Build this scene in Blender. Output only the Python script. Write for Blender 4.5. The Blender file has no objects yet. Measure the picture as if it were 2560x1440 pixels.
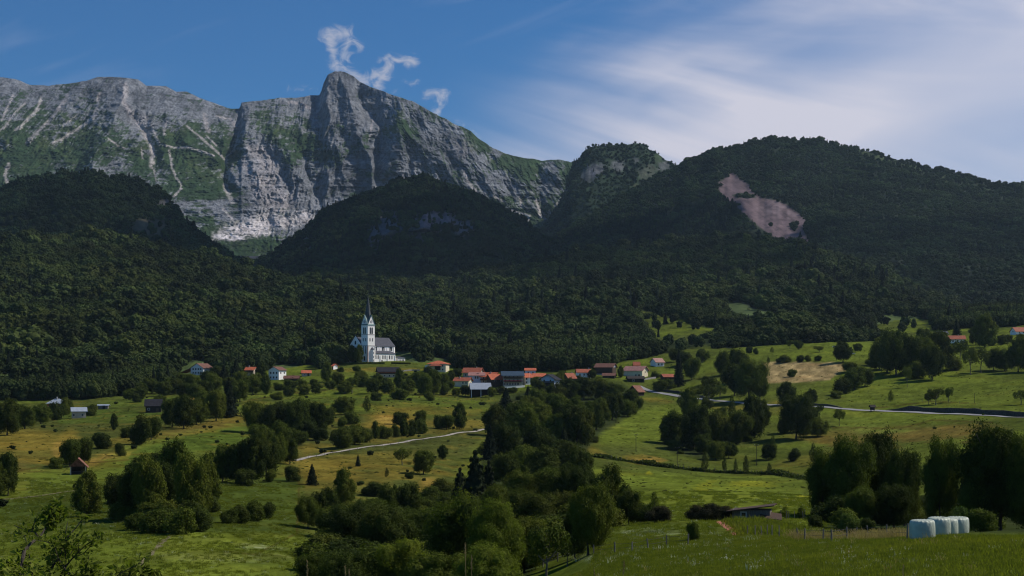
import bpy, math, random
import numpy as np
from mathutils import Vector, Matrix

# ------------------------------------------------------------------ camera, light, sky
scene = bpy.context.scene
COL = scene.collection
F = 3517.0            # focal length in photo pixels (2560 wide)
HV = 960.0            # eye-level row
cam_d = bpy.data.cameras.new('camera'); cam = bpy.data.objects.new('camera', cam_d); COL.objects.link(cam)
cam.location = (0, 0, 0); cam.rotation_euler = (math.radians(90), 0, 0)
cam_d.sensor_width = 36.0; cam_d.lens = F / 2560 * 36; cam_d.shift_y = (HV - 720) / 2560
cam_d.clip_start = 0.3; cam_d.clip_end = 40000
scene.camera = cam

SUN_AZ, SUN_EL = math.radians(76), math.radians(48)
sd = bpy.data.lights.new('sun', 'SUN'); sd.energy = 4.0; sd.angle = math.radians(0.5); sd.color = (1.0, 0.925, 0.81)
sun = bpy.data.objects.new('sun', sd); COL.objects.link(sun)
sdir = Vector((math.sin(SUN_AZ) * math.cos(SUN_EL), math.cos(SUN_AZ) * math.cos(SUN_EL), math.sin(SUN_EL)))
sun.rotation_euler = sdir.to_track_quat('Z', 'Y').to_euler()
sun.location = sdir * 3000

scene.view_settings.view_transform = 'Standard'; scene.view_settings.look = 'None'
scene.view_settings.exposure = 0.0; scene.view_settings.gamma = 1.0
scene.view_settings.use_curve_mapping = False

class NT:
    """tiny helper for writing node trees"""
    def __init__(s, tree): s.t = tree; s.L = tree.links
    def node(s, typ, **kw):
        n = s.t.nodes.new(typ)
        for k, v in kw.items(): setattr(n, k, v)
        return n
    def put(s, sock, v):
        if v is None: return
        if isinstance(v, bpy.types.NodeSocket): s.L.new(v, sock)
        else: sock.default_value = v
    def m(s, op, a, b=None, c=None, clamp=False):
        n = s.node('ShaderNodeMath', operation=op, use_clamp=clamp)
        s.put(n.inputs[0], a); s.put(n.inputs[1], b); s.put(n.inputs[2], c)
        return n.outputs[0]
    def mix(s, f, a, b, typ='MIX'):
        n = s.node('ShaderNodeMix', data_type='RGBA', blend_type=typ)
        s.put(n.inputs[0], f); s.put(n.inputs[6], c4(a)); s.put(n.inputs[7], c4(b))
        return n.outputs[2]
    def noise(s, vec, scale, detail=4, rough=.55, dist=0.0, out=0):
        n = s.node('ShaderNodeTexNoise')
        s.put(n.inputs['Vector'], vec); n.inputs['Scale'].default_value = scale
        n.inputs['Detail'].default_value = detail; n.inputs['Roughness'].default_value = rough
        n.inputs['Distortion'].default_value = dist
        return n.outputs[out]
    def ramp(s, v, lo, hi):
        n = s.node('ShaderNodeMapRange', interpolation_type='SMOOTHSTEP')
        s.put(n.inputs[0], v); n.inputs[1].default_value = lo; n.inputs[2].default_value = hi
        return n.outputs[0]
    def comb(s, x, y, z):
        n = s.node('ShaderNodeCombineXYZ')
        s.put(n.inputs[0], x); s.put(n.inputs[1], y); s.put(n.inputs[2], z)
        return n.outputs[0]
def c4(c):
    if isinstance(c, (tuple, list)) and len(c) == 3: return (*c, 1.0)
    return c

world = bpy.data.worlds.new('World'); scene.world = world; world.use_nodes = True
wt = world.node_tree; wt.nodes.clear(); w = NT(wt)
sky = w.node('ShaderNodeTexSky', sky_type='NISHITA'); sky.sun_disc = False
sky.sun_elevation = SUN_EL; sky.sun_rotation = SUN_AZ; sky.altitude = 600; sky.air_density = 1.0
sky.dust_density = 0.05; sky.ozone_density = 3.0
tc = w.node('ShaderNodeTexCoord'); sp = w.node('ShaderNodeSeparateXYZ'); w.L.new(tc.outputs['Generated'], sp.inputs[0])
yy = w.m('MAXIMUM', sp.outputs[1], 0.05)
U = w.m('MULTIPLY_ADD', w.m('DIVIDE', sp.outputs[0], yy), F, 1280.0)
V = w.m('MULTIPLY_ADD', w.m('DIVIDE', sp.outputs[2], yy), -F, HV)
# high cirrus fanning out of the south-east
ca, sa = math.cos(0.33), math.sin(0.33)
al = w.m('SUBTRACT', w.m('MULTIPLY', U, ca), w.m('MULTIPLY', V, sa))
ac = w.m('ADD', w.m('MULTIPLY', U, sa), w.m('MULTIPLY', V, ca))
fan = w.m('DIVIDE', ac, w.m('MAXIMUM', w.m('MULTIPLY_ADD', al, 0.0011, -0.25), 0.5))
streak = w.noise(w.comb(w.m('MULTIPLY', al, 0.0011), w.m('MULTIPLY', fan, 0.0085), 0.0), 1.0, 6, .5, .35)
broad = w.noise(w.comb(w.m('MULTIPLY', al, 0.0016), w.m('MULTIPLY', ac, 0.0040), 3.0), 1.0, 3, .5, .3)
q = w.m('MULTIPLY_ADD', w.m('SUBTRACT', U, 1280.0), 0.33, w.m('SUBTRACT', V, 380.0))
sn = w.m('MULTIPLY', w.m('SUBTRACT', streak, .5), 1.0); bn = w.m('SUBTRACT', broad, .5)
q2 = w.m('ADD', q, w.m('MULTIPLY_ADD', bn, 300.0, w.m('MULTIPLY', sn, 330.0)))
g = w.m('MULTIPLY', w.ramp(q2, -290.0, 120.0), w.m('SUBTRACT', 1.0, w.m('MULTIPLY', w.ramp(q2, 190.0, 430.0), .42)))
g = w.m('MULTIPLY', g, w.ramp(w.m('MULTIPLY_ADD', V, .35, U), 1130.0, 1760.0))
cir = w.m('MULTIPLY', g, w.m('MULTIPLY_ADD', w.ramp(streak, .33, .66), .45, .74), clamp=True)
faint = w.m('MULTIPLY', w.ramp(w.noise(w.comb(w.m('MULTIPLY', al, .002), w.m('MULTIPLY', ac, .009), 9.0), 1.0, 4, .5, .6), .56, .85), .10)
cir = w.m('ADD', cir, faint, clamp=True)
# wisps torn off the summit
def seg(ax, ay, bx, by, r, k=1.0):
    dx, dy = bx - ax, by - ay; L2 = dx * dx + dy * dy
    px = w.m('SUBTRACT', U, ax); py = w.m('SUBTRACT', V, ay)
    t = w.m('MULTIPLY', w.m('MULTIPLY_ADD', px, dx, w.m('MULTIPLY', py, dy)), 1.0 / L2, clamp=True)
    ex = w.m('SUBTRACT', px, w.m('MULTIPLY', t, dx)); ey = w.m('SUBTRACT', py, w.m('MULTIPLY', t, dy))
    dd = w.m('SQRT', w.m('MULTIPLY_ADD', ex, ex, w.m('MULTIPLY', ey, ey)))
    return w.m('MULTIPLY', w.m('SUBTRACT', 1.0, w.m('DIVIDE', dd, r)), k)
wis = None
for a in [(812, 88, 868, 84, 34, 1), (822, 96, 842, 168, 34, 1), (872, 100, 852, 160, 30, .9), (880, 100, 900, 118, 20, .7), (850, 165, 925, 208, 26, .9),
          (900, 205, 962, 176, 32, 1), (940, 215, 985, 150, 30, 1), (950, 150, 975, 140, 20, .8), (985, 150, 1032, 152, 26, 1), (1070, 235, 1105, 230, 24, .8), (1108, 232, 1094, 282, 26, .9),
          (725, 222, 800, 222, 18, .45), (1140, 305, 1160, 313, 14, .7), (1180, 322, 1200, 345, 12, .5), (1010, 205, 1040, 203, 16, .5), (985, 232, 998, 218, 14, .5)]:
    s_ = seg(*a); wis = s_ if wis is None else w.m('MAXIMUM', wis, s_)
wn = w.noise(w.comb(w.m('MULTIPLY', U, .02), w.m('MULTIPLY', V, .024), 0.0), 1.0, 9, .66, 1.2)
wd = w.ramp(w.m('ADD', wis, w.m('MULTIPLY_ADD', wn, 2.6, -1.45)), 0.10, 1.15)
wd = w.m('MULTIPLY', wd, w.ramp(wis, -.15, .35))
skyc = w.mix(1.0, sky.outputs[0], (0.37, 0.84, 1.26), 'MULTIPLY')
bgs = w.node('ShaderNodeBackground'); w.L.new(skyc, bgs.inputs[0]); bgs.inputs[1].default_value = 0.066
bgc = w.node('ShaderNodeBackground'); bgc.inputs[0].default_value = (0.56, 0.555, 0.64, 1); bgc.inputs[1].default_value = 1.2
bgw = w.node('ShaderNodeBackground'); bgw.inputs[0].default_value = (0.62, 0.62, 0.70, 1); bgw.inputs[1].default_value = 0.9
ms = w.node('ShaderNodeMixShader'); w.L.new(cir, ms.inputs[0]); w.L.new(bgs.outputs[0], ms.inputs[1]); w.L.new(bgc.outputs[0], ms.inputs[2])
ms2 = w.node('ShaderNodeMixShader'); w.L.new(w.m('MULTIPLY', wd, .68), ms2.inputs[0]); w.L.new(ms.outputs[0], ms2.inputs[1]); w.L.new(bgw.outputs[0], ms2.inputs[2])
wo = w.node('ShaderNodeOutputWorld'); w.L.new(ms2.outputs[0], wo.inputs[0])
world.cycles.sampling_method = 'MANUAL'; world.cycles.sample_map_resolution = 512

scene.render.engine = 'CYCLES'
cy = scene.cycles
cy.sample_clamp_indirect = 2.0; cy.max_bounces = 5; cy.diffuse_bounces = 2; cy.glossy_bounces = 1; cy.transmission_bounces = 2; cy.volume_bounces = 0; cy.transparent_max_bounces = 4
cy.use_adaptive_sampling = False; cy.caustics_reflective = False; cy.caustics_refractive = False
cy.use_denoising = True; cy.denoising_prefilter = 'ACCURATE'; cy.pixel_filter_type = 'BLACKMAN_HARRIS'; cy.filter_width = 1.15
try: cy.denoiser = 'OPENIMAGEDENOISE'
except Exception: pass

# ------------------------------------------------------------------ numeric helpers
def _hash(ix, iy, iz, seed):
    h = (ix.astype(np.int64) * 374761393 + iy.astype(np.int64) * 668265263 + iz.astype(np.int64) * 2147483647 + seed * 1274126177) & 0xffffffff
    h = ((h ^ (h >> 13)) * 1274126177) & 0xffffffff
    h = ((h ^ (h >> 16)) * 2246822519) & 0xffffffff
    return ((h ^ (h >> 15)) & 0xffffff) / float(0xffffff)
def vnoise(x, y, z=None, seed=0):
    x = np.asarray(x, float); y = np.asarray(y, float)
    z = np.zeros_like(x) if z is None else np.asarray(z, float)
    x, y, z = np.broadcast_arrays(x, y, z)
    ix, iy, iz = np.floor(x), np.floor(y), np.floor(z)
    fx, fy, fz = x - ix, y - iy, z - iz
    fx, fy, fz = [t * t * t * (t * (t * 6 - 15) + 10) for t in (fx, fy, fz)]
    r = 0
    for a in (0, 1):
        for b in (0, 1):
            for c in (0, 1):
                wgt = (fx if a else 1 - fx) * (fy if b else 1 - fy) * (fz if c else 1 - fz)
                r = r + wgt * _hash(ix + a, iy + b, iz + c, seed)
    return r * 2 - 1
def fbm(x, y, z=None, oct=5, gain=.5, lac=2.03, seed=0):
    s, a, n = 0, 1.0, 0
    for o in range(oct):
        k = lac ** o
        s = s + a * vnoise(np.asarray(x) * k + 17.3 * o, np.asarray(y) * k - 9.1 * o, None if z is None else np.asarray(z) * k + 5.7 * o, seed + o); n += a; a *= gain
    return s / n
def ridged(x, y, oct=5, gain=.55, seed=0):
    s, a, n = 0, 1.0, 0
    for o in range(oct):
        k = 2.05 ** o
        s = s + a * (1 - 2 * np.abs(vnoise(x * k + 3.1 * o, y * k + 7.7 * o, None, seed + o))); n += a; a *= gain
    return s / n
def sstep(a, b, x):
    t = np.clip((x - a) / (b - a), 0, 1); return t * t * (3 - 2 * t)
def segdist(u, v, pts):
    """distance to a polyline, and the fraction along it of the nearest point"""
    best = np.full(np.shape(u), 1e9); frac = np.zeros(np.shape(u)); n = len(pts) - 1
    for i in range(n):
        (ax, ay), (bx, by) = pts[i], pts[i + 1]
        dx, dy = bx - ax, by - ay; L = dx * dx + dy * dy + 1e-9
        t = np.clip(((u - ax) * dx + (v - ay) * dy) / L, 0, 1)
        d = np.hypot(u - ax - t * dx, v - ay - t * dy)
        k = d < best; best = np.where(k, d, best); frac = np.where(k, (i + t) / n, frac)
    return best, frac
def inpoly(u, v, P):
    u = np.asarray(u, float); v = np.asarray(v, float); c = np.zeros(np.shape(u), bool); n = len(P)
    for i in range(n):
        x1, y1 = P[i]; x2, y2 = P[(i + 1) % n]
        if y1 == y2: continue
        k = ((y1 > v) != (y2 > v)) & (u < (x2 - x1) * (v - y1) / (y2 - y1) + x1)
        c ^= k
    return c
def polymask(u, v, P, soft):
    d, _ = segdist(u, v, list(P) + [P[0]])
    ins = inpoly(u, v, P)
    return sstep(-soft, soft, np.where(ins, d, -d))

# ------------------------------------------------------------------ terrain heights (metres, eye at 0,0,0)
CP = [(-600,4,-1.9),(1280,4,-1.75),(3200,4,-1.7),(-600,12,-4.2),(1280,12,-3.2),(3200,12,-2.5),
 (-600,40,-11),(300,40,-10),(1280,45,-9),(1800,50,-7.6),(2300,45,-6.0),(2900,45,-6),
 (2300,74,-8.1),(2560,74,-7.8),(1900,75,-9.3),(1400,75,-11.5),(800,75,-15),(100,75,-16),(3000,75,-7.6)]
for u_, v_, d_ in [(1537,1378,110),(1700,1372,105),(1900,1342,115),(2270,1347,82),(2200,1345,98),(2050,1333,150),(1850,1332,135),(1880,1297,175),
 (2300,1328,150),(2550,1332,140),(1400,1440,110),(1470,1392,120),(1600,1312,170),(1750,1290,200),(1900,1268,220),(1850,1180,500),(2020,1192,460),
 (2300,1200,400),(2560,1200,380),(1500,1142,520),(1700,1228,330),(1600,1122,560),(1500,1090,600),(2100,1080,620),(2300,1090,550),(2560,1080,500),
 (1950,1100,600),(1620,975,950),(1700,989,900),(1760,999,860),(1900,1010,800),(2050,1017,740),(2150,1024,710),(2300,1031,670),(2560,1042,610),(2900,1050,560),
 (2400,950,850),(2560,960,800),(2100,960,880),(2000,915,980),(2120,910,960),(2000,880,1080),(1900,862,1200),(2300,880,1050),(2400,852,1150),(2560,838,1150),(2350,905,950),
 (1600,945,1000),(1450,940,1000),(1270,962,960),(1180,992,900),(1090,926,1050),(950,907,1108),(900,908,1102),(1010,908,1112),(950,935,1030),(870,912,1100),(1050,918,1090),
 (950,948,1000),(800,945,1000),(690,948,1000),(620,940,1030),(490,938,1050),(400,990,900),(250,1010,820),(140,1024,800),(0,1050,700),(0,965,1000),
 (-400,1000,900),(-400,1100,500),(-400,1250,270),(0,1090,500),(190,1186,350),(400,1100,480),(560,1050,620),(600,1010,750),(780,1000,800),(700,1200,350),(760,1147,450),(1000,1112,520),(1190,1079,600),
 (1000,1160,430),(1000,1220,350),(930,1040,650),(1100,1010,780),(1300,1055,700),(1400,1179,450),(1300,1300,250),(600,1300,220),(500,1400,160),(300,1400,160),
 (0,1250,270),(720,1395,170),(1000,1420,180),(700,1445,145),(1700,800,1500),(1600,842,1350),(1800,838,1320),(1900,850,1290),(2000,815,1520),(2240,800,1600),(2400,800,1500),(2560,790,1500),(3000,780,1500),
 (1250,900,1200),(1000,885,1300),(600,900,1250),(200,905,1250),(-400,900,1300),(3000,960,800),(3000,850,1150),(3000,1330,140),(3000,1200,380)]:
    CP.append((u_, d_, (HV - v_) / F * d_))
CP = np.array(CP, float)
def _ab(u, d): return np.asarray(u, float) / 2560 * 2.4, np.log(np.asarray(d, float))
_a, _b = _ab(CP[:, 0], CP[:, 1])
# heights are interpolated as slope of the sight line (z/d), which stays of one size over the whole range
_T = CP[:, 2] / CP[:, 1]
_r = np.hypot(_a[:, None] - _a, _b[:, None] - _b); _K = np.where(_r > 0, _r * _r * np.log(_r + 1e-12), 0) + np.eye(len(CP)) * 1e-4
_P = np.c_[np.ones(len(CP)), _a, _b]
_W = np.linalg.solve(np.block([[_K, _P], [_P.T, np.zeros((3, 3))]]), np.r_[_T, 0, 0, 0])
def gz(u, d):
    """ground height at image column u and forward distance d"""
    u, d = np.broadcast_arrays(np.asarray(u, float), np.asarray(d, float)); a, b = _ab(u, np.maximum(d, 1.2)); sh = a.shape; a = a.ravel(); b = b.ravel(); out = np.empty(a.size)
    for i in range(0, a.size, 20000):
        r2 = (a[i:i+20000, None] - _a) ** 2 + (b[i:i+20000, None] - _b) ** 2
        k = 0.5 * r2 * np.log(r2 + 1e-12)
        out[i:i+20000] = k @ _W[:len(_a)] + _W[-3] + _W[-2] * a[i:i+20000] + _W[-1] * b[i:i+20000]
    z = out.reshape(sh) * d
    x = (u - 1280) / F * d
    far = sstep(60, 350, d)
    z = z + far * (1.1 * fbm(x / 60, d / 60, oct=4, seed=5)) + sstep(8, 50, d) * .22 * fbm(x / 9, d / 9, oct=3, seed=8)
    # little terrace banks across the old fields
    z = z + far * 0.5 * np.abs(fbm(x / 140, d / 38, oct=3, seed=12))
    return z
def gxy(x, y): return gz(np.asarray(x) / np.maximum(y, 1.0) * F + 1280, y)
_DS = np.exp(np.linspace(math.log(3), math.log(1560), 1500))
def at(u, v):
    """where the sight line through pixel u,v meets the ground"""
    z = gz(np.full_like(_DS, u), _DS); ray = (HV - v) / F * _DS
    k = np.nonzero(z >= ray)[0]
    if len(k) == 0:
        tan = z / _DS; i = int(np.argmax(np.where(_DS < 1400, tan, -9))); d = _DS[i]
    else:
        i = k[0]
        if i > 0:
            a0, a1 = z[i-1] - ray[i-1], z[i] - ray[i]; t = a0 / (a0 - a1); d = _DS[i-1] + (_DS[i] - _DS[i-1]) * t
        else: d = _DS[0]
    return np.array([(u - 1280) / F * d, d, float(gz(u, d))])

# ------------------------------------------------------------------ mesh helpers
def make_mesh(name, verts, quads=None, tris=None, attrs=None, cols=None, smooth=False):
    me = bpy.data.meshes.new(name); verts = np.asarray(verts, np.float32)
    q = np.zeros((0, 4), np.int32) if quads is None else np.asarray(quads, np.int32).reshape(-1, 4)
    t = np.zeros((0, 3), np.int32) if tris is None else np.asarray(tris, np.int32).reshape(-1, 3)
    me.vertices.add(len(verts)); me.vertices.foreach_set('co', verts.ravel())
    me.loops.add(q.size + t.size); me.loops.foreach_set('vertex_index', np.r_[q.ravel(), t.ravel()])
    me.polygons.add(len(q) + len(t))
    me.polygons.foreach_set('loop_start', np.r_[np.arange(len(q)) * 4, q.size + np.arange(len(t)) * 3].astype(np.int32))
    me.update(calc_edges=True)
    for k, a in (attrs or {}).items():
        at_ = me.attributes.new(k, 'FLOAT', 'POINT'); at_.data.foreach_set('value', np.asarray(a, np.float32).ravel())
    for k, a in (cols or {}).items():
        at_ = me.attributes.new(k, 'FLOAT_COLOR', 'POINT'); a = np.asarray(a, np.float32).reshape(-1, 3)
        at_.data.foreach_set('color', np.c_[a, np.ones(len(a))].astype(np.float32).ravel())
    me.polygons.foreach_set('use_smooth', np.full(len(q) + len(t), smooth))
    me.update(); return me
def grid_quads(nu, nv):
    i = np.arange(nu - 1)[None, :] + np.arange(nv - 1)[:, None] * nu
    return np.stack([i, i + 1, i + nu + 1, i + nu], -1).reshape(-1, 4)
def tag(o, label=None, cat=None, group=None, kind=None):
    for k, x in (('label', label), ('category', cat), ('group', group), ('kind', kind)):
        if x: o[k] = x
    return o
def obj(name, me, mat=None, parent=None, loc=None, rz=None):
    o = bpy.data.objects.new(name, me); COL.objects.link(o)
    if mat is not None and len(me.materials) == 0: me.materials.append(mat)
    if parent is not None: o.parent = parent
    if loc is not None: o.location = loc
    if rz is not None: o.rotation_euler = (0, 0, rz)
    return o
def empty(name, loc, rz=0, label=None, cat=None, group=None):
    o = bpy.data.objects.new(name, None); COL.objects.link(o); o.location = [float(c) for c in loc]; o.rotation_euler = (0, 0, rz)
    o.empty_display_size = .5
    return tag(o, label, cat, group)
class MB:
    """collects simple solids into one mesh"""
    def __init__(s): s.v = []; s.q = []; s.t = []; s.n = 0
    def add(s, vs, qs=(), ts=()):
        s.v += [tuple(map(float, p)) for p in vs]; s.q += [tuple(i + s.n for i in f) for f in qs]; s.t += [tuple(i + s.n for i in f) for f in ts]; s.n += len(vs); return s
    def box(s, x0, x1, y0, y1, z0, z1):
        vs = [(x, y, z) for z in (z0, z1) for x, y in ((x0, y0), (x1, y0), (x1, y1), (x0, y1))]
        return s.add(vs, [(0, 3, 2, 1), (4, 5, 6, 7), (0, 1, 5, 4), (1, 2, 6, 5), (2, 3, 7, 6), (3, 0, 4, 7)])
    def prism(s, pts, f0, f1):
        """a polygon (list of 2d points) swept between f0(p) and f1(p)"""
        n = len(pts); s.add([f0(p) for p in pts] + [f1(p) for p in pts], [(i, (i + 1) % n, n + (i + 1) % n, n + i) for i in range(n)])
        b = s.n - 2 * n
        for i in range(1, n - 1):
            s.t.append((b, b + i + 1, b + i)); s.t.append((b + n, b + n + i, b + n + i + 1))
        return s
    def tube(s, pts, rad, k=6):
        pts = [Vector(p) for p in pts]; n = len(pts); rad = [rad] * n if isinstance(rad, (int, float)) else rad; rings = []
        for i, p in enumerate(pts):
            d = (pts[min(i + 1, n - 1)] - pts[max(i - 1, 0)]).normalized()
            a = d.orthogonal().normalized() if abs(d.z) < .99 else Vector((1, 0, 0)); a = (a - d * a.dot(d)).normalized(); b = d.cross(a)
            rings += [tuple(p + (a * math.cos(t) + b * math.sin(t)) * rad[i]) for t in [2 * math.pi * j / k for j in range(k)]]
        qs = [(i * k + j, i * k + (j + 1) % k, (i + 1) * k + (j + 1) % k, (i + 1) * k + j) for i in range(n - 1) for j in range(k)]
        ts = [(0, j + 1, j) for j in range(1, k - 1)] + [((n - 1) * k, (n - 1) * k + j, (n - 1) * k + j + 1) for j in range(1, k - 1)]
        return s.add(rings, qs, ts)
    def mesh(s, name, smooth=False): return make_mesh(name, s.v, s.q, s.t, smooth=smooth)
    def build(s, name, mat, parent=None, smooth=False, loc=None, rz=None): return obj(name, s.mesh(name, smooth), mat, parent, loc, rz)

# ------------------------------------------------------------------ materials
def new_mat(name):
    m = bpy.data.materials.new(name); m.use_nodes = True; t = m.node_tree; t.nodes.clear(); n = NT(t)
    b = n.node('ShaderNodeBsdfPrincipled'); o = n.node('ShaderNodeOutputMaterial'); t.links.new(b.outputs[0], o.inputs[0])
    b.inputs['Roughness'].default_value = .8; b.inputs['Specular IOR Level'].default_value = .25
    return m, n, b, o
def simple(name, col, rough=.8, var=.18, scale=1.5, spec=.25, bump=0.0, streak=(1, 1, 1), metal=0.0):
    m, n, b, o = new_mat(name); g = n.node('ShaderNodeTexCoord')
    mp = n.node('ShaderNodeMapping'); n.L.new(g.outputs['Object'], mp.inputs[0]); mp.inputs['Scale'].default_value = streak
    ns = n.noise(mp.outputs[0], scale, 6, .62)
    n.put(b.inputs['Base Color'], n.mix(n.ramp(ns, .3, .7), [c * (1 - var) for c in col], [min(1, c * (1 + var)) for c in col]))
    b.inputs['Roughness'].default_value = rough; b.inputs['Specular IOR Level'].default_value = spec; b.inputs['Metallic'].default_value = metal
    if bump:
        bp = n.node('ShaderNodeBump'); bp.inputs['Strength'].default_value = bump; bp.inputs['Distance'].default_value = .1
        n.L.new(ns, bp.inputs['Height']); n.L.new(bp.outputs[0], b.inputs['Normal'])
    return m
def tiles(name, col, rough=.75, per=.35, spec=.3, var=.25):
    m, n, b, o = new_mat(name); g = n.node('ShaderNodeTexCoord'); sp = n.node('ShaderNodeSeparateXYZ'); n.L.new(g.outputs['Object'], sp.inputs[0])
    wv = n.m('ABSOLUTE', n.m('SINE', n.m('MULTIPLY', sp.outputs[2], 3.14159 / per)))
    ns = n.noise(g.outputs['Object'], 0.9, 6, .65); n2 = n.noise(g.outputs['Object'], 6.0, 2, .5)
    c = n.mix(n.ramp(ns, .3, .7), [x * (1 - var) for x in col], [min(1, x * (1 + var)) for x in col])
    c = n.mix(n.m('MULTIPLY', n.ramp(n2, .45, .75), .35), c, [x * .6 for x in col])
    n.put(b.inputs['Base Color'], c); b.inputs['Roughness'].default_value = rough; b.inputs['Specular IOR Level'].default_value = spec
    bp = n.node('ShaderNodeBump'); bp.inputs['Strength'].default_value = .5; bp.inputs['Distance'].default_value = .05
    n.L.new(wv, bp.inputs['Height']); n.L.new(bp.outputs[0], b.inputs['Normal'])
    return m
def foliage(name, dark, light, warm, trans=.25, far=False):
    m, n, b, o = new_mat(name); g = n.node('ShaderNodeNewGeometry'); oi = n.node('ShaderNodeObjectInfo')
    big = n.noise(g.outputs['Position'], .010 if far else .05, 5, .65); small = n.noise(g.outputs['Position'], .5 if far else 1.1, 4, .65)
    c = n.mix(n.ramp(n.m('ADD', n.m('MULTIPLY', small, .7), n.m('MULTIPLY', oi.outputs['Random'], .22 if far else .45)), .30 if far else .35, .95 if far else .85), dark, light)
    c = n.mix(n.m('MULTIPLY', n.ramp(big, .45, .7), .5), c, warm)
    c = n.mix(n.m('MULTIPLY', n.ramp(oi.outputs['Random'], .78, 1.0), .35), c, warm)
    if far: c = n.mix(1.0, c, n.comb(*[n.m('MULTIPLY_ADD', n.ramp(n.noise(g.outputs['Position'], .022, 4, .6), .3, .7), 1.0, .45)] * 3, ), 'MULTIPLY')
    if far: c = n.mix(1.0, c, n.comb(*[n.m('MULTIPLY_ADD', n.ramp(n.noise(g.outputs['Position'], .0055, 5, .65, .8), .36, .64), .75, .62)] * 3), 'MULTIPLY')
    n.put(b.inputs['Base Color'], c); b.inputs['Roughness'].default_value = .75; b.inputs['Specular IOR Level'].default_value = .06
    tr = n.node('ShaderNodeBsdfTranslucent'); n.put(tr.inputs[0], n.mix(1.0, c, (1.3, 1.5, .6), 'MULTIPLY'))
    mx = n.node('ShaderNodeMixShader'); mx.inputs[0].default_value = trans; n.L.new(b.outputs[0], mx.inputs[1]); n.L.new(tr.outputs[0], mx.inputs[2]); n.L.new(mx.outputs[0], o.inputs[0])
    return m
M = {}
M['leaf'] = foliage('leaf', (.032, .047, .009), (.092, .120, .016), (.108, .108, .016))
M['leaf_light'] = foliage('leaf_light', (.045, .078, .016), (.085, .125, .026), (.10, .12, .022))
M['needle'] = foliage('needle', (.010, .018, .008), (.026, .037, .013), (.030, .036, .012), .08)
M['leaf_far'] = foliage('leaf_far', (.029, .044, .012), (.056, .080, .016), (.076, .084, .016), .15, True)
M['needle_far'] = foliage('needle_far', (.013, .022, .011), (.030, .042, .016), (.034, .042, .016), .05, True)
M['leaf_hill'] = foliage('leaf_hill', (.027, .045, .016), (.044, .068, .021), (.054, .067, .018), .1, True)
M['leaf_red'] = foliage('leaf_red', (.024, .026, .014), (.050, .046, .022), (.052, .042, .018))
M['leaf_apple'] = foliage('leaf_apple', (.09, .115, .018), (.20, .23, .04), (.26, .20, .035), .4)
M['bark'] = simple('bark', (.060, .050, .040), .9, .35, 6, bump=.6, streak=(1, 1, .25))
M['bark_pale'] = simple('bark_pale', (.13, .115, .09), .9, .4, 6, bump=.6, streak=(1, 1, .25))
M['white'] = simple('white_render', (.90, .88, .84), .85, .05, .4)
M['cream'] = simple('cream_render', (.72, .64, .46), .85, .08, .5)
M['paleblue'] = simple('pale_blue_render', (.55, .62, .72), .85, .06, .5)
M['beige'] = simple('beige_render', (.50, .42, .32), .85, .1, .5)
M['stone'] = simple('stone', (.36, .34, .32), .9, .3, 2.0, bump=.5)
M['darkstone'] = simple('dark_stone', (.055, .052, .045), .9, .4, 1.2, bump=.5)
M['timber'] = simple('timber', (.075, .048, .034), .85, .35, 3, streak=(3, 3, .4), bump=.3)
M['darktimber'] = simple('dark_timber', (.032, .026, .022), .85, .35, 3, streak=(3, 3, .4), bump=.3)
M['greywood'] = simple('grey_wood', (.16, .145, .125), .9, .35, 5, streak=(2, 2, .3), bump=.4)
M['pane'] = simple('window_pane', (.020, .026, .034), .12, .2, 1, spec=.5)
M['frame'] = simple('window_frame', (.55, .53, .50), .7, .05)
M['slate'] = tiles('slate', (.085, .088, .105), .8, .3, .12)
M['tile_red'] = tiles('red_tile', (.32, .088, .045))
M['tile_orange'] = tiles('orange_tile', (.46, .115, .05))
M['tile_brown'] = tiles('brown_tile', (.16, .072, .050))
M['tile_pink'] = tiles('pink_metal_roof', (.36, .18, .15), .6, .5, .3)
M['tile_blue'] = tiles('blue_metal_roof', (.035, .065, .10), .7, .5, .2)
M['metal_roof'] = simple('grey_metal_roof', (.32, .36, .41), .4, .12, .8, spec=.5)
M['dark_roof'] = tiles('dark_roof', (.028, .028, .034), .85, .5, .08)
M['rust'] = simple('rusty_roof', (.20, .085, .055), .8, .45, 1.2, bump=.2)
M['copper'] = simple('copper_green', (.085, .175, .175), .5, .25, .8)
M['spire'] = simple('spire_metal', (.040, .048, .050), .6, .35, .6, spec=.5)
M['clock'] = simple('clock_face', (.40, .42, .44), .6, .05)
M['iron'] = simple('iron', (.05, .05, .05), .5, .1)
M['terracotta'] = simple('pink_stone', (.48, .36, .32), .85, .12, 1.0)
M['car_white'] = simple('white_car_paint', (.72, .73, .75), .3, .03, spec=.5)
M['rubber'] = simple('rubber', (.02, .02, .02), .8)
M['asphalt'] = simple('road_surface', (.27, .265, .26), .9, .14, .15)
M['gravel'] = simple('pale_gravel', (.34, .31, .26), .95, .3, .35)
M['gravel_dull'] = simple('worn_earth', (.15, .13, .06), .95, .4, 1.5)
M['soil'] = simple('red_soil', (.30, .115, .065), .95, .3, 1.2, bump=.4)
M['flower_red'] = simple('red_flowers', (.45, .03, .03), .8, .3, 4)
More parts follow.
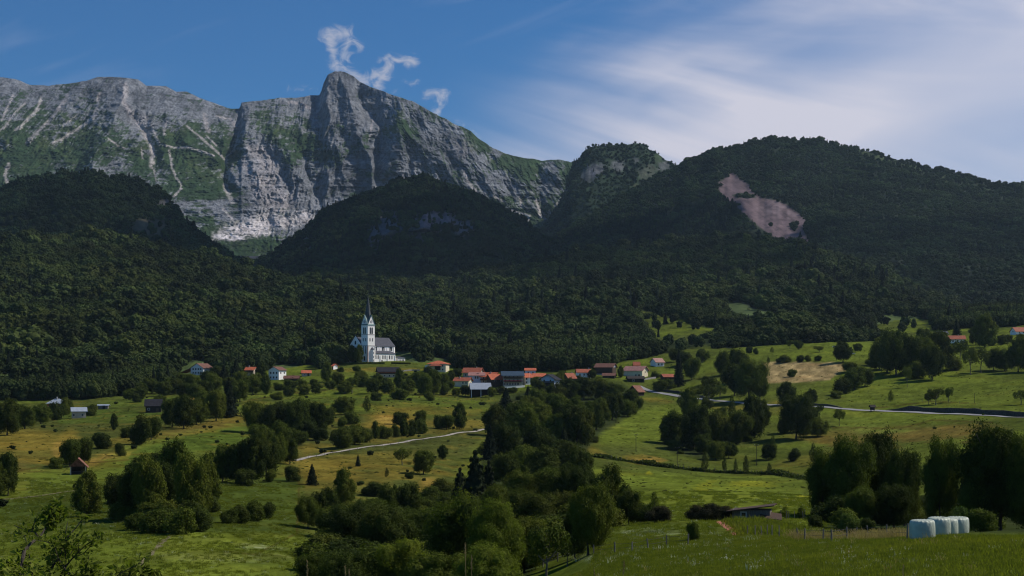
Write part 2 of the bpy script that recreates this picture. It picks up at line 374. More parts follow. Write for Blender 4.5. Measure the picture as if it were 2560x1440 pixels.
# ------------------------------------------------------------------ ground sheet
def ground_colour(u, v, x, y):
    """field by field: what grows there (albedo)"""
    n1 = fbm(x / 45, y / 45, oct=5, seed=21); n2 = fbm(x / 7, y / 7, oct=4, seed=31); n3 = fbm(x / 160, y / 90, oct=3, seed=41)
    uw = u + 14 * n2 + 10 * n1; vw = v + (6 * n2 + 5 * n1) * sstep(900, 1150, v) + 3 * n2
    green = np.array([.056, .072, .013]); lush = np.array([.090, .117, .015]); dull = np.array([.050, .057, .015]); dry = np.array([.150, .115, .020]); gold = np.array([.25, .165, .038])
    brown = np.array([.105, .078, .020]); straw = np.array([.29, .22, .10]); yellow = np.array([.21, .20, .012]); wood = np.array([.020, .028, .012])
    c = green + (lush - green) * sstep(-.3, .4, n1 + .5 * n3)[..., None]
    c = c + (dull - c) * (sstep(.0, .5, n2 * .6 + n3) * .55)[..., None]
    def lay(col, mask): nonlocal c; c = c + (col - c) * np.clip(mask, 0, 1)[..., None]
    def blob(cu, cv, ru, rv, k=1.0, ang=0.0):
        du, dv = uw - cu, vw - cv; a = math.radians(ang); p = du * math.cos(a) + dv * math.sin(a); q_ = -du * math.sin(a) + dv * math.cos(a)
        return k * sstep(1.25, .55, np.hypot(p / ru, q_ / rv) + .25 * n2)
    # duller, less mown land on the left slope
    lay(dull, polymask(uw, vw, [(-300, 1000), (300, 1030), (640, 1030), (1200, 1040), (1230, 1080), (1100, 1250), (745, 1330), (745, 1180), (600, 1130), (300, 1180), (-300, 1180)], 22) * .75)
    for a in [(985, 1040, 75, 22, .75, -6), (960, 1062, 60, 10, .8, 0), (1000, 1015, 90, 12, .4, 0), (1130, 1030, 80, 8, .4, 0), (60, 1120, 120, 40, .5, 0), (170, 1110, 28, 42, .85, 25),
              (130, 1155, 60, 10, .8, 0), (270, 1150, 95, 20, .75, -12), (430, 1085, 110, 16, .35, -10), (560, 1055, 60, 18, .6, -10), (820, 1170, 80, 30, .55, 0), (790, 1120, 60, 14, .55, 0),
              (1000, 1190, 70, 14, .5, 8), (880, 1205, 120, 26, .4, 0), (1060, 1215, 50, 16, .7, -25), (1600, 1147, 55, 11, .75, 4), (1490, 1130, 40, 10, .5, 25), (20, 1210, 70, 22, .5, 0),
              (1640, 1000, 45, 6, .5, 6), (1830, 1020, 60, 8, .4, 0), (770, 1170, 20, 60, .4, 0), (640, 1010, 40, 10, .3, 0), (1150, 985, 60, 6, .35, 0), (930, 925, 110, 6, .55, 0), (1030, 925, 30, 5, .5, 0),
              (2030, 1150, 120, 20, .3, -10), (1960, 1010, 40, 10, .5, 0), (880, 1160, 190, 26, .5, -6), (1130, 1060, 100, 14, .55, 0), (560, 1075, 70, 14, .5, -8), (330, 1100, 90, 14, .5, -10), (60, 1100, 110, 30, .7, 0), (1000, 1090, 160, 8, .4, -8), (700, 1140, 60, 20, .4, 0)]:
        lay(dry, blob(*a))
    for a in [(975, 1050, 45, 14, .7, 8), (280, 1143, 80, 9, .6, -12), (465, 996, 26, 3.5, 1.0, 0), (150, 1125, 18, 26, .5, 25), (1620, 1147, 40, 6, .7, 2), (2210, 1350, 70, 7, .0, 0), (740, 1152, 26, 7, .8, -10), (1070, 1205, 22, 10, .5, 0)]:
        lay(gold, blob(*a))
    for a in [(2290, 1085, 210, 22, .75, 0), (2130, 1110, 140, 14, .8, 6), (2420, 1070, 100, 14, .6, 0), (1950, 1030, 60, 14, .3, 0), (2050, 1090, 90, 16, .4, 0), (500, 1070, 90, 14, .5, -8), (2350, 1010, 90, 5, .4, 0), (30, 1180, 60, 40, .5, 0)]:
        lay(brown, blob(*a))
    hay = polymask(u + 4 * n2, v + 1.5 * n2, [(1906, 908), (1990, 904), (2105, 908), (2126, 920), (2085, 940), (2076, 950), (1990, 956), (1912, 957)], 2.5)
    rows = .5 + .5 * np.sin((v + .03 * (u - 1900) + 2.2 * n2) * 2 * math.pi / 4.2)
    lay(straw * .62, hay * .95); lay(straw * 1.15, hay * rows * (.45 + .4 * sstep(-.4, .4, n2)))
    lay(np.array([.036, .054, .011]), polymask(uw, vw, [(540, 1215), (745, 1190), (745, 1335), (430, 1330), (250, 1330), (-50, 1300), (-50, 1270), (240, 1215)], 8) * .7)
    # bright mown meadows
    for P, k in [([(1490, 1090), (1600, 1030), (1680, 1015), (1690, 1060), (1650, 1100), (1600, 1110), (1500, 1108)], .8), ([(1540, 1180), (2010, 1195), (2010, 1300), (1600, 1300), (1560, 1230)], .55),
                 ([(2080, 985), (2200, 950), (2600, 950), (2600, 1045), (2200, 1022)], .55), ([(2080, 1025), (2400, 1040), (2330, 1060), (2100, 1070)], .6), ([(1860, 860), (2560, 835), (2560, 900), (1900, 900), (1700, 930)], .45),
                 ([(-50, 1185), (240, 1165), (330, 1110), (612, 1060), (612, 1110), (300, 1190), (0, 1250)], .6)]:
        lay(lush * 1.08, polymask(uw, vw, P, 10) * k)
    mow = .5 + .5 * np.sin((y * .9 + x * .42 + 5 * n1) * 2 * math.pi / 7.5); mfield = polymask(u, v, [(1500, 1090), (1690, 1010), (1700, 1060), (1600, 1112)], 3) + polymask(u, v, [(2130, 985), (2300, 948), (2600, 948), (2600, 1040), (2200, 1020)], 4) + polymask(u, v, [(640, 1062), (618, 1120), (420, 1140), (330, 1170), (480, 1085)], 3) + .6 * polymask(u, v, [(1560, 1190), (2020, 1200), (2020, 1300), (1640, 1300)], 6)
    lay(c * .72, mow * np.clip(mfield, 0, 1) * .55)
    lay(np.array([.14, .19, .030]), blob(2210, 1077, 80, 8, .55, -2) + blob(2150, 1065, 60, 6, .3, 0))
    lay(np.array([.115, .140, .016]), blob(1800, 1245, 190, 34, .45, 0))
    fl = sstep(.05, .5, n2 + .4 * n1)
    lay(yellow, blob(1985, 1252, 50, 9, .9, -10) * (.4 + .6 * fl) + blob(1875, 1210, 60, 10, .35, 0) + blob(1622, 1183, 10, 3, .6, 0) + blob(1770, 1215, 40, 8, .3, -20))
    for P, k in [([(640, 1062), (618, 1120), (540, 1122), (420, 1140), (330, 1160), (300, 1180), (330, 1130), (480, 1085)], .85), ([(120, 1030), (230, 1022), (420, 1030), (560, 1030), (420, 1055), (150, 1060)], .7), ([(240, 1008), (430, 985), (460, 1000), (360, 1015), (250, 1022)], .5), ([(700, 1000), (900, 985), (1150, 1000), (1000, 1020), (760, 1015)], .4)]:
        lay(np.array([.056, .084, .013]), polymask(u + 3 * n2, v + 2 * n2, P, 3) * k)
    # tall uncut meadow near the camera
    near = sstep(1325, 1350, v) * sstep(1300, 1500, u + (v - 1330) * 1.0); lay(np.array([.070, .092, .011]), near * .75)
    wht = np.array([.30, .33, .22]); sp_ = sstep(.18, .42, fbm(x / 1.4, y / 2.2, oct=3, seed=77))
    for a in [(1700, 1372, 130, 7, .85, -7), (1560, 1395, 130, 18, .35, 0), (1850, 1352, 60, 5, .8, -8), (1500, 1400, 40, 12, .4, 0), (1650, 1330, 120, 12, .22, 0), (1750, 1350, 80, 14, .45, 0), (560, 1395, 200, 16, .14, 0), (650, 1370, 60, 6, .4, 0), (1800, 1400, 200, 20, .2, 0)]:
        lay(wht, blob(*a) * (.25 + .75 * sp_))
    lay(np.array([.115, .120, .020]), (blob(1950, 1415, 280, 14, .6, -8) + blob(2150, 1385, 200, 9, .5, -9)))
    # veg patch
    lay(np.array([.040, .060, .020]), polymask(u, v, [(1815, 1302), (1900, 1302), (2040, 1325), (1960, 1338), (1870, 1341)], 4) * .8)
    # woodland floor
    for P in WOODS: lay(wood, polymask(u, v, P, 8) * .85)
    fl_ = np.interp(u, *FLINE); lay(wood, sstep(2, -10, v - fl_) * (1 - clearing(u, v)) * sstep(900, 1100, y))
    # field edges, furrows
    for P, wd_ in [([(748, 1170), (747, 1250), (742, 1330)], 2.2), ([(745, 1332), (640, 1386), (560, 1378)], 2), ([(0, 1187), (110, 1165), (320, 1150)], 1.5), ([(2080, 1068), (2250, 1072), (2330, 1050), (2480, 1056)], 1.8), ([(900, 1075), (1000, 1080)], 1.2),
                   ([(590, 985), (700, 965), (820, 960)], 1.3), ([(620, 1000), (800, 975), (900, 970)], 1.2), ([(2190, 1020), (2330, 1003), (2440, 1010)], 1.3), ([(1240, 1010), (1330, 1004)], 1)]:
        dd, _ = segdist(u + 2 * n2, v + n2, P); lay(brown * .45, sstep(wd_ * 1.8, wd_ * .4, dd) * .7)
    tuft = sstep(.12, .45, fbm(x / 3.6, y / 6.0, oct=4, gain=.6, seed=88)) * sstep(60, 200, y)
    rough = polymask(uw, vw, [(-300, 990), (640, 990), (900, 950), (1230, 1000), (1220, 1090), (1100, 1250), (745, 1330), (745, 1160), (300, 1180), (-300, 1180)], 25)
    lay(c * .6, tuft * (.14 + .45 * rough)); lay(dry * .9, sstep(.15, .5, fbm(x / 11, y / 17, oct=4, gain=.6, seed=89)) * rough * .5)
    terr = np.abs(((v + 10 * n1 + .04 * u) % 17) - 8.5) * 2; lay(c * .5, sstep(2.2, .3, terr) * sstep(-.1, .35, fbm(x / 70, y / 30, oct=2, seed=93)) * sstep(350, 450, y) * (.35 + .4 * rough))
    c = c * (1 + .45 * n2 + .25 * fbm(x / 2.2, y / 2.2, oct=3, seed=61))[..., None]
    return np.clip(c, .005, .9)

# lower edge of the big forest (photo pixels)
FLINE = (np.array([-900, 0, 60, 112, 150, 180, 230, 300, 400, 440, 500, 560, 640, 720, 800, 860, 1020, 1100, 1200, 1300, 1400, 1500, 1600, 1660, 1720, 1800, 1850, 1990, 2100, 2200, 2330, 2430, 2520, 2560, 3300.]),
         np.array([1085, 1082, 1078, 1058, 1044, 1014, 1002, 990, 976, 962, 946, 944, 930, 928, 922, 908, 906, 914, 931, 932, 928, 918, 900, 888, 876, 862, 852, 838, 842, 848, 828, 822, 818, 812, 805.]))
CLEAR = [[(112, 1004), (166, 1004), (172, 1040), (112, 1030)], [(1590, 770), (1625, 782), (1700, 795), (1750, 812), (1790, 822), (1840, 818), (1850, 830), (1800, 842), (1740, 850), (1640, 856), (1622, 836), (1600, 800)],
         [(1800, 768), (1840, 752), (1880, 770), (1960, 790), (1930, 796), (1860, 788)],
         [(2172, 792), (2230, 786), (2290, 792), (2330, 800), (2345, 812), (2310, 830), (2240, 832), (2190, 822)],
         [(1905, 822), (1950, 820), (1960, 834), (1920, 836)], [(2110, 826), (2160, 822), (2200, 840), (2130, 850)],
         [(-20, 938), (30, 928), (90, 945), (60, 958), (-20, 960)], [(1185, 905), (1215, 900), (1205, 918), (1185, 920)], [(1590, 905), (1640, 888), (1690, 880), (1700, 905), (1620, 925)],
         [(880, 735), (935, 734), (930, 745), (885, 748)], [(1160, 845), (1180, 841), (1175, 848)],
         [(430, 905), (530, 905), (545, 945), (430, 945)], [(600, 905), (650, 905), (650, 940), (600, 940)], [(662, 910), (800, 912), (800, 948), (662, 948)], [(860, 880), (1040, 880), (1060, 930), (860, 930)], [(1060, 895), (1135, 895), (1135, 930), (1060, 930)]]
def clearing(u, v):
    m = 0; n_ = fbm(np.asarray(u) / 16, np.asarray(v) / 8, oct=3, seed=43); u = u + 9 * n_; v = v + 5 * n_
    for P in CLEAR: m = np.maximum(m, polymask(u, v, P, 2.5))
    return m
WOODS = [[(1225, 1010), (1290, 985), (1380, 960), (1480, 945), (1560, 962), (1596, 990), (1605, 1020), (1560, 1045), (1500, 1085), (1475, 1115), (1455, 1165), (1470, 1230), (1540, 1290), (1500, 1330),
          (1400, 1380), (1340, 1420), (1250, 1500), (780, 1500), (800, 1340), (880, 1275), (1000, 1290), (1090, 1240), (1150, 1220), (1200, 1150), (1230, 1090)],
         [(290, 1280), (350, 1180), (440, 1160), (510, 1180), (535, 1300), (420, 1330), (320, 1310)], [(2040, 1325), (2040, 1260), (2600, 1240), (2600, 1335), (2300, 1330), (2150, 1335)],
         [(1650, 1110), (1740, 1060), (1890, 1050), (1880, 1100), (1800, 1120), (1760, 1150), (1680, 1130)]]

GU = np.r_[np.linspace(-1500, -100, 60, endpoint=False), np.linspace(-100, 2660, 1150), np.linspace(2690, 4300, 60)]
GD = np.exp(np.linspace(math.log(.9), math.log(1750), 780))
uu, dd = np.meshgrid(GU, GD); zz = gz(uu, dd); xx = (uu - 1280) / F * dd; vv = HV - zz / dd * F
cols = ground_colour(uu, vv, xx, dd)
m, n, b, o = new_mat('meadow'); at_ = n.node('ShaderNodeAttribute', attribute_name='tint'); g = n.node('ShaderNodeNewGeometry')
mp = n.node('ShaderNodeMapping'); n.L.new(g.outputs['Position'], mp.inputs[0]); mp.inputs['Scale'].default_value = (1, .45, 1)
s1 = n.noise(mp.outputs[0], .55, 8, .7); s2 = n.noise(mp.outputs[0], 3.5, 5, .7); s3 = n.noise(g.outputs['Position'], .04, 6, .6)
f1 = n.m('MULTIPLY_ADD', s1, 1.6, .20); f2 = n.m('MULTIPLY_ADD', s2, 1.3, .35); f3 = n.m('MULTIPLY_ADD', s3, 1.1, .70)
ff = n.m('MULTIPLY', n.m('MULTIPLY', f1, f2), f3)
c = n.mix(1.0, at_.outputs['Color'], n.comb(ff, ff, ff), 'MULTIPLY')
c = n.mix(n.m('MULTIPLY', n.ramp(s3, .5, .7), .30), c, n.mix(1.0, at_.outputs['Color'], (1.5, 1.0, .8), 'MULTIPLY'))
n.put(b.inputs['Base Color'], c); b.inputs['Roughness'].default_value = 1.0; b.inputs['Specular IOR Level'].default_value = .0
bp = n.node('ShaderNodeBump'); bp.inputs['Strength'].default_value = .6; bp.inputs['Distance'].default_value = .35; n.L.new(s1, bp.inputs['Height']); n.L.new(bp.outputs[0], b.inputs['Normal'])
M['meadow'] = m
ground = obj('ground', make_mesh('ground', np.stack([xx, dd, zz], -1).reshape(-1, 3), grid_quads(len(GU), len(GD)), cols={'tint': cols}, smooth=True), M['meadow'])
tag(ground, 'rolling green meadows with dry and mown patches below the village', 'ground', kind='structure')

# ------------------------------------------------------------------ hills and mountains
def pix(u, v, d): return np.stack([(u - 1280) / F * d, d, (HV - v) / F * d], -1)
class Hill:
    """a slope standing at its true distance: foot line -> ridge line -> back side"""
    def __init__(s, name, ridge, dr, foot, df, nu, nt, relief, amp, prof=1.0, back=900, seed=0, relief_fn=None):
        s.ru, s.rv = np.array(ridge, float).T; s.fu, s.fv = np.array(foot, float).T
        s.u0, s.u1 = s.ru[0], s.ru[-1]; s.dr, s.df = dr, df; s.prof = prof; s.seed = seed; s.amp = amp; s.relief = relief; s.fn = relief_fn; s.name = name
        s.nu, s.nt, s.back = nu, nt, back; s.jit = 3.0 if nu > 1000 else 9.0; s.skew = .5 if seed % 2 else -.5
    def dist(s, spec, u): return np.interp(u, *np.array(spec, float).T) if isinstance(spec, list) else np.full(np.shape(u), float(spec))
    def point(s, u, t):
        v0 = np.interp(u, s.fu, s.fv); v1 = np.interp(u, s.ru, s.rv) + s.jit * (fbm(u / 38, u * 0 + s.seed, oct=4, gain=.55, seed=s.seed + 200) + .6 * np.abs(fbm(u / 90, u * 0 + 3.3, oct=2, seed=s.seed))); v = v0 + (v1 - v0) * t ** s.prof
        d0, d1 = s.dist(s.df, u), s.dist(s.dr, u); d = d0 + (d1 - d0) * t
        x = (u - 1280) / F * d1; h = (HV - v) / F * d
        r = s.amp * (ridged((x + s.skew * h) / s.relief, h / s.relief * .35 + t * .9, 5, .45, s.seed) + .25)
        if s.fn is not None: r = r + s.fn(u, v)
        d = d - r * (0.25 + .75 * np.sin(np.clip(t, 0, 1) * math.pi) ** .5)
        return u, v, d
    def mesh(s, colour, mat):
        U_ = np.linspace(s.u0, s.u1, s.nu); T_ = np.linspace(0, 1, s.nt); u, t = np.meshgrid(U_, T_)
        u, v, d = s.point(u, t); P = pix(u, v, d)
        nb = 8; last = P[-1]; B = []
        for k in range(1, nb + 1):
            f = k / nb; q_ = last.copy(); q_[:, 1] += s.back * f; q_[:, 2] -= s.back * .55 * f ** 1.2 ; q_[:, 0] *= (q_[:, 1] / last[:, 1]); B.append(q_)
        P = np.concatenate([P, np.array(B)], 0); cu, cv = colour(u, v, P[:s.nt])
        extra = {k: np.concatenate([a, np.repeat(a[-1:], nb, 0)], 0) for k, a in cu.items()}
        colr = np.concatenate([cv, np.repeat(cv[-1:], nb, 0)], 0)
        return obj(s.name, make_mesh(s.name, P.reshape(-1, 3), grid_quads(s.nu, s.nt + nb), attrs=extra, cols={'tint': colr}, smooth=True), mat)

m, n, b, o = new_mat('hillside'); at_ = n.node('ShaderNodeAttribute', attribute_name='tint'); g = n.node('ShaderNodeNewGeometry')
s1 = n.noise(g.outputs['Position'], .03, 8, .7); ff = n.m('MULTIPLY_ADD', s1, 1.2, .4)
n.put(b.inputs['Base Color'], n.mix(1.0, at_.outputs['Color'], n.comb(ff, ff, ff), 'MULTIPLY')); b.inputs['Roughness'].default_value = .95; b.inputs['Specular IOR Level'].default_value = .1
bp = n.node('ShaderNodeBump'); bp.inputs['Strength'].default_value = .6; bp.inputs['Distance'].default_value = 4; n.L.new(s1, bp.inputs['Height']); n.L.new(bp.outputs[0], b.inputs['Normal'])
M['hillside'] = m
# limestone with ledges
m, n, b, o = new_mat('limestone'); at_ = n.node('ShaderNodeAttribute', attribute_name='tint'); rk = n.node('ShaderNodeAttribute', attribute_name='rock'); g = n.node('ShaderNodeNewGeometry')
mp = n.node('ShaderNodeMapping'); n.L.new(g.outputs['Position'], mp.inputs[0]); mp.inputs['Rotation'].default_value = (0, math.radians(9), 0); mp.inputs['Scale'].default_value = (.25, .25, 1.6)
strata = n.noise(mp.outputs[0], .022, 7, .7, .6)
mp2 = n.node('ShaderNodeMapping'); n.L.new(g.outputs['Position'], mp2.inputs[0]); mp2.inputs['Scale'].default_value = (1.4, 1.4, .28)
flute = n.noise(mp2.outputs[0], .02, 7, .7, .4); fine = n.noise(g.outputs['Position'], .05, 8, .75)
hh = n.m('ADD', n.m('MULTIPLY', strata, .3), n.m('ADD', n.m('MULTIPLY', flute, .65), n.m('MULTIPLY', fine, .5)))
ff = n.m('MULTIPLY_ADD', n.ramp(hh, .52, 1.0), 1.15, .42)
n.put(b.inputs['Base Color'], n.mix(1.0, at_.outputs['Color'], n.comb(ff, ff, ff), 'MULTIPLY')); b.inputs['Roughness'].default_value = .95; b.inputs['Specular IOR Level'].default_value = .1
bp = n.node('ShaderNodeBump'); n.put(bp.inputs['Strength'], n.m('MULTIPLY_ADD', rk.outputs['Fac'], .75, .25)); bp.inputs['Distance'].default_value = 30; n.L.new(hh, bp.inputs['Height']); n.L.new(bp.outputs[0], b.inputs['Normal'])
M['limestone'] = m

Z1 = lambda L: [(x * .35156, 150 + y * .35156) for x, y in L]
Z2 = lambda L: [(700 + x * .4515, 50 + y * .4515) for x, y in L]
Z3 = lambda L: [(1300 + x * .4922, 300 + y * .4922) for x, y in L]
RIDGE7 = [(-900, 300), (-500, 230), (-200, 190), (0, 193), (35, 197), (74, 211), (116, 214), (155, 210), (197, 206), (225, 199), (243, 193), (309, 194), (345, 199), (366, 213), (415, 214), (440, 229), (468, 230), (499, 243), (541, 259), (577, 270), (598, 271),
          (604, 255.5), (650, 252), (703, 242), (749, 244), (773, 240), (798, 238), (804, 226), (809, 208), (819, 187), (837, 177), (861, 180), (886, 192), (899, 203), (926, 217), (953, 228), (980, 237), (1034, 253), (1061, 269), (1106, 294), (1151, 314),
          (1179, 330), (1201, 350), (1233, 370), (1260, 383), (1310, 395), (1355, 401), (1373, 398), (1400, 397), (1431, 405), (1500, 430), (1600, 450), (1800, 500)]
SCREE = [(Z1([(700, 240), (690, 330), (660, 400)]), 5), (Z1([(690, 380), (640, 430), (540, 500), (430, 570), (380, 590)]), 5), (Z1([(490, 240), (430, 330), (380, 400), (340, 440), (280, 500), (230, 550), (190, 590)]), 6),
         (Z1([(290, 270), (270, 340), (220, 400), (170, 450), (110, 500)]), 5), (Z1([(180, 300), (100, 380), (40, 470), (0, 500)]), 3.5), (Z1([(90, 250), (50, 340), (10, 430)]), 3.5), (Z1([(560, 380), (500, 430), (450, 470)]), 2.5),
         (Z1([(895, 180), (885, 300), (930, 380), (1000, 450), (1040, 540), (1080, 600), (1085, 680), (1075, 750)]), 9), (Z1([(1040, 400), (1100, 520), (1130, 600)]), 5), (Z1([(930, 380), (980, 430), (1060, 540)]), 11), (Z1([(1190, 440), (1170, 480), (1165, 530)]), 4),
         (Z1([(1330, 470), (1400, 530), (1460, 580), (1540, 650), (1600, 710), (1620, 770), (1640, 800), (1630, 860)]), 3.5), (Z1([(1470, 540), (1540, 610)]), 2.5), (Z1([(1700, 520), (1660, 640), (1610, 690), (1615, 740)]), 3.2), (Z1([(1655, 740), (1650, 790), (1620, 800)]), 3.5),
         (Z1([(1200, 640), (1220, 760), (1250, 840), (1290, 880), (1280, 920), (1230, 970)]), 3.5), (Z1([(1600, 890), (1620, 950), (1650, 1010)]), 8), (Z1([(1770, 620), (1900, 650)]), 14), (Z1([(1740, 740), (1800, 800), (1880, 860), (1960, 930), (2000, 1000), (2030, 1040)]), 13),
         (Z1([(2030, 1040), (1900, 1100), (1800, 1150)]), 6), (Z1([(2030, 1040), (1920, 1090), (1800, 1145), (1700, 1190), (1600, 1230), (1530, 1258)]), 15), (Z1([(1590, 1060), (1640, 1120), (1690, 1180)]), 4), (Z1([(1800, 900), (1850, 980), (1950, 1000)]), 4),
         (Z1([(1150, 600), (1240, 625), (1330, 620), (1440, 650), (1520, 680)]), 3.5), (Z1([(770, 560), (840, 610), (890, 630)]), 3), (Z1([(60, 740), (35, 820), (50, 880)]), 6), (Z1([(1010, 620), (1010, 700)]), 2.5), (Z1([(1090, 780), (1110, 860)]), 2.5),
         (Z1([(2060, 300), (2150, 310), (2220, 350)]), 5), (Z1([(2250, 420), (2290, 480)]), 3), (Z1([(2300, 250), (2260, 370)]), 6), (Z2([(1020, 850), (1060, 920), (1120, 985)]), 5), (Z2([(1170, 965), (1240, 1005)]), 4), (Z2([(1330, 980), (1340, 1030)]), 4), (Z2([(1240, 1045), (1380, 1085), (1370, 1110)]), 4),
         (Z2([(1580, 960), (1520, 1030)]), 3.5), (Z2([(675, 820), (690, 890)]), 2.5), (Z2([(500, 500), (515, 560), (495, 660)]), 3.5), (Z2([(1420, 1000), (1440, 1090)]), 5), (Z1([(1455, 390), (1470, 480), (1480, 500)]), 7), (Z1([(1540, 400), (1640, 420), (1690, 490)]), 4)]
ROCKB = [(-300, 230, .6), (0, 210, .9), (0, 260, .3), (0, 340, -.35), (100, 240, .6), (100, 300, -.2), (100, 380, -.7), (250, 215, .95), (250, 270, .35), (200, 330, -.5), (200, 400, -.9), (330, 230, 1), (330, 280, .75), (300, 330, .0), (400, 260, .8), (400, 300, .3), (420, 350, -.75),
         (350, 400, -.5), (300, 420, .25), (240, 400, .1), (260, 430, .5), (80, 430, -.5), (150, 420, .05), (470, 270, .7), (480, 330, -.3), (550, 290, .6), (550, 340, -.2), (560, 400, -.7), (480, 400, -.8), (450, 450, -.6), (400, 440, .1), (350, 440, .3), (460, 520, .3), (520, 470, -.55), (560, 540, .55), (500, 555, .1),
         (600, 300, .8), (600, 340, .3), (620, 260, .8), (650, 290, -.25), (700, 270, .35), (690, 330, -.35), (640, 370, .6), (640, 420, .8), (700, 400, .4), (740, 300, -.1), (760, 360, -.55), (760, 260, .6), (730, 420, .5), (770, 460, .75), (780, 420, .5), (810, 390, -.25),
         (700, 480, 1), (640, 480, .75), (620, 530, .8), (660, 560, .3), (740, 500, .8), (700, 560, .1), (760, 570, .2), (560, 590, -.8), (520, 570, -.6), (640, 620, -.6), (840, 220, 1), (820, 280, .8), (880, 260, .9), (860, 330, .5), (830, 340, .75), (900, 400, .9), (860, 440, .8), (920, 300, .85), (960, 300, .5), (1000, 260, .4),
         (1010, 290, -.6), (980, 320, -.3), (960, 380, .8), (1040, 300, .65), (1100, 330, .9), (1150, 370, .9), (1080, 350, .85), (1060, 420, .35), (1110, 420, .55), (1180, 430, .3), (1000, 430, .6), (1200, 400, .2), (1120, 300, -.3), (1190, 345, -.5), (1230, 400, -.1), (1230, 450, .5), (1290, 470, .4), (1270, 400, -.7), (1330, 420, -.7), (1380, 420, .25),
         (1380, 440, .2), (1330, 480, .0), (1330, 530, -.1), (1250, 500, -.2), (1420, 430, -.3), (1450, 480, -.5), (1100, 470, .2), (1600, 500, -.5), (-300, 400, -.5), (0, 470, -.3), (200, 600, -.7), (1000, 600, -.3), (1300, 600, -.7)]
RB = np.array(ROCKB, float)
def rockbias(u, v):
    num = den = 0
    for cu, cv, b_ in RB:
        w_ = 1 / ((u - cu) ** 2 * .8 + (v - cv) ** 2 * 1.6 + 120) ** 1.6; num = num + w_ * b_; den = den + w_
    return num / den
RIBS = [([(309, 196), (300, 270), (262, 350), (235, 420)], 26, 110), ([(597, 275), (592, 340), (575, 400), (565, 470)], 13, -130), ([(604, 258), (612, 330), (640, 400), (650, 470)], 16, 60), ([(850, 182), (868, 240), (900, 330), (925, 420), (930, 480)], 20, 110),
        ([(820, 190), (800, 240), (795, 300)], 12, -60), ([(815, 230), (825, 300), (850, 370), (870, 450)], 15, 60), ([(905, 230), (950, 320), (945, 430)], 18, -110), ([(1010, 270), (1000, 330), (985, 420)], 20, 80), ([(940, 240), (930, 290), (960, 330)], 12, -50),
        ([(1090, 300), (1100, 380), (1120, 450)], 18, -40), ([(1180, 345), (1200, 420), (1235, 480)], 16, 60), ([(1010, 330), (1060, 370), (1120, 430), (1180, 480)], 14, 55), ([(700, 260), (690, 330), (720, 400), (760, 470)], 20, 60), ([(780, 320), (770, 400), (780, 480)], 14, -70),
        ([(740, 400), (735, 470), (745, 520)], 12, 50), ([(330, 240), (345, 310), (385, 370), (385, 420)], 14, -45), ([(190, 225), (150, 290), (80, 350)], 14, 40), ([(120, 225), (70, 290), (20, 350)], 12, 40), ([(430, 290), (470, 350), (540, 400)], 16, 40), ([(245, 240), (215, 300), (150, 350)], 10, -35), ([(1290, 420), (1300, 480)], 12, 50),
        ([(1350, 410), (1340, 470), (1360, 540)], 16, -80), ([(1385, 405), (1390, 450)], 12, 60), ([(540, 290), (555, 340), (560, 380)], 10, 40)]
def ribs7(u, v):
    wu = u + 20 * fbm(u / 48, v / 60, oct=4, seed=90); r = 0
    for P, wd_, a in RIBS:
        d_, f_ = segdist(wu, v, P); r = r + .72 * a * np.maximum(0, 1 - d_ / (wd_ * 1.8)) ** 1.3
    cl = sstep(560, 640, u)
    k_ = np.interp(u, [-200, 450, 640, 860, 1000, 1400], [.95, .75, .15, .1, -.35, -.55]); pu = wu + k_ * (v - 200)
    r = r + (26 + 22 * cl) * ridged(pu / 36, v / 78, 6, .62, 55) + (9 + 11 * cl) * ridged(pu / 11, v / 30, 4, .62, 57) + 8 * fbm(u / 8, v / 7, oct=3, seed=56)
    return r
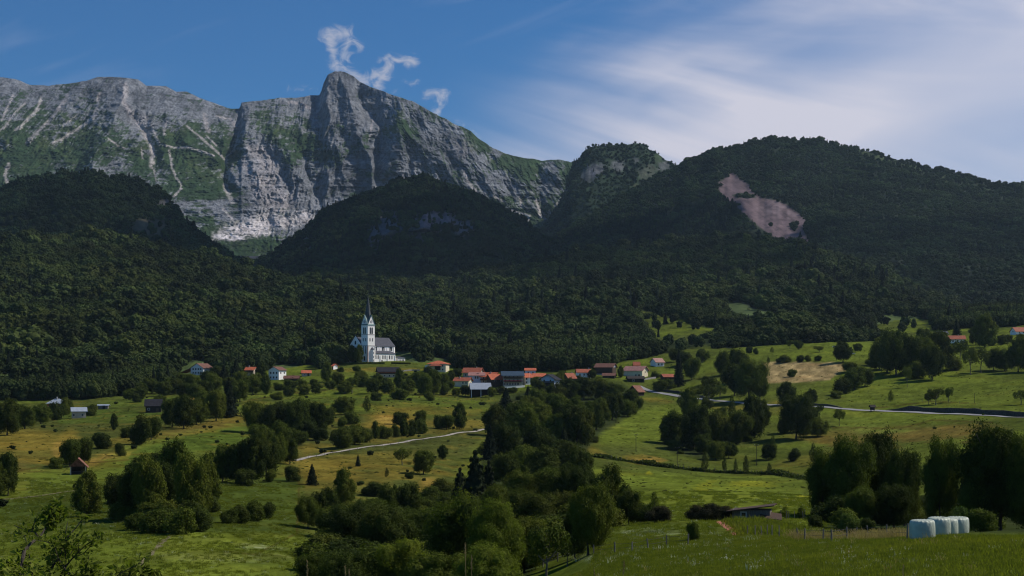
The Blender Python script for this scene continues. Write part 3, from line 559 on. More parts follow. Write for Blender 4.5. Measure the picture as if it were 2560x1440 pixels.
def colour7(u, v, P):
    n1 = fbm(u / 60, v / 40, oct=5, seed=101); sx = P[..., 0]; sz = P[..., 2]
    strat = fbm((u + v * .2) / 26, (v - u * .10 + 9 * n1) / 4.2, oct=4, gain=.62, seed=103); kk = np.interp(u, [-200, 450, 640, 860, 1000, 1400], [.95, .75, .15, .1, -.35, -.55]); fl = fbm((u + kk * (v - 200)) / 4.2, v / 24, oct=4, gain=.62, seed=105); fn = fbm(u / 5, v / 4, oct=4, gain=.6, seed=107)
    b_ = rockbias(u + 12 * n1, v + 8 * n1)
    cliff = sstep(760, 860, u)
    r = sstep(-.22, .30, b_ * .95 - .10 + n1 * .7 + (1 - cliff) * (strat * .75 + fl * .55) + cliff * (fl * .9 + strat * .35) + fn * .5)
    rock = np.array([.275, .292, .325]); rock2 = np.array([.125, .135, .158]); grass = np.array([.030, .058, .022]); grass2 = np.array([.060, .085, .028]); scree = np.array([.60, .55, .555]) + .16 * (sstep(505, 540, v) * sstep(480, 530, u))[..., None]
    c_rock = rock2 + (rock - rock2) * sstep(-.5, .5, n1 + strat * .6 + fl * .6 + .2 * (1 - cliff))[..., None]
    c_gr = grass + (grass2 - grass) * sstep(-.2, .6, n1 * .8 + fn * .5)[..., None]
    c = c_gr + (c_rock - c_gr) * r[..., None]
    wu, wv = u + 3.5 * fn + 3 * n1, v + 2.5 * fn; sm = 0
    for Q, wd_ in SCREE:
        if len(Q) < 2: continue
        d_, f_ = segdist(wu, wv, Q); sm = np.maximum(sm, sstep(wd_ * 1.15, wd_ * .2, d_ + 1.2 * fn * wd_ * .5) * (.62 + .45 * strat))
    for cu, cv, ru, rv, k in [(665, 400, 40, 34, .5), (690, 500, 60, 45, .40), (655, 470, 30, 40, .45), (700, 555, 60, 20, .7), (755, 545, 34, 22, .75), (620, 575, 70, 18, 1.0), (575, 594, 50, 9, 1.0), (655, 560, 40, 16, .9), (690, 500, 50, 40, .5), (680, 440, 30, 40, .5), (350, 300, 30, 20, .3), (580, 590, 30, 6, .9), (640, 385, 26, 14, .4), (1150, 370, 40, 30, .2), (640, 560, 90, 14, .4)]:
        sm = np.maximum(sm, k * sstep(1.2, .4, np.hypot((u - cu) / ru, (v - cv) / rv) + .5 * fn + .3 * strat))
    c = c + (scree - c) * np.clip(sm, 0, 1)[..., None]
    # thin scrub running up from the foot
    sc = sstep(.15, .5, fbm(u / 9, v / 6, oct=3, seed=109) - .002 * (560 - v)) * sstep(.3, -.3, b_); c = c + (np.array([.018, .034, .016]) - c) * (sc * .8)[..., None]
    return {'rock': np.maximum(r, sm * .6)}, np.clip(c, .01, .8)
d7 = [(-900, 5600), (0, 5500), (600, 5600), (800, 5750), (850, 5800), (1000, 5500), (1250, 5300), (1450, 5300), (1800, 5300)]
f7 = [(-900, 4300), (0, 4300), (600, 4450), (900, 4700), (1250, 4600), (1800, 4500)]
H7 = Hill('mountain', RIDGE7, d7, [(-900, 640), (1800, 640)], f7, 1500, 460, 420, 55, .92, 1500, 3, ribs7)
mt = H7.mesh(colour7, M['limestone']); tag(mt, 'grey limestone mountain with sharp summit, scree gullies and grassy ledges', 'mountain', kind='structure')

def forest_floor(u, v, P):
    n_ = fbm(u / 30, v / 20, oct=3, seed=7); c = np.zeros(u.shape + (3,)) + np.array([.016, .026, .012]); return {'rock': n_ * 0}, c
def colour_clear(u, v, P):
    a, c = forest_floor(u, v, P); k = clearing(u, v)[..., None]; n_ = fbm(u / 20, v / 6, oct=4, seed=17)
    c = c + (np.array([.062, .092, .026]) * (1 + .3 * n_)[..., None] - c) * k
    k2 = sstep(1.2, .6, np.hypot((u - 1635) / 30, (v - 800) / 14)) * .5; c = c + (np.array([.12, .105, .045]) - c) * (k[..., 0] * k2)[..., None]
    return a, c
def crag(u, v, spots, c, r):
    n_ = fbm(u / 5, v / 16, oct=4, gain=.6, seed=19); n2 = fbm(u / 12, v / 8, oct=4, seed=20)
    for cu, cv, ru, rv, k, col in spots:
        m_ = k * sstep(1.15, .55, np.hypot((u - cu) / ru, (v - cv) / rv) + .45 * n_ + .4 * n2); c = c + (np.array(col) * (1 + .45 * n_)[..., None] - c) * np.clip(m_, 0, 1)[..., None]; r = np.maximum(r, m_)
    return c, r
GREYR, DARKR, PINK = (.20, .20, .23), (.085, .080, .092), (.215, .155, .172)
CRAG4 = [(1085, 552, 66, 26, .95, (.24, .18, .185)), (975, 565, 30, 46, .8, (.14, .135, .15)), (940, 590, 24, 54, .7, (.12, .12, .13)), (1160, 568, 30, 26, .8, (.15, .14, .15)), (1050, 588, 34, 24, .6, (.13, .12, .13)), (760, 610, 20, 34, .6, (.12, .12, .13))]
def colour4(u, v, P):
    a, c = forest_floor(u, v, P); c, r = crag(u, v, CRAG4, c, a['rock']); return {'rock': r}, c
CRAG3 = [(370, 570, 58, 28, .8, (.12, .10, .06)), (385, 600, 50, 9, .9, (.13, .125, .05)), (410, 510, 20, 14, .7, (.13, .12, .12))]
def colour3(u, v, P):
    a, c = forest_floor(u, v, P); c, r = crag(u, v, CRAG3, c, a['rock']); return {'rock': r}, c
CRAG6 = [(1490, 425, 24, 20, .6, GREYR), (1545, 415, 26, 16, .5, GREYR), (1470, 440, 24, 22, .45, GREYR), (1590, 400, 12, 8, .4, GREYR), (1620, 430, 30, 24, .55, (.12, .13, .10)), (1595, 470, 14, 16, .5, (.14, .14, .075)), (1645, 400, 14, 16, .5, (.06, .09, .04)), (1660, 415, 18, 14, .45, GREYR), (1400, 470, 20, 20, .5, GREYR)]
def colour6(u, v, P):
    c = np.zeros(u.shape + (3,)) + np.array([.024, .044, .020]); c = c * (1 + .5 * fbm(u / 8, v / 6, oct=4, seed=23))[..., None]; c, r = crag(u, v, CRAG6, c, u * 0); return {'rock': r}, c
SCAR = Z3([(1070, 258), (1120, 300), (1165, 330), (1178, 362), (1230, 396), (1290, 405), (1350, 428), (1420, 478), (1452, 510), (1440, 560), (1468, 620), (1400, 640), (1300, 600), (1220, 545), (1150, 485), (1080, 425), (1040, 392), (1012, 360), (1014, 318), (1055, 285)])
SCARGREEN = Z3([(1075, 382), (1100, 372), (1150, 366), (1195, 384), (1200, 396), (1150, 398), (1095, 392)])
SPOT5 = [(2190, 392, 30, 7, .8), (2300, 425, 30, 8, .7), (2400, 455, 60, 8, .5), (2250, 410, 40, 6, .7), (2340, 440, 40, 6, .5), (2500, 485, 40, 10, .6), (1850, 362, 20, 5, .4)]
def scar(u, v):
    n_ = fbm(u / 9, v / 7, oct=3, seed=29); s_ = polymask(u + 4 * n_, v + 3 * n_, SCAR, 3)
    return s_ * (1 - polymask(u + 3 * n_, v + 2 * n_, SCARGREEN, 2)) * (1 - .9 * sstep(1.1, .6, np.hypot((u - 1985) / 10, (v - 565) / 16) + .4 * n_))
def green5(u, v):
    n_ = fbm(u / 14, v / 9, oct=3, seed=33); g_ = 0
    for cu, cv, ru, rv, k in SPOT5: g_ = np.maximum(g_, k * sstep(1.1, .5, np.hypot((u - cu - (v - cv) * 1.2) / ru, (v - cv - (u - cu) * .32) / rv) + .5 * n_))
    return g_
def colour5(u, v, P):
    a, c = forest_floor(u, v, P); g_ = green5(u, v)[..., None]; c = c + (np.array([.055, .080, .030]) - c) * g_
    q1, q2 = u * .80 + v * .60, -u * .60 + v * .80; n_ = fbm(q1 / 26, q2 / 2.6, oct=5, gain=.62, seed=35); n2 = fbm(u / 14, v / 7, oct=4, seed=36); s_ = scar(u, v)
    col = np.array(PINK) * (.60 + .40 * n_ + .22 * n2)[..., None]; pale = sstep(1.3, .4, np.hypot((u - 1960) / 60, (v - 520) / 30)) * .5
    col = col + (np.array([.21, .165, .182]) - col) * (pale * sstep(-.2, .3, n2))[..., None]
    c = c + (col - c) * s_[..., None]
    c, r = crag(u, v, [(1680, 440, 60, 40, .3, DARKR), (1620, 500, 50, 30, .2, DARKR)], c, s_); return {'rock': r}, c

H6 = Hill('mountain', [(1290, 640), (1340, 590), (1385, 530), (1415, 470), (1431, 405), (1455, 385), (1465, 375), (1490, 367), (1560, 356), (1590, 357), (1612, 364), (1635, 385), (1650, 393), (1680, 408), (1720, 430), (1760, 460), (1850, 520)], 4700,
          [(1290, 645), (1850, 640)], 3900, 300, 120, 260, 70, .8, 800, 61)
o6 = H6.mesh(colour6, M['limestone']); tag(o6, 'flat topped rocky butte between the limestone mountain and the wooded ridge', 'mountain', kind='structure')
H5 = Hill('mountain', [(1250, 690), (1330, 640), (1430, 565), (1560, 490), (1640, 437), (1700, 412), (1730, 395), (1790, 369), (1860, 361), (1900, 350), (1990, 346), (2060, 354), (2160, 369), (2250, 398), (2400, 434), (2480, 458), (2560, 466), (2700, 500), (3000, 560), (3600, 700)],
          [(1250, 3600), (1600, 4000), (1900, 4200), (2560, 3700), (3600, 3000)], [(1250, 800), (2000, 830), (3600, 860)], [(1250, 2900), (2000, 2200), (2560, 1800), (3600, 1500)], 640, 360, 640, 270, .95, 1200, 41)
o5 = H5.mesh(colour5, M['hillside']); tag(o5, 'long wooded mountain on the right with a pink landslide scar', 'mountain', kind='structure')
H5b = Hill('hill', [(1250, 760), (1330, 705), (1450, 642), (1605, 582), (1700, 533), (1780, 506), (1812, 498), (1850, 526), (1900, 572), (1960, 604), (2020, 622), (2100, 665), (2200, 730)], 3300, [(1250, 790), (2200, 790)], 2700, 240, 120, 260, 45, 1, 700, 51)
o5b = H5b.mesh(forest_floor, M['hillside']); tag(o5b, 'dark conifer spur in front of the pink landslide scar', 'hill', kind='structure')
H4 = Hill('hill', [(540, 760), (600, 690), (672, 640), (716, 610), (772, 563), (812, 528), (884, 503), (930, 484), (980, 459), (1060, 449), (1130, 464), (1200, 494), (1260, 524), (1310, 544), (1330, 574), (1380, 600), (1450, 660), (1500, 740)],
          3400, [(540, 800), (1500, 800)], 2500, 360, 180, 480, 300, .75, 900, 71)
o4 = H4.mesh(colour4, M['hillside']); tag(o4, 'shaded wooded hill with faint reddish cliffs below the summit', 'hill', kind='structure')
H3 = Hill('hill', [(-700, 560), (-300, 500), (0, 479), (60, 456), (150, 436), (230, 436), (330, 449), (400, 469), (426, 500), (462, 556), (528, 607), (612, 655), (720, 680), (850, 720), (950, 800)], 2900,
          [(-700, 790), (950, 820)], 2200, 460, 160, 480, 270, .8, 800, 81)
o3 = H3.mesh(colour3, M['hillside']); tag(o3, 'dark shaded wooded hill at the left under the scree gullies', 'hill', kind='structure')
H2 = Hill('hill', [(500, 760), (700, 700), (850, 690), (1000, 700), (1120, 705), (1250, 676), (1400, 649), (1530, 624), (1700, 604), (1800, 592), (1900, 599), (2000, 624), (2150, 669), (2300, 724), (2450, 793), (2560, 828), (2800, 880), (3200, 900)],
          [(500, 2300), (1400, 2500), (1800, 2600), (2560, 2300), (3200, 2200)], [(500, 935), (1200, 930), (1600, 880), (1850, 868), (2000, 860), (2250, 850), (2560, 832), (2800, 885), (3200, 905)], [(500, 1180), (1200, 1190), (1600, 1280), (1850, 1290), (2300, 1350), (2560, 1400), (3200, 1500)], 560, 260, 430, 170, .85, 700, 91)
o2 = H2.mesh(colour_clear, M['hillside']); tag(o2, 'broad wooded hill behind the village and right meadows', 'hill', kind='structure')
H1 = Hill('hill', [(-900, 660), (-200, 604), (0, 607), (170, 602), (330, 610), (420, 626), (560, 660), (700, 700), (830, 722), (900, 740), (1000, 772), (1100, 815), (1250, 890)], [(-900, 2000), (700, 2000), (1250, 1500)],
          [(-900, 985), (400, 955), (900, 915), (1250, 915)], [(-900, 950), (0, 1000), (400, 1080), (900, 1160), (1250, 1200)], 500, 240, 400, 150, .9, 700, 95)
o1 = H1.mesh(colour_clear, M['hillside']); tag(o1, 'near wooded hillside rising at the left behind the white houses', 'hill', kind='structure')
H8 = Hill('hill', [(1780, 868), (1810, 855), (1835, 838), (1870, 822), (1920, 812), (1990, 806), (2050, 812), (2100, 830), (2150, 845), (2230, 866)], 1290, [(1780, 872), (1990, 872), (2230, 872)], 1180, 120, 40, 60, 4, .8, 120, 99)
o8 = H8.mesh(forest_floor, M['hillside']); tag(o8, 'small wooded knoll behind the green pasture crest', 'hill', kind='structure')
# ------------------------------------------------------------------ tree makers
def ico(sub=1):
    t = (1 + 5 ** .5) / 2; v = [(-1, t, 0), (1, t, 0), (-1, -t, 0), (1, -t, 0), (0, -1, t), (0, 1, t), (0, -1, -t), (0, 1, -t), (t, 0, -1), (t, 0, 1), (-t, 0, -1), (-t, 0, 1)]
    f = [(0, 11, 5), (0, 5, 1), (0, 1, 7), (0, 7, 10), (0, 10, 11), (1, 5, 9), (5, 11, 4), (11, 10, 2), (10, 7, 6), (7, 1, 8), (3, 9, 4), (3, 4, 2), (3, 2, 6), (3, 6, 8), (3, 8, 9), (4, 9, 5), (2, 4, 11), (6, 2, 10), (8, 6, 7), (9, 8, 1)]
    v = [np.array(p, float) / np.linalg.norm(p) for p in v]
    for _ in range(sub):
        mid = {}; nf = []
        def mp_(a, b):
            k = (min(a, b), max(a, b))
            if k not in mid:
                p = v[a] + v[b]; v.append(p / np.linalg.norm(p)); mid[k] = len(v) - 1
            return mid[k]
        for a, b, c in f:
            x, y, z = mp_(a, b), mp_(b, c), mp_(c, a); nf += [(a, x, z), (b, y, x), (c, z, y), (x, y, z)]
        f = nf
    return np.array(v), np.array(f)
ICO1, ICO2 = ico(1), ico(2)

def lobes_for(kind, rng):
    L = []
    if kind in ('broad', 'near', 'red'):
        n = 24; sq = rng.uniform(.85, 1.1); tw = rng.uniform(0, 6.28); el = rng.uniform(.0, .18)
        for i in range(n):
            ph = i * 2.39996 + rng.uniform(-.4, .4); cz = 1 - 2 * (i + .5) / n; r = math.sqrt(1 - cz * cz)
            e = rng.uniform(.55, 1.12) * (1 + el * math.cos(ph - tw)); L.append((np.array([math.cos(ph) * r * .34 * e, math.sin(ph) * r * .34 * e, .56 + cz * .31 * e * sq]), rng.uniform(.085, .19)))
        for i in range(5):
            a = rng.uniform(0, 6.28); L.append((np.array([math.cos(a) * .22, math.sin(a) * .22, rng.uniform(.22, .34)]), rng.uniform(.13, .18)))
        L.append((np.array([0, 0, .55]), .26)); zoff = 0
    elif kind == 'oval':
        for i in range(18):
            f = (i + .5) / 18; r = .30 * math.sin(math.pi * (f ** .85) * .92 + .1); a = i * 2.4 + rng.uniform(-.5, .5)
            L.append((np.array([math.cos(a) * r, math.sin(a) * r, .16 + f * .76]), rng.uniform(.10, .17) * (1.15 - .4 * f)))
        for z in (.3, .45, .6, .75): L.append((np.array([0, 0, z]), .19))
    elif kind == 'bush':
        for i in range(13):
            a = rng.uniform(0, 6.28); r = rng.uniform(.1, .32); L.append((np.array([math.cos(a) * r, math.sin(a) * r, rng.uniform(.22, .72) - r * .5 + .1]), rng.uniform(.17, .27)))
        L.append((np.array([0, 0, .35]), .32))
    elif kind == 'open':
        for i in range(12):
            a = i * 2.4 + rng.uniform(-.5, .5); r = rng.uniform(.15, .38); L.append((np.array([math.cos(a) * r, math.sin(a) * r, rng.uniform(.5, .85) - r * .3]), rng.uniform(.10, .16)))
        L.append((np.array([.05, 0, .68]), .17))
    elif kind == 'pop':
        for i in range(11):
            f = (i + .5) / 11; a = i * 2.4; r = .16 * math.sin(math.pi * f ** .7 * .9 + .2); L.append((np.array([math.cos(a) * r, math.sin(a) * r, .24 + f * .68]), rng.uniform(.13, .24) * (1.1 - .6 * f)))
    return L
def cards(pts, nrm, size, rng, asp=1.5):
    n = len(pts); up = rng.normal(size=(n, 3)); a = np.cross(nrm, up); a /= np.linalg.norm(a, axis=1)[:, None] + 1e-9; b = np.cross(nrm, a)
    s = size * rng.uniform(.55, 1.45, (n, 1)); w_ = s * .5; h_ = s * .5 * asp
    bend = nrm * (s * rng.uniform(-.25, .25, (n, 1)))
    v = np.stack([pts - b * h_, pts + a * w_ + bend, pts + b * h_, pts - a * w_ * rng.uniform(.5, 1, (n, 1)) + bend], 1).reshape(-1, 3)
    return v, np.arange(n * 4).reshape(-1, 4)
def crown_mesh(name, kind, seed, n, size, core=.8, hollow=.0):
    rng = np.random.default_rng(seed); V_, Q_, T_ = [], [], []; k0 = 0
    if kind in ('conifer', 'pine'):
        tiers = 15 if kind == 'conifer' else 11; P, N = [], []
        for i in range(tiers):
            f = i / (tiers - 1); z = .10 + .86 * f; R = (.36 * (1 - f) ** .8 + .025) * (1 if kind == 'conifer' else rng.uniform(.75, 1.15)); nb = int(6 + 8 * (1 - f))
            for j in range(nb):
                a = 2 * math.pi * (j + rng.uniform(-.3, .3)) / nb + i; RR = R * rng.uniform(.75, 1.12); m_ = max(6, int(n / (tiers * nb) * (1.6 - 1.2 * f)))
                t_ = rng.uniform(.15, 1, m_) ** .7; side = rng.normal(0, .12, m_) * (1.2 - t_) * R; rr = t_ * RR
                p = np.stack([math.cos(a) * rr - math.sin(a) * side, math.sin(a) * rr + math.cos(a) * side, z - .22 * rr + rng.normal(0, .012, m_)], -1); P.append(p)
                q_ = np.stack([np.full(m_, math.cos(a) * .5), np.full(m_, math.sin(a) * .5), np.full(m_, .8)], -1) + rng.normal(0, .35, (m_, 3)); N.append(q_)
        P = np.concatenate(P); N = np.concatenate(N); N /= np.linalg.norm(N, axis=1)[:, None]; v, q_ = cards(P, N, size, rng, 1.8); V_.append(v); Q_.append(q_); k0 = len(v)
        # dense inner body
        zs = np.linspace(.08, .95, 12); k = 9
        R = np.array([(.26 * (1 - (z - .08) / .9) ** .85 + .008) for z in zs]); ang = np.arange(k) * 2 * math.pi / k
        cv = np.array([[math.cos(a) * r * rng.uniform(.75, 1.15), math.sin(a) * r * rng.uniform(.75, 1.15), z] for z, r in zip(zs, R) for a in ang])
        V_.append(cv); Q_.append(np.array([(i * k + j, i * k + (j + 1) % k, (i + 1) * k + (j + 1) % k, (i + 1) * k + j) for i in range(11) for j in range(k)]) + k0); k0 += len(cv)
    else:
        L = lobes_for(kind, rng); C = np.array([c for c, r in L]); R = np.array([r for c, r in L]); mid = np.average(C, axis=0, weights=R ** 3)
        wgt = R ** 2 / (R ** 2).sum(); li = rng.choice(len(L), int(n * 1.7), p=wgt); d = rng.normal(size=(len(li), 3)); d /= np.linalg.norm(d, axis=1)[:, None]
        out = C[li] - mid; out /= np.linalg.norm(out, axis=1)[:, None] + 1e-6; d = d + out * .45; d[:, 2] += .12; d /= np.linalg.norm(d, axis=1)[:, None]
        rad = R[li] * (1.0 - .5 * rng.random(len(li)) ** 2.0 + .38 * rng.random(len(li)) ** 3)
        # clumpy shells: little sprays stick out, gaps between them
        P = C[li] + d * rad[:, None]; cl = fbm(P[:, 0] * 11, P[:, 1] * 11, P[:, 2] * 11, 3, seed=seed); P = P + d * (cl * .10)[:, None]
        keep = np.ones(len(P), bool)
        for c, r in L: keep &= np.linalg.norm(P - c, axis=1) > r * .62
        keep &= (cl > -.35 + hollow) | (rng.random(len(P)) < .25); keep &= P[:, 2] > .02
        P, d = P[keep][:n], d[keep][:n]; N = d + rng.normal(0, .55, d.shape); N[:, 2] += .25; N /= np.linalg.norm(N, axis=1)[:, None]
        v, q_ = cards(P, N, size, rng); V_.append(v); Q_.append(q_); k0 = len(v)
        if core:
            iv, it = ICO2 if n > 1500 else ICO1
            for c, r in L:
                jit = 1 + .35 * fbm(iv[:, 0] * 2 + c[0] * 40, iv[:, 1] * 2, iv[:, 2] * 2 + seed, 3, seed=seed + 3); p = c + iv * (r * core * jit)[:, None]; p[:, 2] = np.maximum(p[:, 2], .01); V_.append(p); T_.append(it + k0); k0 += len(p)
    return make_mesh(name, np.concatenate(V_), np.concatenate(Q_), np.concatenate(T_) if T_ else None)
def trunk_mesh(name, kind, seed, base=.24):
    rng = random.Random(seed); mb = MB(); k = 7
    top = {'conifer': .92, 'pine': .9, 'pop': .8, 'bush': .3}.get(kind, .6); r0 = {'bush': .018, 'pop': .018, 'open': .03}.get(kind, .026)
    pts = [(rng.uniform(-.012, .012) * i, rng.uniform(-.012, .012) * i, -.06 + (top + .06) * i / 5) for i in range(6)]
    mb.tube(pts, [r0 * (1.5 if i == 0 else 1.0 - .15 * i) for i in range(6)], k)
    if kind not in ('conifer', 'pine'):
        for i in range(9 if kind != 'bush' else 6):
            a = i * 2.4 + rng.uniform(-.4, .4); z = top * rng.uniform(.45, .98) if kind != 'bush' else .03; r = rng.uniform(.2, .33) * (.45 if kind == 'pop' else 1); z2 = z + rng.uniform(.12, .3)
            p0 = Vector((0, 0, z)); p3 = Vector((math.cos(a) * r, math.sin(a) * r, min(z2, .88))); pm = p0.lerp(p3, .5) + Vector((rng.uniform(-.03, .03), rng.uniform(-.03, .03), -.02))
            mb.tube([p0, pm, p3], [r0 * .5, r0 * .33, r0 * .12], 5)
    else:
        for i in range(14):
            a = i * 2.4; z = .12 + .05 * i; r = .25 * (1 - z); mb.tube([(0, 0, z), (math.cos(a) * r, math.sin(a) * r, z - .03)], [r0 * .3, r0 * .1], 4)
    return mb.mesh(name)
PROTO = {}
SPEC = {'near': ('near', [(1, 21000, .0165), (2, 21000, .0165), (3, 21000, .0165), (4, 21000, .0165)], 'leaf'), 'broad': ('broad', [(i, 9000, .0265) for i in range(11, 18)], 'leaf'),
        'oval': ('oval', [(i, 7500, .025) for i in range(21, 25)], 'leaf'), 'bush': ('bush', [(i, 5200, .040) for i in range(31, 35)], 'leaf'), 'open': ('open', [(i, 2600, .034) for i in range(41, 44)], 'leaf'),
        'pop': ('pop', [(i, 2200, .032) for i in range(51, 53)], 'leaf'), 'conifer': ('conifer', [(i, 6000, .030) for i in range(61, 64)], 'needle'), 'pine': ('pine', [(i, 7000, .030) for i in range(71, 73)], 'needle'),
        'light': ('near', [(81, 21000, .0155), (82, 21000, .0155)], 'leaf_mid'), 'red': ('bush', [(91, 6000, .035)], 'leaf_red'), 'lightbush': ('bush', [(95, 7000, .034)], 'leaf_light'), 'neared': ('near', [(97, 21000, .017)], 'leaf_mid')}
M['leaf_mid'] = foliage('leaf_mid', (.045, .064, .010), (.15, .185, .024), (.155, .16, .024), .4)
def proto(kind, i):
    k = (kind, i)
    if k not in PROTO:
        base, L, mat = SPEC[kind]; seed, n_, s_ = L[i]; hollow = .12 if kind == 'open' else .0
        cm = crown_mesh('crown', base, seed, n_, s_, .0 if kind in ('open', 'pop') else .66, hollow); cm.materials.append(M[mat])
        tm = trunk_mesh('trunk', base, seed); tm.materials.append(M['bark_pale'] if kind == 'open' else M['bark']); PROTO[k] = (cm, tm)
    return PROTO[k]
KN = {'near': ('broadleaf_tree', 'big leafy dark tree', 'tree'), 'broad': ('broadleaf_tree', 'round dark tree', 'tree'), 'oval': ('broadleaf_tree', 'tall oval dark tree', 'tree'),
      'bush': ('shrub', 'low dark green shrub', 'shrub'), 'open': ('fruit_tree', 'small open fruit tree', 'fruit tree'), 'pop': ('young_tree', 'slender young tree', 'young tree'), 'conifer': ('conifer_tree', 'dark pointed conifer', 'conifer'),
      'pine': ('pine_tree', 'dark ragged pine', 'pine tree'), 'light': ('broadleaf_tree', 'big light green maple', 'tree'), 'red': ('shrub', 'reddish brown shrub', 'shrub'), 'lightbush': ('shrub', 'yellow green bush', 'shrub'), 'neared': ('broadleaf_tree', 'big olive green tree', 'tree')}
ORD = 'first second third fourth fifth sixth seventh eighth ninth tenth eleventh twelfth thirteenth fourteenth fifteenth sixteenth seventeenth eighteenth nineteenth twentieth'.split()
TREE_RNG = random.Random(4)
def plant(kind, u, v, h, w_, label, group, d=None):
    if d is None: p = at(u, v)
    else: p = np.array([(u - 1280) / F * d, d, float(gz(u, d))])
    s = p[1] / F; name, adj, cat = KN[kind]; i = TREE_RNG.randrange(len(SPEC[kind][1])); cm, tm = proto(kind, i)
    root = empty(name, p, TREE_RNG.uniform(0, 6.28), label, cat, group); zt = h * s; wid = {'near': .92, 'broad': .92, 'light': .92, 'neared': .92, 'oval': .76, 'bush': .98, 'lightbush': .98, 'red': .98, 'open': .95, 'pop': .60, 'conifer': .74, 'pine': .78}[kind]
    sx = w_ * s / wid; c = obj('crown', cm, None, root); t = obj('trunk', tm, None, root); c.scale = t.scale = (sx, sx, zt); return root
def cluster(phrase, group, items):
    items = sorted(items, key=lambda t: t[1]); n = len(items); kinds = {}
    for t in items: kinds.setdefault(KN[t[0]][1], []).append(t)
    big = max(items, key=lambda t: t[3])
    for t in items:
        adj = KN[t[0]][1]; same = kinds[adj]; i = same.index(t)
        if len(same) == 1: lab = f'{adj} {phrase}'
        elif t is big and len(items) > 2: lab = f'{adj}, the tallest {phrase}'
        else:
            rest = [s for s in same if not (s is big and len(items) > 2)]; k = rest.index(t)
            lab = f'{adj} {phrase}' if len(rest) == 1 else f'{ORD[k]} {adj} from the left {phrase}' if k < 20 else f'{adj} {phrase}'
        plant(t[0], t[1], t[2], t[3], t[4], lab, group, t[5] if len(t) > 5 else None)
B, O, S, C_, P_, N_, OP, PO = 'broad', 'oval', 'bush', 'conifer', 'pine', 'near', 'open', 'pop'
cluster('in the dense left clump', 'trees of the dense clump on the left meadow', [(O, 218, 1292, 116, 72), (B, 300, 1280, 100, 76), (B, 335, 1298, 140, 90), (B, 372, 1300, 165, 96), (B, 412, 1292, 150, 84), (O, 442, 1262, 165, 80), (B, 475, 1306, 175, 90), (B, 505, 1285, 150, 74), (B, 352, 1242, 100, 76), (B, 395, 1225, 95, 70), (O, 425, 1225, 120, 60),
   (S, 392, 1332, 60, 86), (S, 448, 1334, 75, 84), (S, 502, 1328, 66, 66), (S, 345, 1325, 45, 60), (S, 532, 1256, 44, 40), (S, 300, 1300, 50, 50)])
cluster('in the low hedge on the left meadow', 'shrubs of the low hedge on the meadow', [(S, 570, 1308, 42, 50), (S, 605, 1308, 48, 52), (S, 640, 1302, 54, 52), (S, 668, 1297, 44, 44)])
cluster('beside the brown edged middle field', 'trees in the middle of the left meadow', [(B, 556, 1205, 96, 62), (B, 592, 1208, 108, 66), (B, 632, 1210, 122, 76), (B, 665, 1190, 100, 66), (S, 612, 1215, 44, 50), (S, 675, 1205, 32, 32), (S, 730, 1203, 40, 42), (B, 725, 1160, 72, 46), (B, 690, 1165, 80, 54)])
cluster('in the thicket above the gravel track', 'trees and shrubs of the thicket above the track', [(B, 640, 1080, 84, 70), (B, 682, 1086, 86, 66), (B, 652, 1120, 66, 60), (B, 705, 1062, 60, 56), (B, 738, 1088, 92, 62), (B, 765, 1064, 70, 50), (B, 795, 1082, 76, 58), (S, 815, 1060, 46, 42), (B, 770, 1100, 52, 56), (B, 702, 1112, 60, 60), (S, 745, 1112, 46, 50), (S, 800, 1100, 34, 44)])
cluster('on the golden slope below the church', 'trees on the golden slope', [(B, 862, 1036, 46, 56), (S, 882, 1060, 34, 42), (S, 854, 1068, 26, 28), (PO, 917, 1030, 40, 22), (S, 855, 1120, 52, 60), (B, 888, 1112, 52, 60), (S, 915, 1106, 44, 40)])
cluster('in the shrub row behind the gravel track', 'row of bushes behind the track', [(O, 938, 1098, 46, 22), (S, 965, 1096, 36, 34), (S, 990, 1093, 34, 24), (O, 1010, 1091, 46, 24), (S, 1030, 1090, 40, 28), (S, 1054, 1084, 40, 36), (S, 1000, 1062, 34, 40), (S, 1052, 1056, 32, 32), (S, 1097, 1072, 34, 32), (B, 1116, 1074, 40, 40), (O, 1150, 1073, 66, 36)])
cluster('on the rough meadow before the track', 'trees on the rough meadow in front of the track', [(P_, 895, 1166, 30, 18), (OP, 1005, 1162, 46, 46), (B, 1058, 1186, 66, 62), (S, 1022, 1197, 20, 22), (O, 1107, 1148, 36, 26), (C_, 780, 1213, 54, 34), (PO, 967, 1192, 22, 10)])
cluster('around the open red hut', 'trees around the open hut', [(B, 174, 1168, 78, 54), (B, 210, 1160, 72, 42), (S, 140, 1172, 30, 36), (O, 285, 1076, 42, 20), (S, 300, 1140, 34, 30), (S, 350, 1112, 74, 58), (B, 378, 1100, 64, 52), (S, 255, 1122, 40, 44), (S, 318, 1095, 30, 34)])
cluster('at the far left edge', 'trees at the far left edge', [(B, 20, 1238, 118, 54), (B, 18, 1088, 92, 72), (B, 62, 1072, 62, 60), (B, 102, 1060, 52, 50), (S, 140, 1050, 44, 48), (S, 165, 1037, 42, 36), (S, 220, 1040, 32, 40), (O, -8, 1245, 90, 50)])
cluster('near the dark barn', 'trees near the dark wooden barn', [(S, 400, 1012, 26, 30), (B, 430, 1068, 76, 60), (B, 460, 1072, 84, 62), (B, 492, 1062, 66, 50), (C_, 572, 1042, 98, 58), (B, 540, 1052, 84, 56), (B, 600, 1005, 62, 50), (B, 505, 1020, 46, 42), (C_, 590, 958, 62, 36), (C_, 560, 962, 52, 34), (S, 340, 1006, 22, 26)])
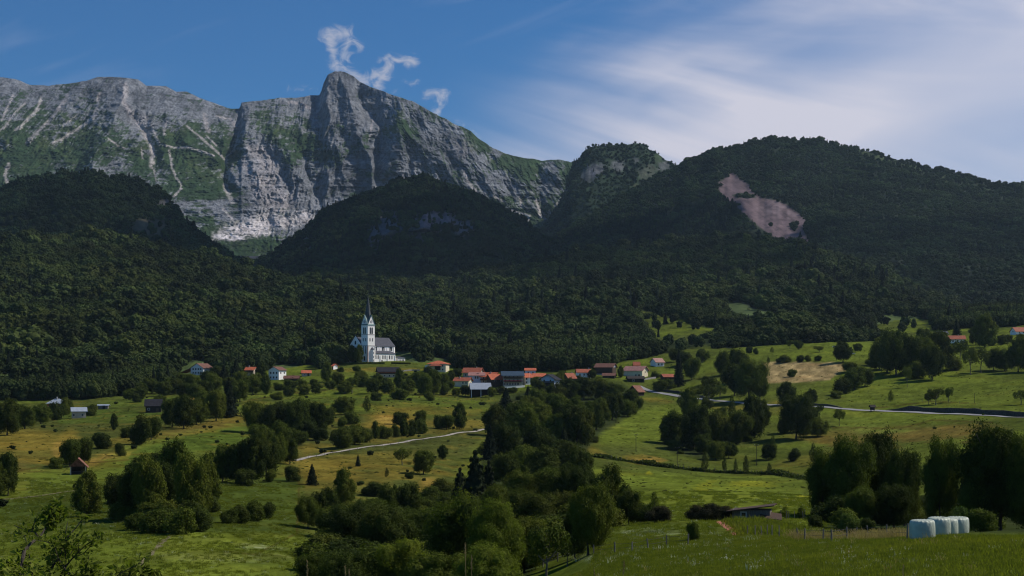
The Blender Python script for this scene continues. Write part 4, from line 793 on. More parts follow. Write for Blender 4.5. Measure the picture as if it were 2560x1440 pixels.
cluster('below the white houses on the left', 'trees below the small white houses', [(B, 632, 985, 50, 50), (O, 665, 986, 50, 28), (O, 817, 956, 52, 28), (S, 700, 976, 22, 30), (S, 728, 970, 24, 34), (S, 755, 968, 22, 34), (S, 785, 965, 18, 22), (S, 735, 950, 12, 16), (B, 520, 965, 40, 46), (B, 478, 975, 44, 50), (B, 440, 985, 40, 46)])
cluster('under the church mound', 'trees below the church', [(OP, 880, 982, 44, 48), (S, 905, 968, 34, 36), (B, 932, 985, 44, 42), (O, 998, 972, 52, 28), (S, 968, 966, 22, 30), (S, 1000, 998, 30, 44), (B, 1050, 968, 42, 44), (B, 1084, 988, 66, 46), (B, 1062, 990, 56, 46), (S, 1110, 988, 30, 30), (S, 850, 930, 14, 20), (S, 892, 930, 16, 22), (S, 1125, 975, 24, 24)])
cluster('standing beside the church', 'round clipped trees beside the church', [(O, 880, 907, 44, 22), (O, 898, 909, 48, 24), (O, 858, 906, 44, 24), (O, 842, 906, 40, 26)])
cluster('in the orchard at the forest edge', 'orchard trees at the left forest edge', [(B, 352, 990, 34, 38), (B, 380, 984, 38, 40), (B, 408, 990, 40, 42), (B, 434, 982, 36, 40), (B, 460, 994, 42, 44), (B, 488, 1000, 46, 46), (B, 512, 990, 44, 44), (B, 536, 984, 50, 44), (B, 420, 962, 34, 38), (B, 446, 958, 30, 34), (B, 540, 950, 36, 40), (B, 556, 958, 44, 38), (B, 575, 985, 46, 40), (B, 602, 968, 44, 40), (B, 640, 962, 30, 34), (O, 652, 950, 44, 26), (B, 350, 1000, 30, 36), (B, 322, 1000, 28, 34)])
cluster('in the orchard below the church mound', 'orchard trees below the church mound', [(B, 845, 965, 36, 40), (B, 862, 985, 34, 38), (B, 825, 975, 26, 32), (B, 900, 952, 26, 34), (B, 945, 960, 26, 30), (B, 970, 985, 34, 40), (B, 1020, 982, 36, 40), (B, 1030, 965, 30, 34), (S, 1075, 1002, 22, 30), (S, 940, 1002, 22, 30), (B, 1105, 965, 34, 34), (B, 790, 985, 28, 32), (B, 760, 990, 30, 34), (B, 720, 992, 28, 32), (S, 690, 1000, 22, 30)])
cluster('between the village houses', 'trees between the village houses', [(B, 1140, 990, 22, 26), (B, 1163, 990, 30, 28), (B, 1228, 992, 26, 24), (B, 1252, 985, 20, 30), (B, 1280, 982, 14, 34), (B, 1336, 968, 26, 24), (B, 1350, 984, 34, 30), (B, 1398, 962, 30, 26), (B, 1408, 948, 24, 22), (B, 1444, 958, 20, 26), (B, 1480, 948, 26, 24), (B, 1487, 930, 22, 20), (O, 1552, 944, 30, 16), (S, 1640, 944, 18, 26), (B, 1142, 945, 26, 26), (B, 1070, 935, 20, 24), (O, 1128, 955, 30, 20), (S, 1040, 945, 18, 26)])
# the wood that runs down from the village
cluster('at the upper end of the ravine wood', 'trees of the ravine wood', [(B, 1236, 1090, 78, 68), (C_, 1265, 1030, 62, 46), (B, 1290, 1070, 70, 60), (B, 1330, 1060, 74, 62), (B, 1310, 1110, 96, 78), (B, 1352, 1090, 84, 74), (C_, 1320, 1010, 46, 30), (B, 1345, 1020, 52, 50), (B, 1385, 1012, 56, 50), (B, 1420, 1005, 60, 56), (B, 1460, 1000, 62, 56), (B, 1500, 1000, 58, 56), (B, 1540, 1004, 48, 50), (B, 1575, 1012, 40, 42), (B, 1595, 1026, 34, 30), (B, 1400, 1060, 76, 66), (B, 1570, 1042, 44, 50)])
cluster('in the middle of the ravine wood', 'trees of the ravine wood', [(B, 1445, 1122, 116, 92), (B, 1490, 1075, 80, 64), (B, 1530, 1050, 74, 60), (B, 1395, 1120, 86, 76), (B, 1350, 1150, 90, 84), (C_, 1225, 1150, 90, 50), (B, 1270, 1150, 92, 80), (B, 1420, 1180, 86, 88), (B, 1365, 1210, 96, 86), (B, 1310, 1200, 96, 84), (B, 1455, 1230, 110, 70), (B, 1260, 1215, 90, 76), (O, 1440, 1060, 70, 44), (C_, 1410, 1150, 84, 42)])
cluster('on the pasture side of the wood', 'trees of the ravine wood', [(P_, 1188, 1262, 180, 120, 255), (P_, 1150, 1250, 130, 80, 265), (P_, 1222, 1258, 140, 86, 270), (N_, 1300, 1300, 130, 110), (N_, 1370, 1290, 130, 110), (N_, 1430, 1290, 140, 100), (O, 1530, 1312, 152, 84), (B, 1572, 1312, 96, 64), (N_, 1340, 1350, 120, 130), (N_, 1240, 1340, 140, 120), (N_, 1410, 1330, 110, 90), (N_, 1495, 1300, 120, 80)])
cluster('in the near wood at the bottom', 'trees of the near wood', [(O, 858, 1272, 102, 56), (N_, 770, 1322, 90, 66), (B, 815, 1326, 110, 76), (N_, 830, 1350, 90, 90), (S, 930, 1240, 34, 62), (B, 975, 1300, 96, 62), (B, 1018, 1302, 100, 66), (N_, 885, 1400, 150, 140), (N_, 965, 1420, 170, 150), (N_, 925, 1330, 90, 100), (N_, 1050, 1400, 130, 130), ('light', 1150, 1440, 250, 210, 128), ('light', 1238, 1452, 215, 150, 122), (N_, 1310, 1440, 150, 130, 130),
   ('neared', 1010, 1490, 170, 150, 120), (N_, 870, 1490, 150, 150, 118), (N_, 1100, 1520, 160, 170, 100), ('light', 1220, 1540, 160, 170, 92), ('neared', 800, 1470, 110, 120, 130), (S, 730, 1470, 60, 120, 125)])
cluster('on the near slope with forked trunks', 'trees on the near meadow edge', [(N_, 1470, 1395, 195, 118, 118), (N_, 1437, 1385, 120, 70, 125), (OP, 1367, 1452, 165, 116, 104), (OP, 1418, 1405, 90, 60, 116)])
cluster('in front of the big sloping meadow', 'shrubs in front of the big meadow', [(S, 1612, 1308, 48, 70), ('red', 1648, 1306, 42, 60), (PO, 1636, 1306, 74, 30), ('red', 1745, 1302, 40, 56), ('red', 1775, 1302, 44, 60), ('red', 1808, 1300, 36, 50), (S, 1733, 1352, 50, 30), (PO, 1962, 1296, 30, 18), (PO, 2002, 1296, 30, 18)])
cluster('in the dark group below the road', 'trees of the dark group below the road', [(O, 1722, 1046, 76, 56), (B, 1682, 1110, 84, 72), (B, 1735, 1125, 112, 76), (B, 1778, 1110, 90, 66), (B, 1812, 1108, 76, 60), (B, 1850, 1106, 84, 62), (O, 1880, 1098, 112, 60), (B, 1905, 1080, 84, 50), (B, 1790, 1150, 52, 50), (B, 1822, 1146, 44, 44), (B, 1757, 1135, 50, 44), (PO, 1830, 1060, 70, 22), (S, 1770, 1020, 30, 34), (OP, 1772, 1012, 56, 40), (S, 1800, 1040, 26, 34)])
cluster('of the dark clump just below the road', 'trees of the clump below the road', [(N_, 1990, 1098, 112, 92), (O, 1966, 1012, 58, 46), (B, 2031, 1012, 40, 32), (B, 2044, 1092, 50, 54), (B, 2010, 1080, 90, 66), (OP, 2050, 1040, 30, 22), (OP, 2098, 1065, 46, 30), (S, 1960, 1085, 50, 40)])
cluster('around the big tree by the hayfield', 'trees beside the hayfield', [(N_, 1872, 1002, 110, 86), (B, 1836, 990, 84, 62), (B, 1900, 1000, 76, 46), (B, 1850, 955, 82, 54), (B, 1812, 938, 62, 46), (OP, 1775, 985, 44, 46), (S, 1740, 985, 26, 40), (OP, 1800, 1000, 40, 36)])
cluster('between the red shed and the hayfield', 'trees behind the yellow house', [(C_, 1697, 966, 92, 34), (B, 1730, 950, 62, 44), (B, 1712, 915, 40, 40), (S, 1650, 978, 30, 40), (S, 1672, 972, 26, 34), (B, 1755, 905, 34, 34), (OP, 1750, 905, 24, 24), (B, 1690, 905, 36, 34), (S, 1770, 960, 22, 28)])
cluster('on the bright pasture crest', 'small trees on the pasture crest', [(B, 1873, 885, 22, 20), (S, 1890, 886, 16, 14), (PO, 1930, 882, 14, 10), (B, 1996, 874, 26, 22), (OP, 2048, 881, 18, 30), (OP, 1975, 872, 24, 22), (B, 1888, 865, 22, 24), (PO, 1921, 908, 16, 8), (S, 1965, 906, 20, 34), (S, 2000, 906, 18, 24), (S, 2020, 904, 16, 18), (S, 2045, 903, 15, 18), (B, 2108, 905, 52, 46), (B, 2145, 880, 24, 24), (S, 1948, 906, 12, 20)])
cluster('beside the mown hayfield', 'shrubs beside the hayfield', [(S, 1980, 942, 20, 22), (S, 2104, 986, 46, 52), (B, 2136, 974, 56, 54), (B, 2162, 966, 52, 50), (S, 2125, 930, 26, 40), (S, 2090, 996, 20, 30)])
cluster('in the belt across the right pasture', 'trees of the belt across the right pasture', [(B, 2218, 932, 99, 73), (B, 2240, 940, 124, 81), (B, 2270, 938, 108, 76), (B, 2198, 925, 64, 59), (OP, 2268, 968, 57, 24), (B, 2312, 934, 103, 63), (B, 2348, 928, 110, 76), (B, 2330, 950, 97, 61), (S, 2295, 945, 46, 56), (S, 2385, 925, 41, 49), (OP, 2426, 938, 76, 41), (OP, 2452, 932, 69, 46), (B, 2484, 926, 57, 46), (B, 2512, 928, 57, 44), (B, 2545, 930, 92, 56), (OP, 2400, 905, 60, 44), (B, 2575, 930, 80, 61), (S, 2180, 915, 23, 37)])
cluster('near the farmhouses on the right skyline', 'trees near the skyline farmhouses', [(O, 2462, 868, 84, 60), (B, 2440, 862, 44, 40), (B, 2503, 862, 26, 26), (B, 2520, 858, 22, 24), (B, 2310, 858, 40, 38), (C_, 2392, 838, 40, 26), (S, 2480, 864, 22, 26), (B, 2550, 850, 16, 20), (B, 2290, 868, 22, 26)])
cluster('on the upper right pasture', 'scattered trees of the upper right pasture', [(PO, 2227, 1004, 28, 14), (OP, 2340, 1012, 46, 48), (OP, 2372, 1006, 42, 28), (OP, 2553, 1012, 40, 42), (OP, 2322, 1012, 34, 30)])
cluster('along the dark fence line', 'saplings along the fence line', [(PO, 1762, 1180, 50, 18), (PO, 1811, 1182, 44, 12), (PO, 1839, 1183, 36, 11), (PO, 1865, 1184, 44, 15), (PO, 1923, 1185, 28, 12)])
cluster('in the hollow above the fence line', 'trees in the hollow above the fence line', [(B, 1922, 1150, 42, 42), (PO, 1932, 1150, 62, 18), (S, 1984, 1153, 32, 34), (PO, 2033, 1162, 54, 18)])
cluster('in the big dark group behind the bales', 'big trees behind the wrapped bales', [(N_, 2058, 1328, 180, 96, 190), (N_, 2116, 1326, 222, 120, 185), (N_, 2188, 1326, 244, 116, 190), (N_, 2262, 1328, 206, 92, 175), (N_, 2235, 1330, 120, 100, 165), (N_, 2350, 1332, 246, 100, 160), (N_, 2436, 1334, 150, 90, 150), (N_, 2500, 1336, 292, 196, 150), (N_, 2575, 1336, 240, 130, 145), (N_, 2452, 1340, 210, 90, 158),
   (N_, 2610, 1340, 230, 150, 150), (N_, 2155, 1330, 110, 90, 165)])
cluster('in front of the big dark trees', 'low bushes in front of the big dark trees', [('lightbush', 2128, 1330, 60, 64, 140), (S, 2172, 1334, 42, 44, 138), (S, 2455, 1326, 60, 80, 112), ('lightbush', 2400, 1328, 74, 70, 118), (S, 2040, 1318, 34, 40, 165)])

# ------------------------------------------------------------------ the far forest: far more trees than anyone could count, one object of each stand
FCOL = bpy.data.collections.new('forest_kit')      # not linked into the scene: only the forest uses it
def far_tree(kind, seed, n_, s_, mat, core=.86):
    cm = crown_mesh('far_tree', kind, seed, n_, s_, core); cm.materials.append(mat); o = bpy.data.objects.new('far_tree', cm); FCOL.objects.link(o); o.name = 'far_tree_%02d' % len(FCOL.objects); return o
for i in range(5): far_tree('broad', 200 + i, 520, .075, M['leaf_far'], .92)
for i in range(2): far_tree('oval', 210 + i, 420, .075, M['leaf_far'])
for i in range(2): far_tree('conifer', 220 + i, 420, .07, M['needle_far'])
for i in range(4): far_tree('broad', 230 + i, 130, .12, M['leaf_hill'], .95)
for i in range(2): far_tree('conifer', 240 + i, 110, .12, M['needle_far'])
for i in range(3): bm_, _t = proto('bush', i); o = bpy.data.objects.new('bush_%d' % i, bm_); FCOL.objects.link(o); o.name = 'far_tree_%02d' % (len(FCOL.objects))
def forest_nodes():
    t = bpy.data.node_groups.new('forest_planting', 'GeometryNodeTree'); t.interface.new_socket('Geometry', in_out='INPUT', socket_type='NodeSocketGeometry'); t.interface.new_socket('Geometry', in_out='OUTPUT', socket_type='NodeSocketGeometry')
    N = t.nodes; L = t.links; gi = N.new('NodeGroupInput'); go = N.new('NodeGroupOutput'); ci = N.new('GeometryNodeCollectionInfo'); ci.inputs['Collection'].default_value = FCOL; ci.inputs['Separate Children'].default_value = True; ci.inputs['Reset Children'].default_value = True
    ip = N.new('GeometryNodeInstanceOnPoints'); ip.inputs['Pick Instance'].default_value = True
    def attr(nm, typ): a = N.new('GeometryNodeInputNamedAttribute'); a.data_type = typ; a.inputs['Name'].default_value = nm; return a.outputs['Attribute']
    L.new(gi.outputs[0], ip.inputs['Points']); L.new(ci.outputs[0], ip.inputs['Instance']); L.new(attr('pick', 'INT'), ip.inputs['Instance Index'])
    cx = N.new('ShaderNodeCombineXYZ'); L.new(attr('turn', 'FLOAT'), cx.inputs[2]); L.new(cx.outputs[0], ip.inputs['Rotation']); L.new(attr('size', 'FLOAT_VECTOR'), ip.inputs['Scale']); L.new(ip.outputs[0], go.inputs[0]); return t
FN = forest_nodes(); FRNG = np.random.default_rng(9); NTREES = [0]
def forest(label, P, pick, hgt, wid):
    n_ = len(P); me = bpy.data.meshes.new('forest'); me.vertices.add(n_); me.vertices.foreach_set('co', P.astype(np.float32).ravel())
    a = me.attributes.new('pick', 'INT', 'POINT'); a.data.foreach_set('value', pick.astype(np.int32)); a = me.attributes.new('turn', 'FLOAT', 'POINT'); a.data.foreach_set('value', FRNG.uniform(0, 6.28, n_).astype(np.float32))
    a = me.attributes.new('size', 'FLOAT_VECTOR', 'POINT'); a.data.foreach_set('vector', np.stack([wid, wid, hgt], -1).astype(np.float32).ravel())
    o = obj('forest', me); md = o.modifiers.new('planting', 'NODES'); md.node_group = FN; tag(o, label, 'forest', kind='stuff'); NTREES[0] += n_; return o
def scatter_hill(H, label, spacing, size, near, skip=None, con=.12, tmin=0.0, urange=(-260, 2820)):
    """plant a hill's face evenly by true area"""
    Ug = np.linspace(max(H.u0, urange[0]), min(H.u1, urange[1]), 240); Tg = np.linspace(tmin, 1.02, 120); u, t = np.meshgrid(Ug, Tg); uu_, vv_, d = H.point(u, np.minimum(t, 1)); P = pix(uu_, vv_, d); 
    e1 = P[1:, :-1] - P[:-1, :-1]; e2 = P[:-1, 1:] - P[:-1, :-1]; A = np.linalg.norm(np.cross(e1, e2), axis=-1); n_ = FRNG.poisson(A / spacing ** 2)
    jj, ii = np.nonzero(n_); rep = n_[jj, ii]; jj = np.repeat(jj, rep); ii = np.repeat(ii, rep); uf = Ug[ii] + FRNG.random(len(ii)) * (Ug[1] - Ug[0]); tf = Tg[jj] + FRNG.random(len(jj)) * (Tg[1] - Tg[0])
    uu_, vv_, d = H.point(uf, np.clip(tf, 0, 1)); keep = np.ones(len(uf), bool)
    if skip is not None: keep &= FRNG.random(len(uf)) > skip(uu_, vv_)
    uu_, vv_, d = uu_[keep], vv_[keep], d[keep]; P = pix(uu_, vv_, d); P[:, 2] -= .4
    patch = fbm(P[:, 0] / 130, P[:, 1] / 130, P[:, 2] / 130, 3, seed=66); cf = FRNG.random(len(P)) < np.clip(con + patch * .5, 0, .9); hgt = size * (.62 + .85 * FRNG.random(len(P)) ** 1.6) * (1 + .35 * patch) * np.where(cf, 1.15, 1); wid = hgt * FRNG.uniform(.95, 1.35, len(P)) * np.where(cf, .55, 1)
    pick = np.where(cf, FRNG.integers(7, 9, len(P)), FRNG.integers(0, 7, len(P))) if near else np.where(cf, FRNG.integers(13, 15, len(P)), FRNG.integers(9, 13, len(P)))
    return forest(label, P, pick, hgt, wid)
clear3 = lambda u, v: np.maximum(np.maximum(clearing(u, v), clearing(u, v - 13)), clearing(u, v - 26)) * .994
scatter_hill(H1, 'dense broadleaf forest covering the near left hillside', 7.2, 10.5, True, clear3, .04)
scatter_hill(H2, 'dense broadleaf forest on the broad hill behind the village', 7.4, 10.5, True, clear3, .08)
scatter_hill(H1, 'taller crowns standing out of the left hillside forest', 27, 17, True, clear3, .1)
scatter_hill(H2, 'taller crowns standing out of the forest behind the village', 27, 17, True, clear3, .2)
scatter_hill(H8, 'dark wood covering the small knoll behind the pasture crest', 6.5, 10.5, True, None, .02)
craggy = lambda spots: (lambda u, v: np.max([.85 * k * (np.hypot((u - cu) / ru, (v - cv) / rv) < .85) for cu, cv, ru, rv, k, c_ in spots], 0))
scatter_hill(H3, 'shaded forest on the dark hill at the left', 8.6, 9.5, False, craggy([(a[0], a[1], a[2], a[3], 1.0, 0) for a in CRAG3]), .1, .1)
scatter_hill(H4, 'shaded forest on the dark hill below the summit', 8.8, 9.5, False, craggy([(a[0], a[1], a[2], a[3], a[4], 0) for a in CRAG4]), .25, .1)
scatter_hill(H5b, 'dark conifer forest on the spur in front of the landslide', 9, 12, False, None, .55, .1)
scatter_hill(H5, 'forest covering the long wooded mountain on the right', 8.2, 7.8, False, lambda u, v: np.maximum(np.maximum(scar(u, v), scar(u, v - 7)) * .998, green5(u, v) * .95), .12, .12)
scatter_hill(H6, 'trees and scrub on the rocky butte', 12, 8, False, craggy([(a[0], a[1], a[2], a[3], 1.1, 0) for a in CRAG6]), .1, .2)
# the forest margin standing on the valley ground
n_ = 60000; u_ = FRNG.uniform(-250, 2800, n_); d_ = np.sqrt(FRNG.uniform(880 ** 2, 1640 ** 2, n_)); z_ = gz(u_, d_); v_ = HV - z_ / d_ * F; fl_ = np.interp(u_, *FLINE)
k = (v_ < fl_ + 3 * fbm(u_ / 30, u_ * 0, oct=2, seed=3)) & (FRNG.random(n_) > clear3(u_, v_))
k &= FRNG.random(n_) < .80
P = np.stack([(u_ - 1280) / F * d_, d_, z_ - .3], -1)[k]; hg = FRNG.uniform(7.5, 13, len(P)); cf = FRNG.random(len(P)) < .06
forest('belt of broadleaf trees at the foot of the forest behind the village', P, np.where(cf, FRNG.integers(7, 9, len(P)), FRNG.integers(0, 7, len(P))), hg * np.where(cf, 1.3, 1), hg * FRNG.uniform(.75, 1.1, len(P)) * np.where(cf, .55, 1))
# undergrowth between the trunks of the dark woods
P = []
for W_, dens in zip(WOODS, (420, 60, 40, 60)):
    W_ = np.array(W_); c_ = 0
    while c_ < dens:
        u_ = TREE_RNG.uniform(W_[:, 0].min(), W_[:, 0].max()); v_ = TREE_RNG.uniform(W_[:, 1].min(), W_[:, 1].max())
        if inpoly(u_, v_, [tuple(p) for p in W_]):
            p = at(u_, v_); c_ += 1
            if p[1] > 135: P.append(p)
P = np.array(P); P[:, 2] -= .3; hg = FRNG.uniform(1.5, 4.5, len(P)); forest('undergrowth filling the dark woods in the valley', P, FRNG.integers(15, 18, len(P)), hg, hg * 1.5)
print('forest trees', NTREES[0])

# bushes, briars and coarse tussocks scattered over the slopes: nobody would count them
def scatter_ground(label, n0, urange, drange, keep, hmin, hmax, wide, name='shrubbery'):
    u_ = FRNG.uniform(*urange, n0); d_ = np.sqrt(FRNG.uniform(drange[0] ** 2, drange[1] ** 2, n0)); z_ = gz(u_, d_); v_ = HV - z_ / d_ * F; x_ = (u_ - 1280) / F * d_
    k = keep(u_, v_, x_, d_); P = np.stack([x_, d_, z_ - .08], -1)[k]; h = FRNG.uniform(hmin, hmax, len(P)) * (.6 + .8 * FRNG.random(len(P)) ** 3); o_ = forest(label, P, FRNG.integers(0, 5, len(P)), h, h * wide * FRNG.uniform(.8, 1.4, len(P))); o_.name = name; return o_
def kg(u, v, x, y):
    c_ = fbm(x / 28, y / 28, oct=3, seed=71); road_, _ = segdist(u, v, ROADPX); left = u < 1230
    on = (v > np.interp(u, *FLINE) + 6) & (road_ > 9) & (v < 1330); wood_ = fbm(x / 9, y / 9, oct=2, seed=72)
    p = np.where(left, .02 + .6 * np.clip(c_ + wood_ * .5, 0, 1), .001 + .10 * np.clip(c_ + wood_ * .4 - .2, 0, 1)); mown = polymask(u, v, [(540, 1220), (745, 1200), (745, 1420), (300, 1440), (100, 1300), (540, 1330)], 6) + polymask(u, v, [(1500, 1195), (2030, 1205), (2030, 1300), (1600, 1300)], 5) + polymask(u, v, [(1490, 1090), (1640, 1010), (1690, 1060), (1600, 1110)], 4) + polymask(u, v, [(60, 1190), (250, 1190), (250, 1240), (30, 1250)], 4) + polymask(u, v, [(1900, 904), (2130, 904), (2100, 960), (1900, 960)], 3)
    return on & (FRNG.random(len(u)) < p * np.clip(1 - mown, 0, 1)) & (y > 160)
ROADPX = [(1596, 965), (1662, 985), (1735, 996), (1830, 1006), (1980, 1014), (2110, 1023), (2320, 1033), (2700, 1050)]
scatter_ground('low briars and small bushes dotted over the rough slopes', 7000, (-60, 2620), (200, 1180), kg, .5, 2.0, 1.5)
def kt(u, v, x, y):
    c_ = fbm(x / 16, y / 16, oct=3, seed=74); road_, _ = segdist(u, v, ROADPX); return (v > np.interp(u, *FLINE)) & (road_ > 6) & (FRNG.random(len(u)) < .15 + .42 * np.clip(c_ * 1.5, 0, 1))
M['tussock'] = foliage('tussock', (.052, .064, .010), (.115, .130, .020), (.13, .125, .026), .4)
TCOL = bpy.data.collections.new('tussock_kit')
for i in range(4):
    cm = crown_mesh('tussock', 'bush', 300 + i, 60, .22, .7); cm.materials.append(M['tussock']); o = bpy.data.objects.new('tussock', cm); TCOL.objects.link(o); o.name = 'tussock_%02d' % i
FN3 = FN.copy(); [setattr(nd.inputs['Collection'], 'default_value', TCOL) for nd in FN3.nodes if nd.bl_idname == 'GeometryNodeCollectionInfo']
def tussocks(label, n0, urange, drange, keep, hmin, hmax):
    o_ = scatter_ground(label, n0, urange, drange, keep, hmin, hmax, 3.0, 'grass'); o_.modifiers[0].node_group = FN3
    a = o_.data.attributes['pick']; n_ = len(o_.data.vertices); a.data.foreach_set('value', FRNG.integers(0, 4, n_).astype(np.int32))
tussocks('coarse grass tussocks and meadow herbs on the valley pastures', 90000, (-60, 2620), (330, 1150), kt, .10, .34)
# ------------------------------------------------------------------ buildings
R_ = math.radians
def window(parent, face, a, z, w_, h, L, W, arch=False, fr='frame', pane='pane', rim=.14):
    """a = distance along the face from its middle; built proud of the wall, the pane as a sub-part"""
    def place(px, off, pz):
        return {'f': (px, -W / 2 - off, pz), 'b': (-px, W / 2 + off, pz), 'r': (L / 2 + off, px, pz), 'l': (-L / 2 - off, -px, pz)}[face]
    def outline(w2, h2, z0):
        if not arch: return [(-w2, z0), (w2, z0), (w2, z0 + h2), (-w2, z0 + h2)]
        s_ = z0 + h2 - w2 * 1.25; return [(-w2, z0), (w2, z0), (w2, s_)] + [(w2 * (1 - t), s_ + w2 * 1.25 * math.sin(math.acos(max(-1, 1 - t)))) for t in (.3, .65)] + [(0, z0 + h2)] + [(-w2 * (1 - t), s_ + w2 * 1.25 * math.sin(math.acos(max(-1, 1 - t)))) for t in (.65, .3)] + [(-w2, s_)]
    o1 = outline(w_ / 2 + rim, h + 2 * rim, z - rim); o2 = outline(w_ / 2, h, z)
    f = MB().prism(o1, lambda p: place(a + p[0], -.02, p[1]), lambda p: place(a + p[0], .05, p[1])).build('window', M[fr], parent)
    MB().prism(o2, lambda p: place(a + p[0], .04, p[1]), lambda p: place(a + p[0], .075, p[1])).build('pane', M[pane], f)
    return f
def gable_wall(L, W, hw, hr, foot=-1.5):
    mb = MB(); pts = [(-W / 2, foot), (W / 2, foot), (W / 2, hw), (0, hw + hr), (-W / 2, hw)]
    mb.add([(-L / 2, y, z) for y, z in pts] + [(L / 2, y, z) for y, z in pts], [(0, 1, 6, 5), (1, 2, 7, 6), (2, 3, 8, 7), (3, 4, 9, 8), (4, 0, 5, 9)], [(0, 2, 1), (0, 4, 2), (4, 3, 2), (5, 6, 7), (5, 7, 9), (9, 7, 8)])
    return mb
def gable_roof(L, W, hw, hr, ov=.7, th=.22, ex=.06):
    mb = MB(); sl = hr / (W / 2); y1 = W / 2 + ov; z1 = hw - sl * ov; n_ = 6
    for s in (-1, 1):
        A = [(-L / 2 - ov, 0, hw + hr + ex), (L / 2 + ov, 0, hw + hr + ex), (L / 2 + ov, s * y1, z1 + ex), (-L / 2 - ov, s * y1, z1 + ex)]; B_ = [(x, y, z + th) for x, y, z in A]
        mb.add(A + B_, [(0, 1, 2, 3), (4, 7, 6, 5), (0, 4, 5, 1), (1, 5, 6, 2), (2, 6, 7, 3), (3, 7, 4, 0)])
    return mb
def hip_roof(L, W, hw, hr, ov=.7, th=.2):
    mb = MB(); a, b_ = L / 2 + ov, W / 2 + ov; rl = max(.05, L / 2 - W / 2); z = hw - .15
    A = [(-a, -b_, z), (a, -b_, z), (a, b_, z), (-a, b_, z), (-rl, 0, hw + hr), (rl, 0, hw + hr)]; B_ = [(-a, -b_, z - th), (a, -b_, z - th), (a, b_, z - th), (-a, b_, z - th)]
    mb.add(A + B_, [(0, 1, 5, 4), (2, 3, 4, 5), (0, 6, 7, 1), (1, 7, 8, 2), (2, 8, 9, 3), (3, 9, 6, 0), (6, 9, 8, 7)], [(1, 2, 5), (3, 0, 4)])
    return mb
def house(label, u, v, Lpx, Wm, hw, hr, yaw, wall, roof, d=None, wins=(), chimney=None, hip=False, ov=.7, name='house', cat='house', group='houses of the village', balcony=None, upper=None, door=None, annex=None, gable_trim=None, back=True):
    p = at(u, v)
    s = p[1] / F; ya = R_(yaw); L = (Lpx * s - Wm * abs(math.sin(ya)) * .9) / max(.25, abs(math.cos(ya))) if Lpx > 0 else -Lpx
    dep = (abs(math.cos(ya)) * Wm + abs(math.sin(ya)) * L) / 2
    root = empty(name, (p[0], p[1] + dep * (1 if back else 0), p[2]), ya, label, cat, group)
    gable_wall(L, Wm, hw, hr).build('wall', M[wall], root) if not hip else MB().box(-L / 2, L / 2, -Wm / 2, Wm / 2, -1.5, hw).build('wall', M[wall], root)
    (hip_roof(L, Wm, hw, hr, ov) if hip else gable_roof(L, Wm, hw, hr, ov)).build('roof', M[roof], root)
    rf = [c for c in root.children if c.name.startswith('roof')][0]
    if chimney: cx, cyy = chimney; zc = hw + hr * (1 - abs(cyy) / (Wm / 2)); MB().box(cx * L - .35, cx * L + .35, cyy - .35, cyy + .35, zc - .3, zc + 1.3).build('chimney', M['stone'], rf)
    for w_ in wins: window(root, *w_, L, Wm)
    if upper:    # timber cladding round the upper floor
        z0 = upper; e = .09
        MB().box(-L / 2 - e, L / 2 + e, -Wm / 2 - e, -Wm / 2 + .02, z0, hw - .25).box(-L / 2 - e, -L / 2 + .02, -Wm / 2 + .03, Wm / 2 + e, z0, hw - .25).box(L / 2 - .02, L / 2 + e, -Wm / 2 + .03, Wm / 2 + e, z0, hw - .25).build('timber_cladding', M['timber'], root)
    if balcony:
        for z0, f_ in balcony:
            if f_ == 'f':
                bc = MB().box(-L / 2, L / 2, -Wm / 2 - 1.3, -Wm / 2 - .05, z0 - .18, z0).build('balcony', M['darktimber'], root)
                rl = MB().box(-L / 2, L / 2, -Wm / 2 - 1.38, -Wm / 2 - 1.31, z0 + .1, z0 + 1.0); [rl.box(-L / 2 + L * k / 6 - .05, -L / 2 + L * k / 6 + .05, -Wm / 2 - 1.30, -Wm / 2 - 1.2, z0, z0 + 1.05) for k in range(7)]; rl.build('railing', M['timber'], bc)
            else:
                sx = L / 2 if f_ == 'r' else -L / 2; sg = 1 if f_ == 'r' else -1; lo, hi = sorted((sx + sg * .05, sx + sg * 1.2)); bc = MB().box(lo, hi, -Wm / 2, Wm / 2, z0 - .18, z0).build('balcony', M['darktimber'], root)
                lo, hi = sorted((sx + sg * 1.21, sx + sg * 1.28)); MB().box(lo, hi, -Wm / 2, Wm / 2, z0 + .1, z0 + 1.0).build('railing', M['timber'], bc)
    if door:
        face, a, dm = door; window(root, face, a, 0.05, 1.1, 2.1, L, Wm, fr=dm, pane=dm).name = 'door'
    if gable_trim:
        pass
    return root, L
W4 = lambda f, xs, zs, w_=.95, h=1.25: [(f, x, z, w_, h) for x in xs for z in zs]

# church: nave axis runs away to the right, tower at the near corner
cp = at(945, 908); cz = cp[2]; k45 = math.sqrt(.5)
cb = empty('church', (cp[0] + (919.5 - 945) / F * cp[1], cp[1], cz), R_(49), 'white church with tall dark pointed spire on the mound above the village', 'church')
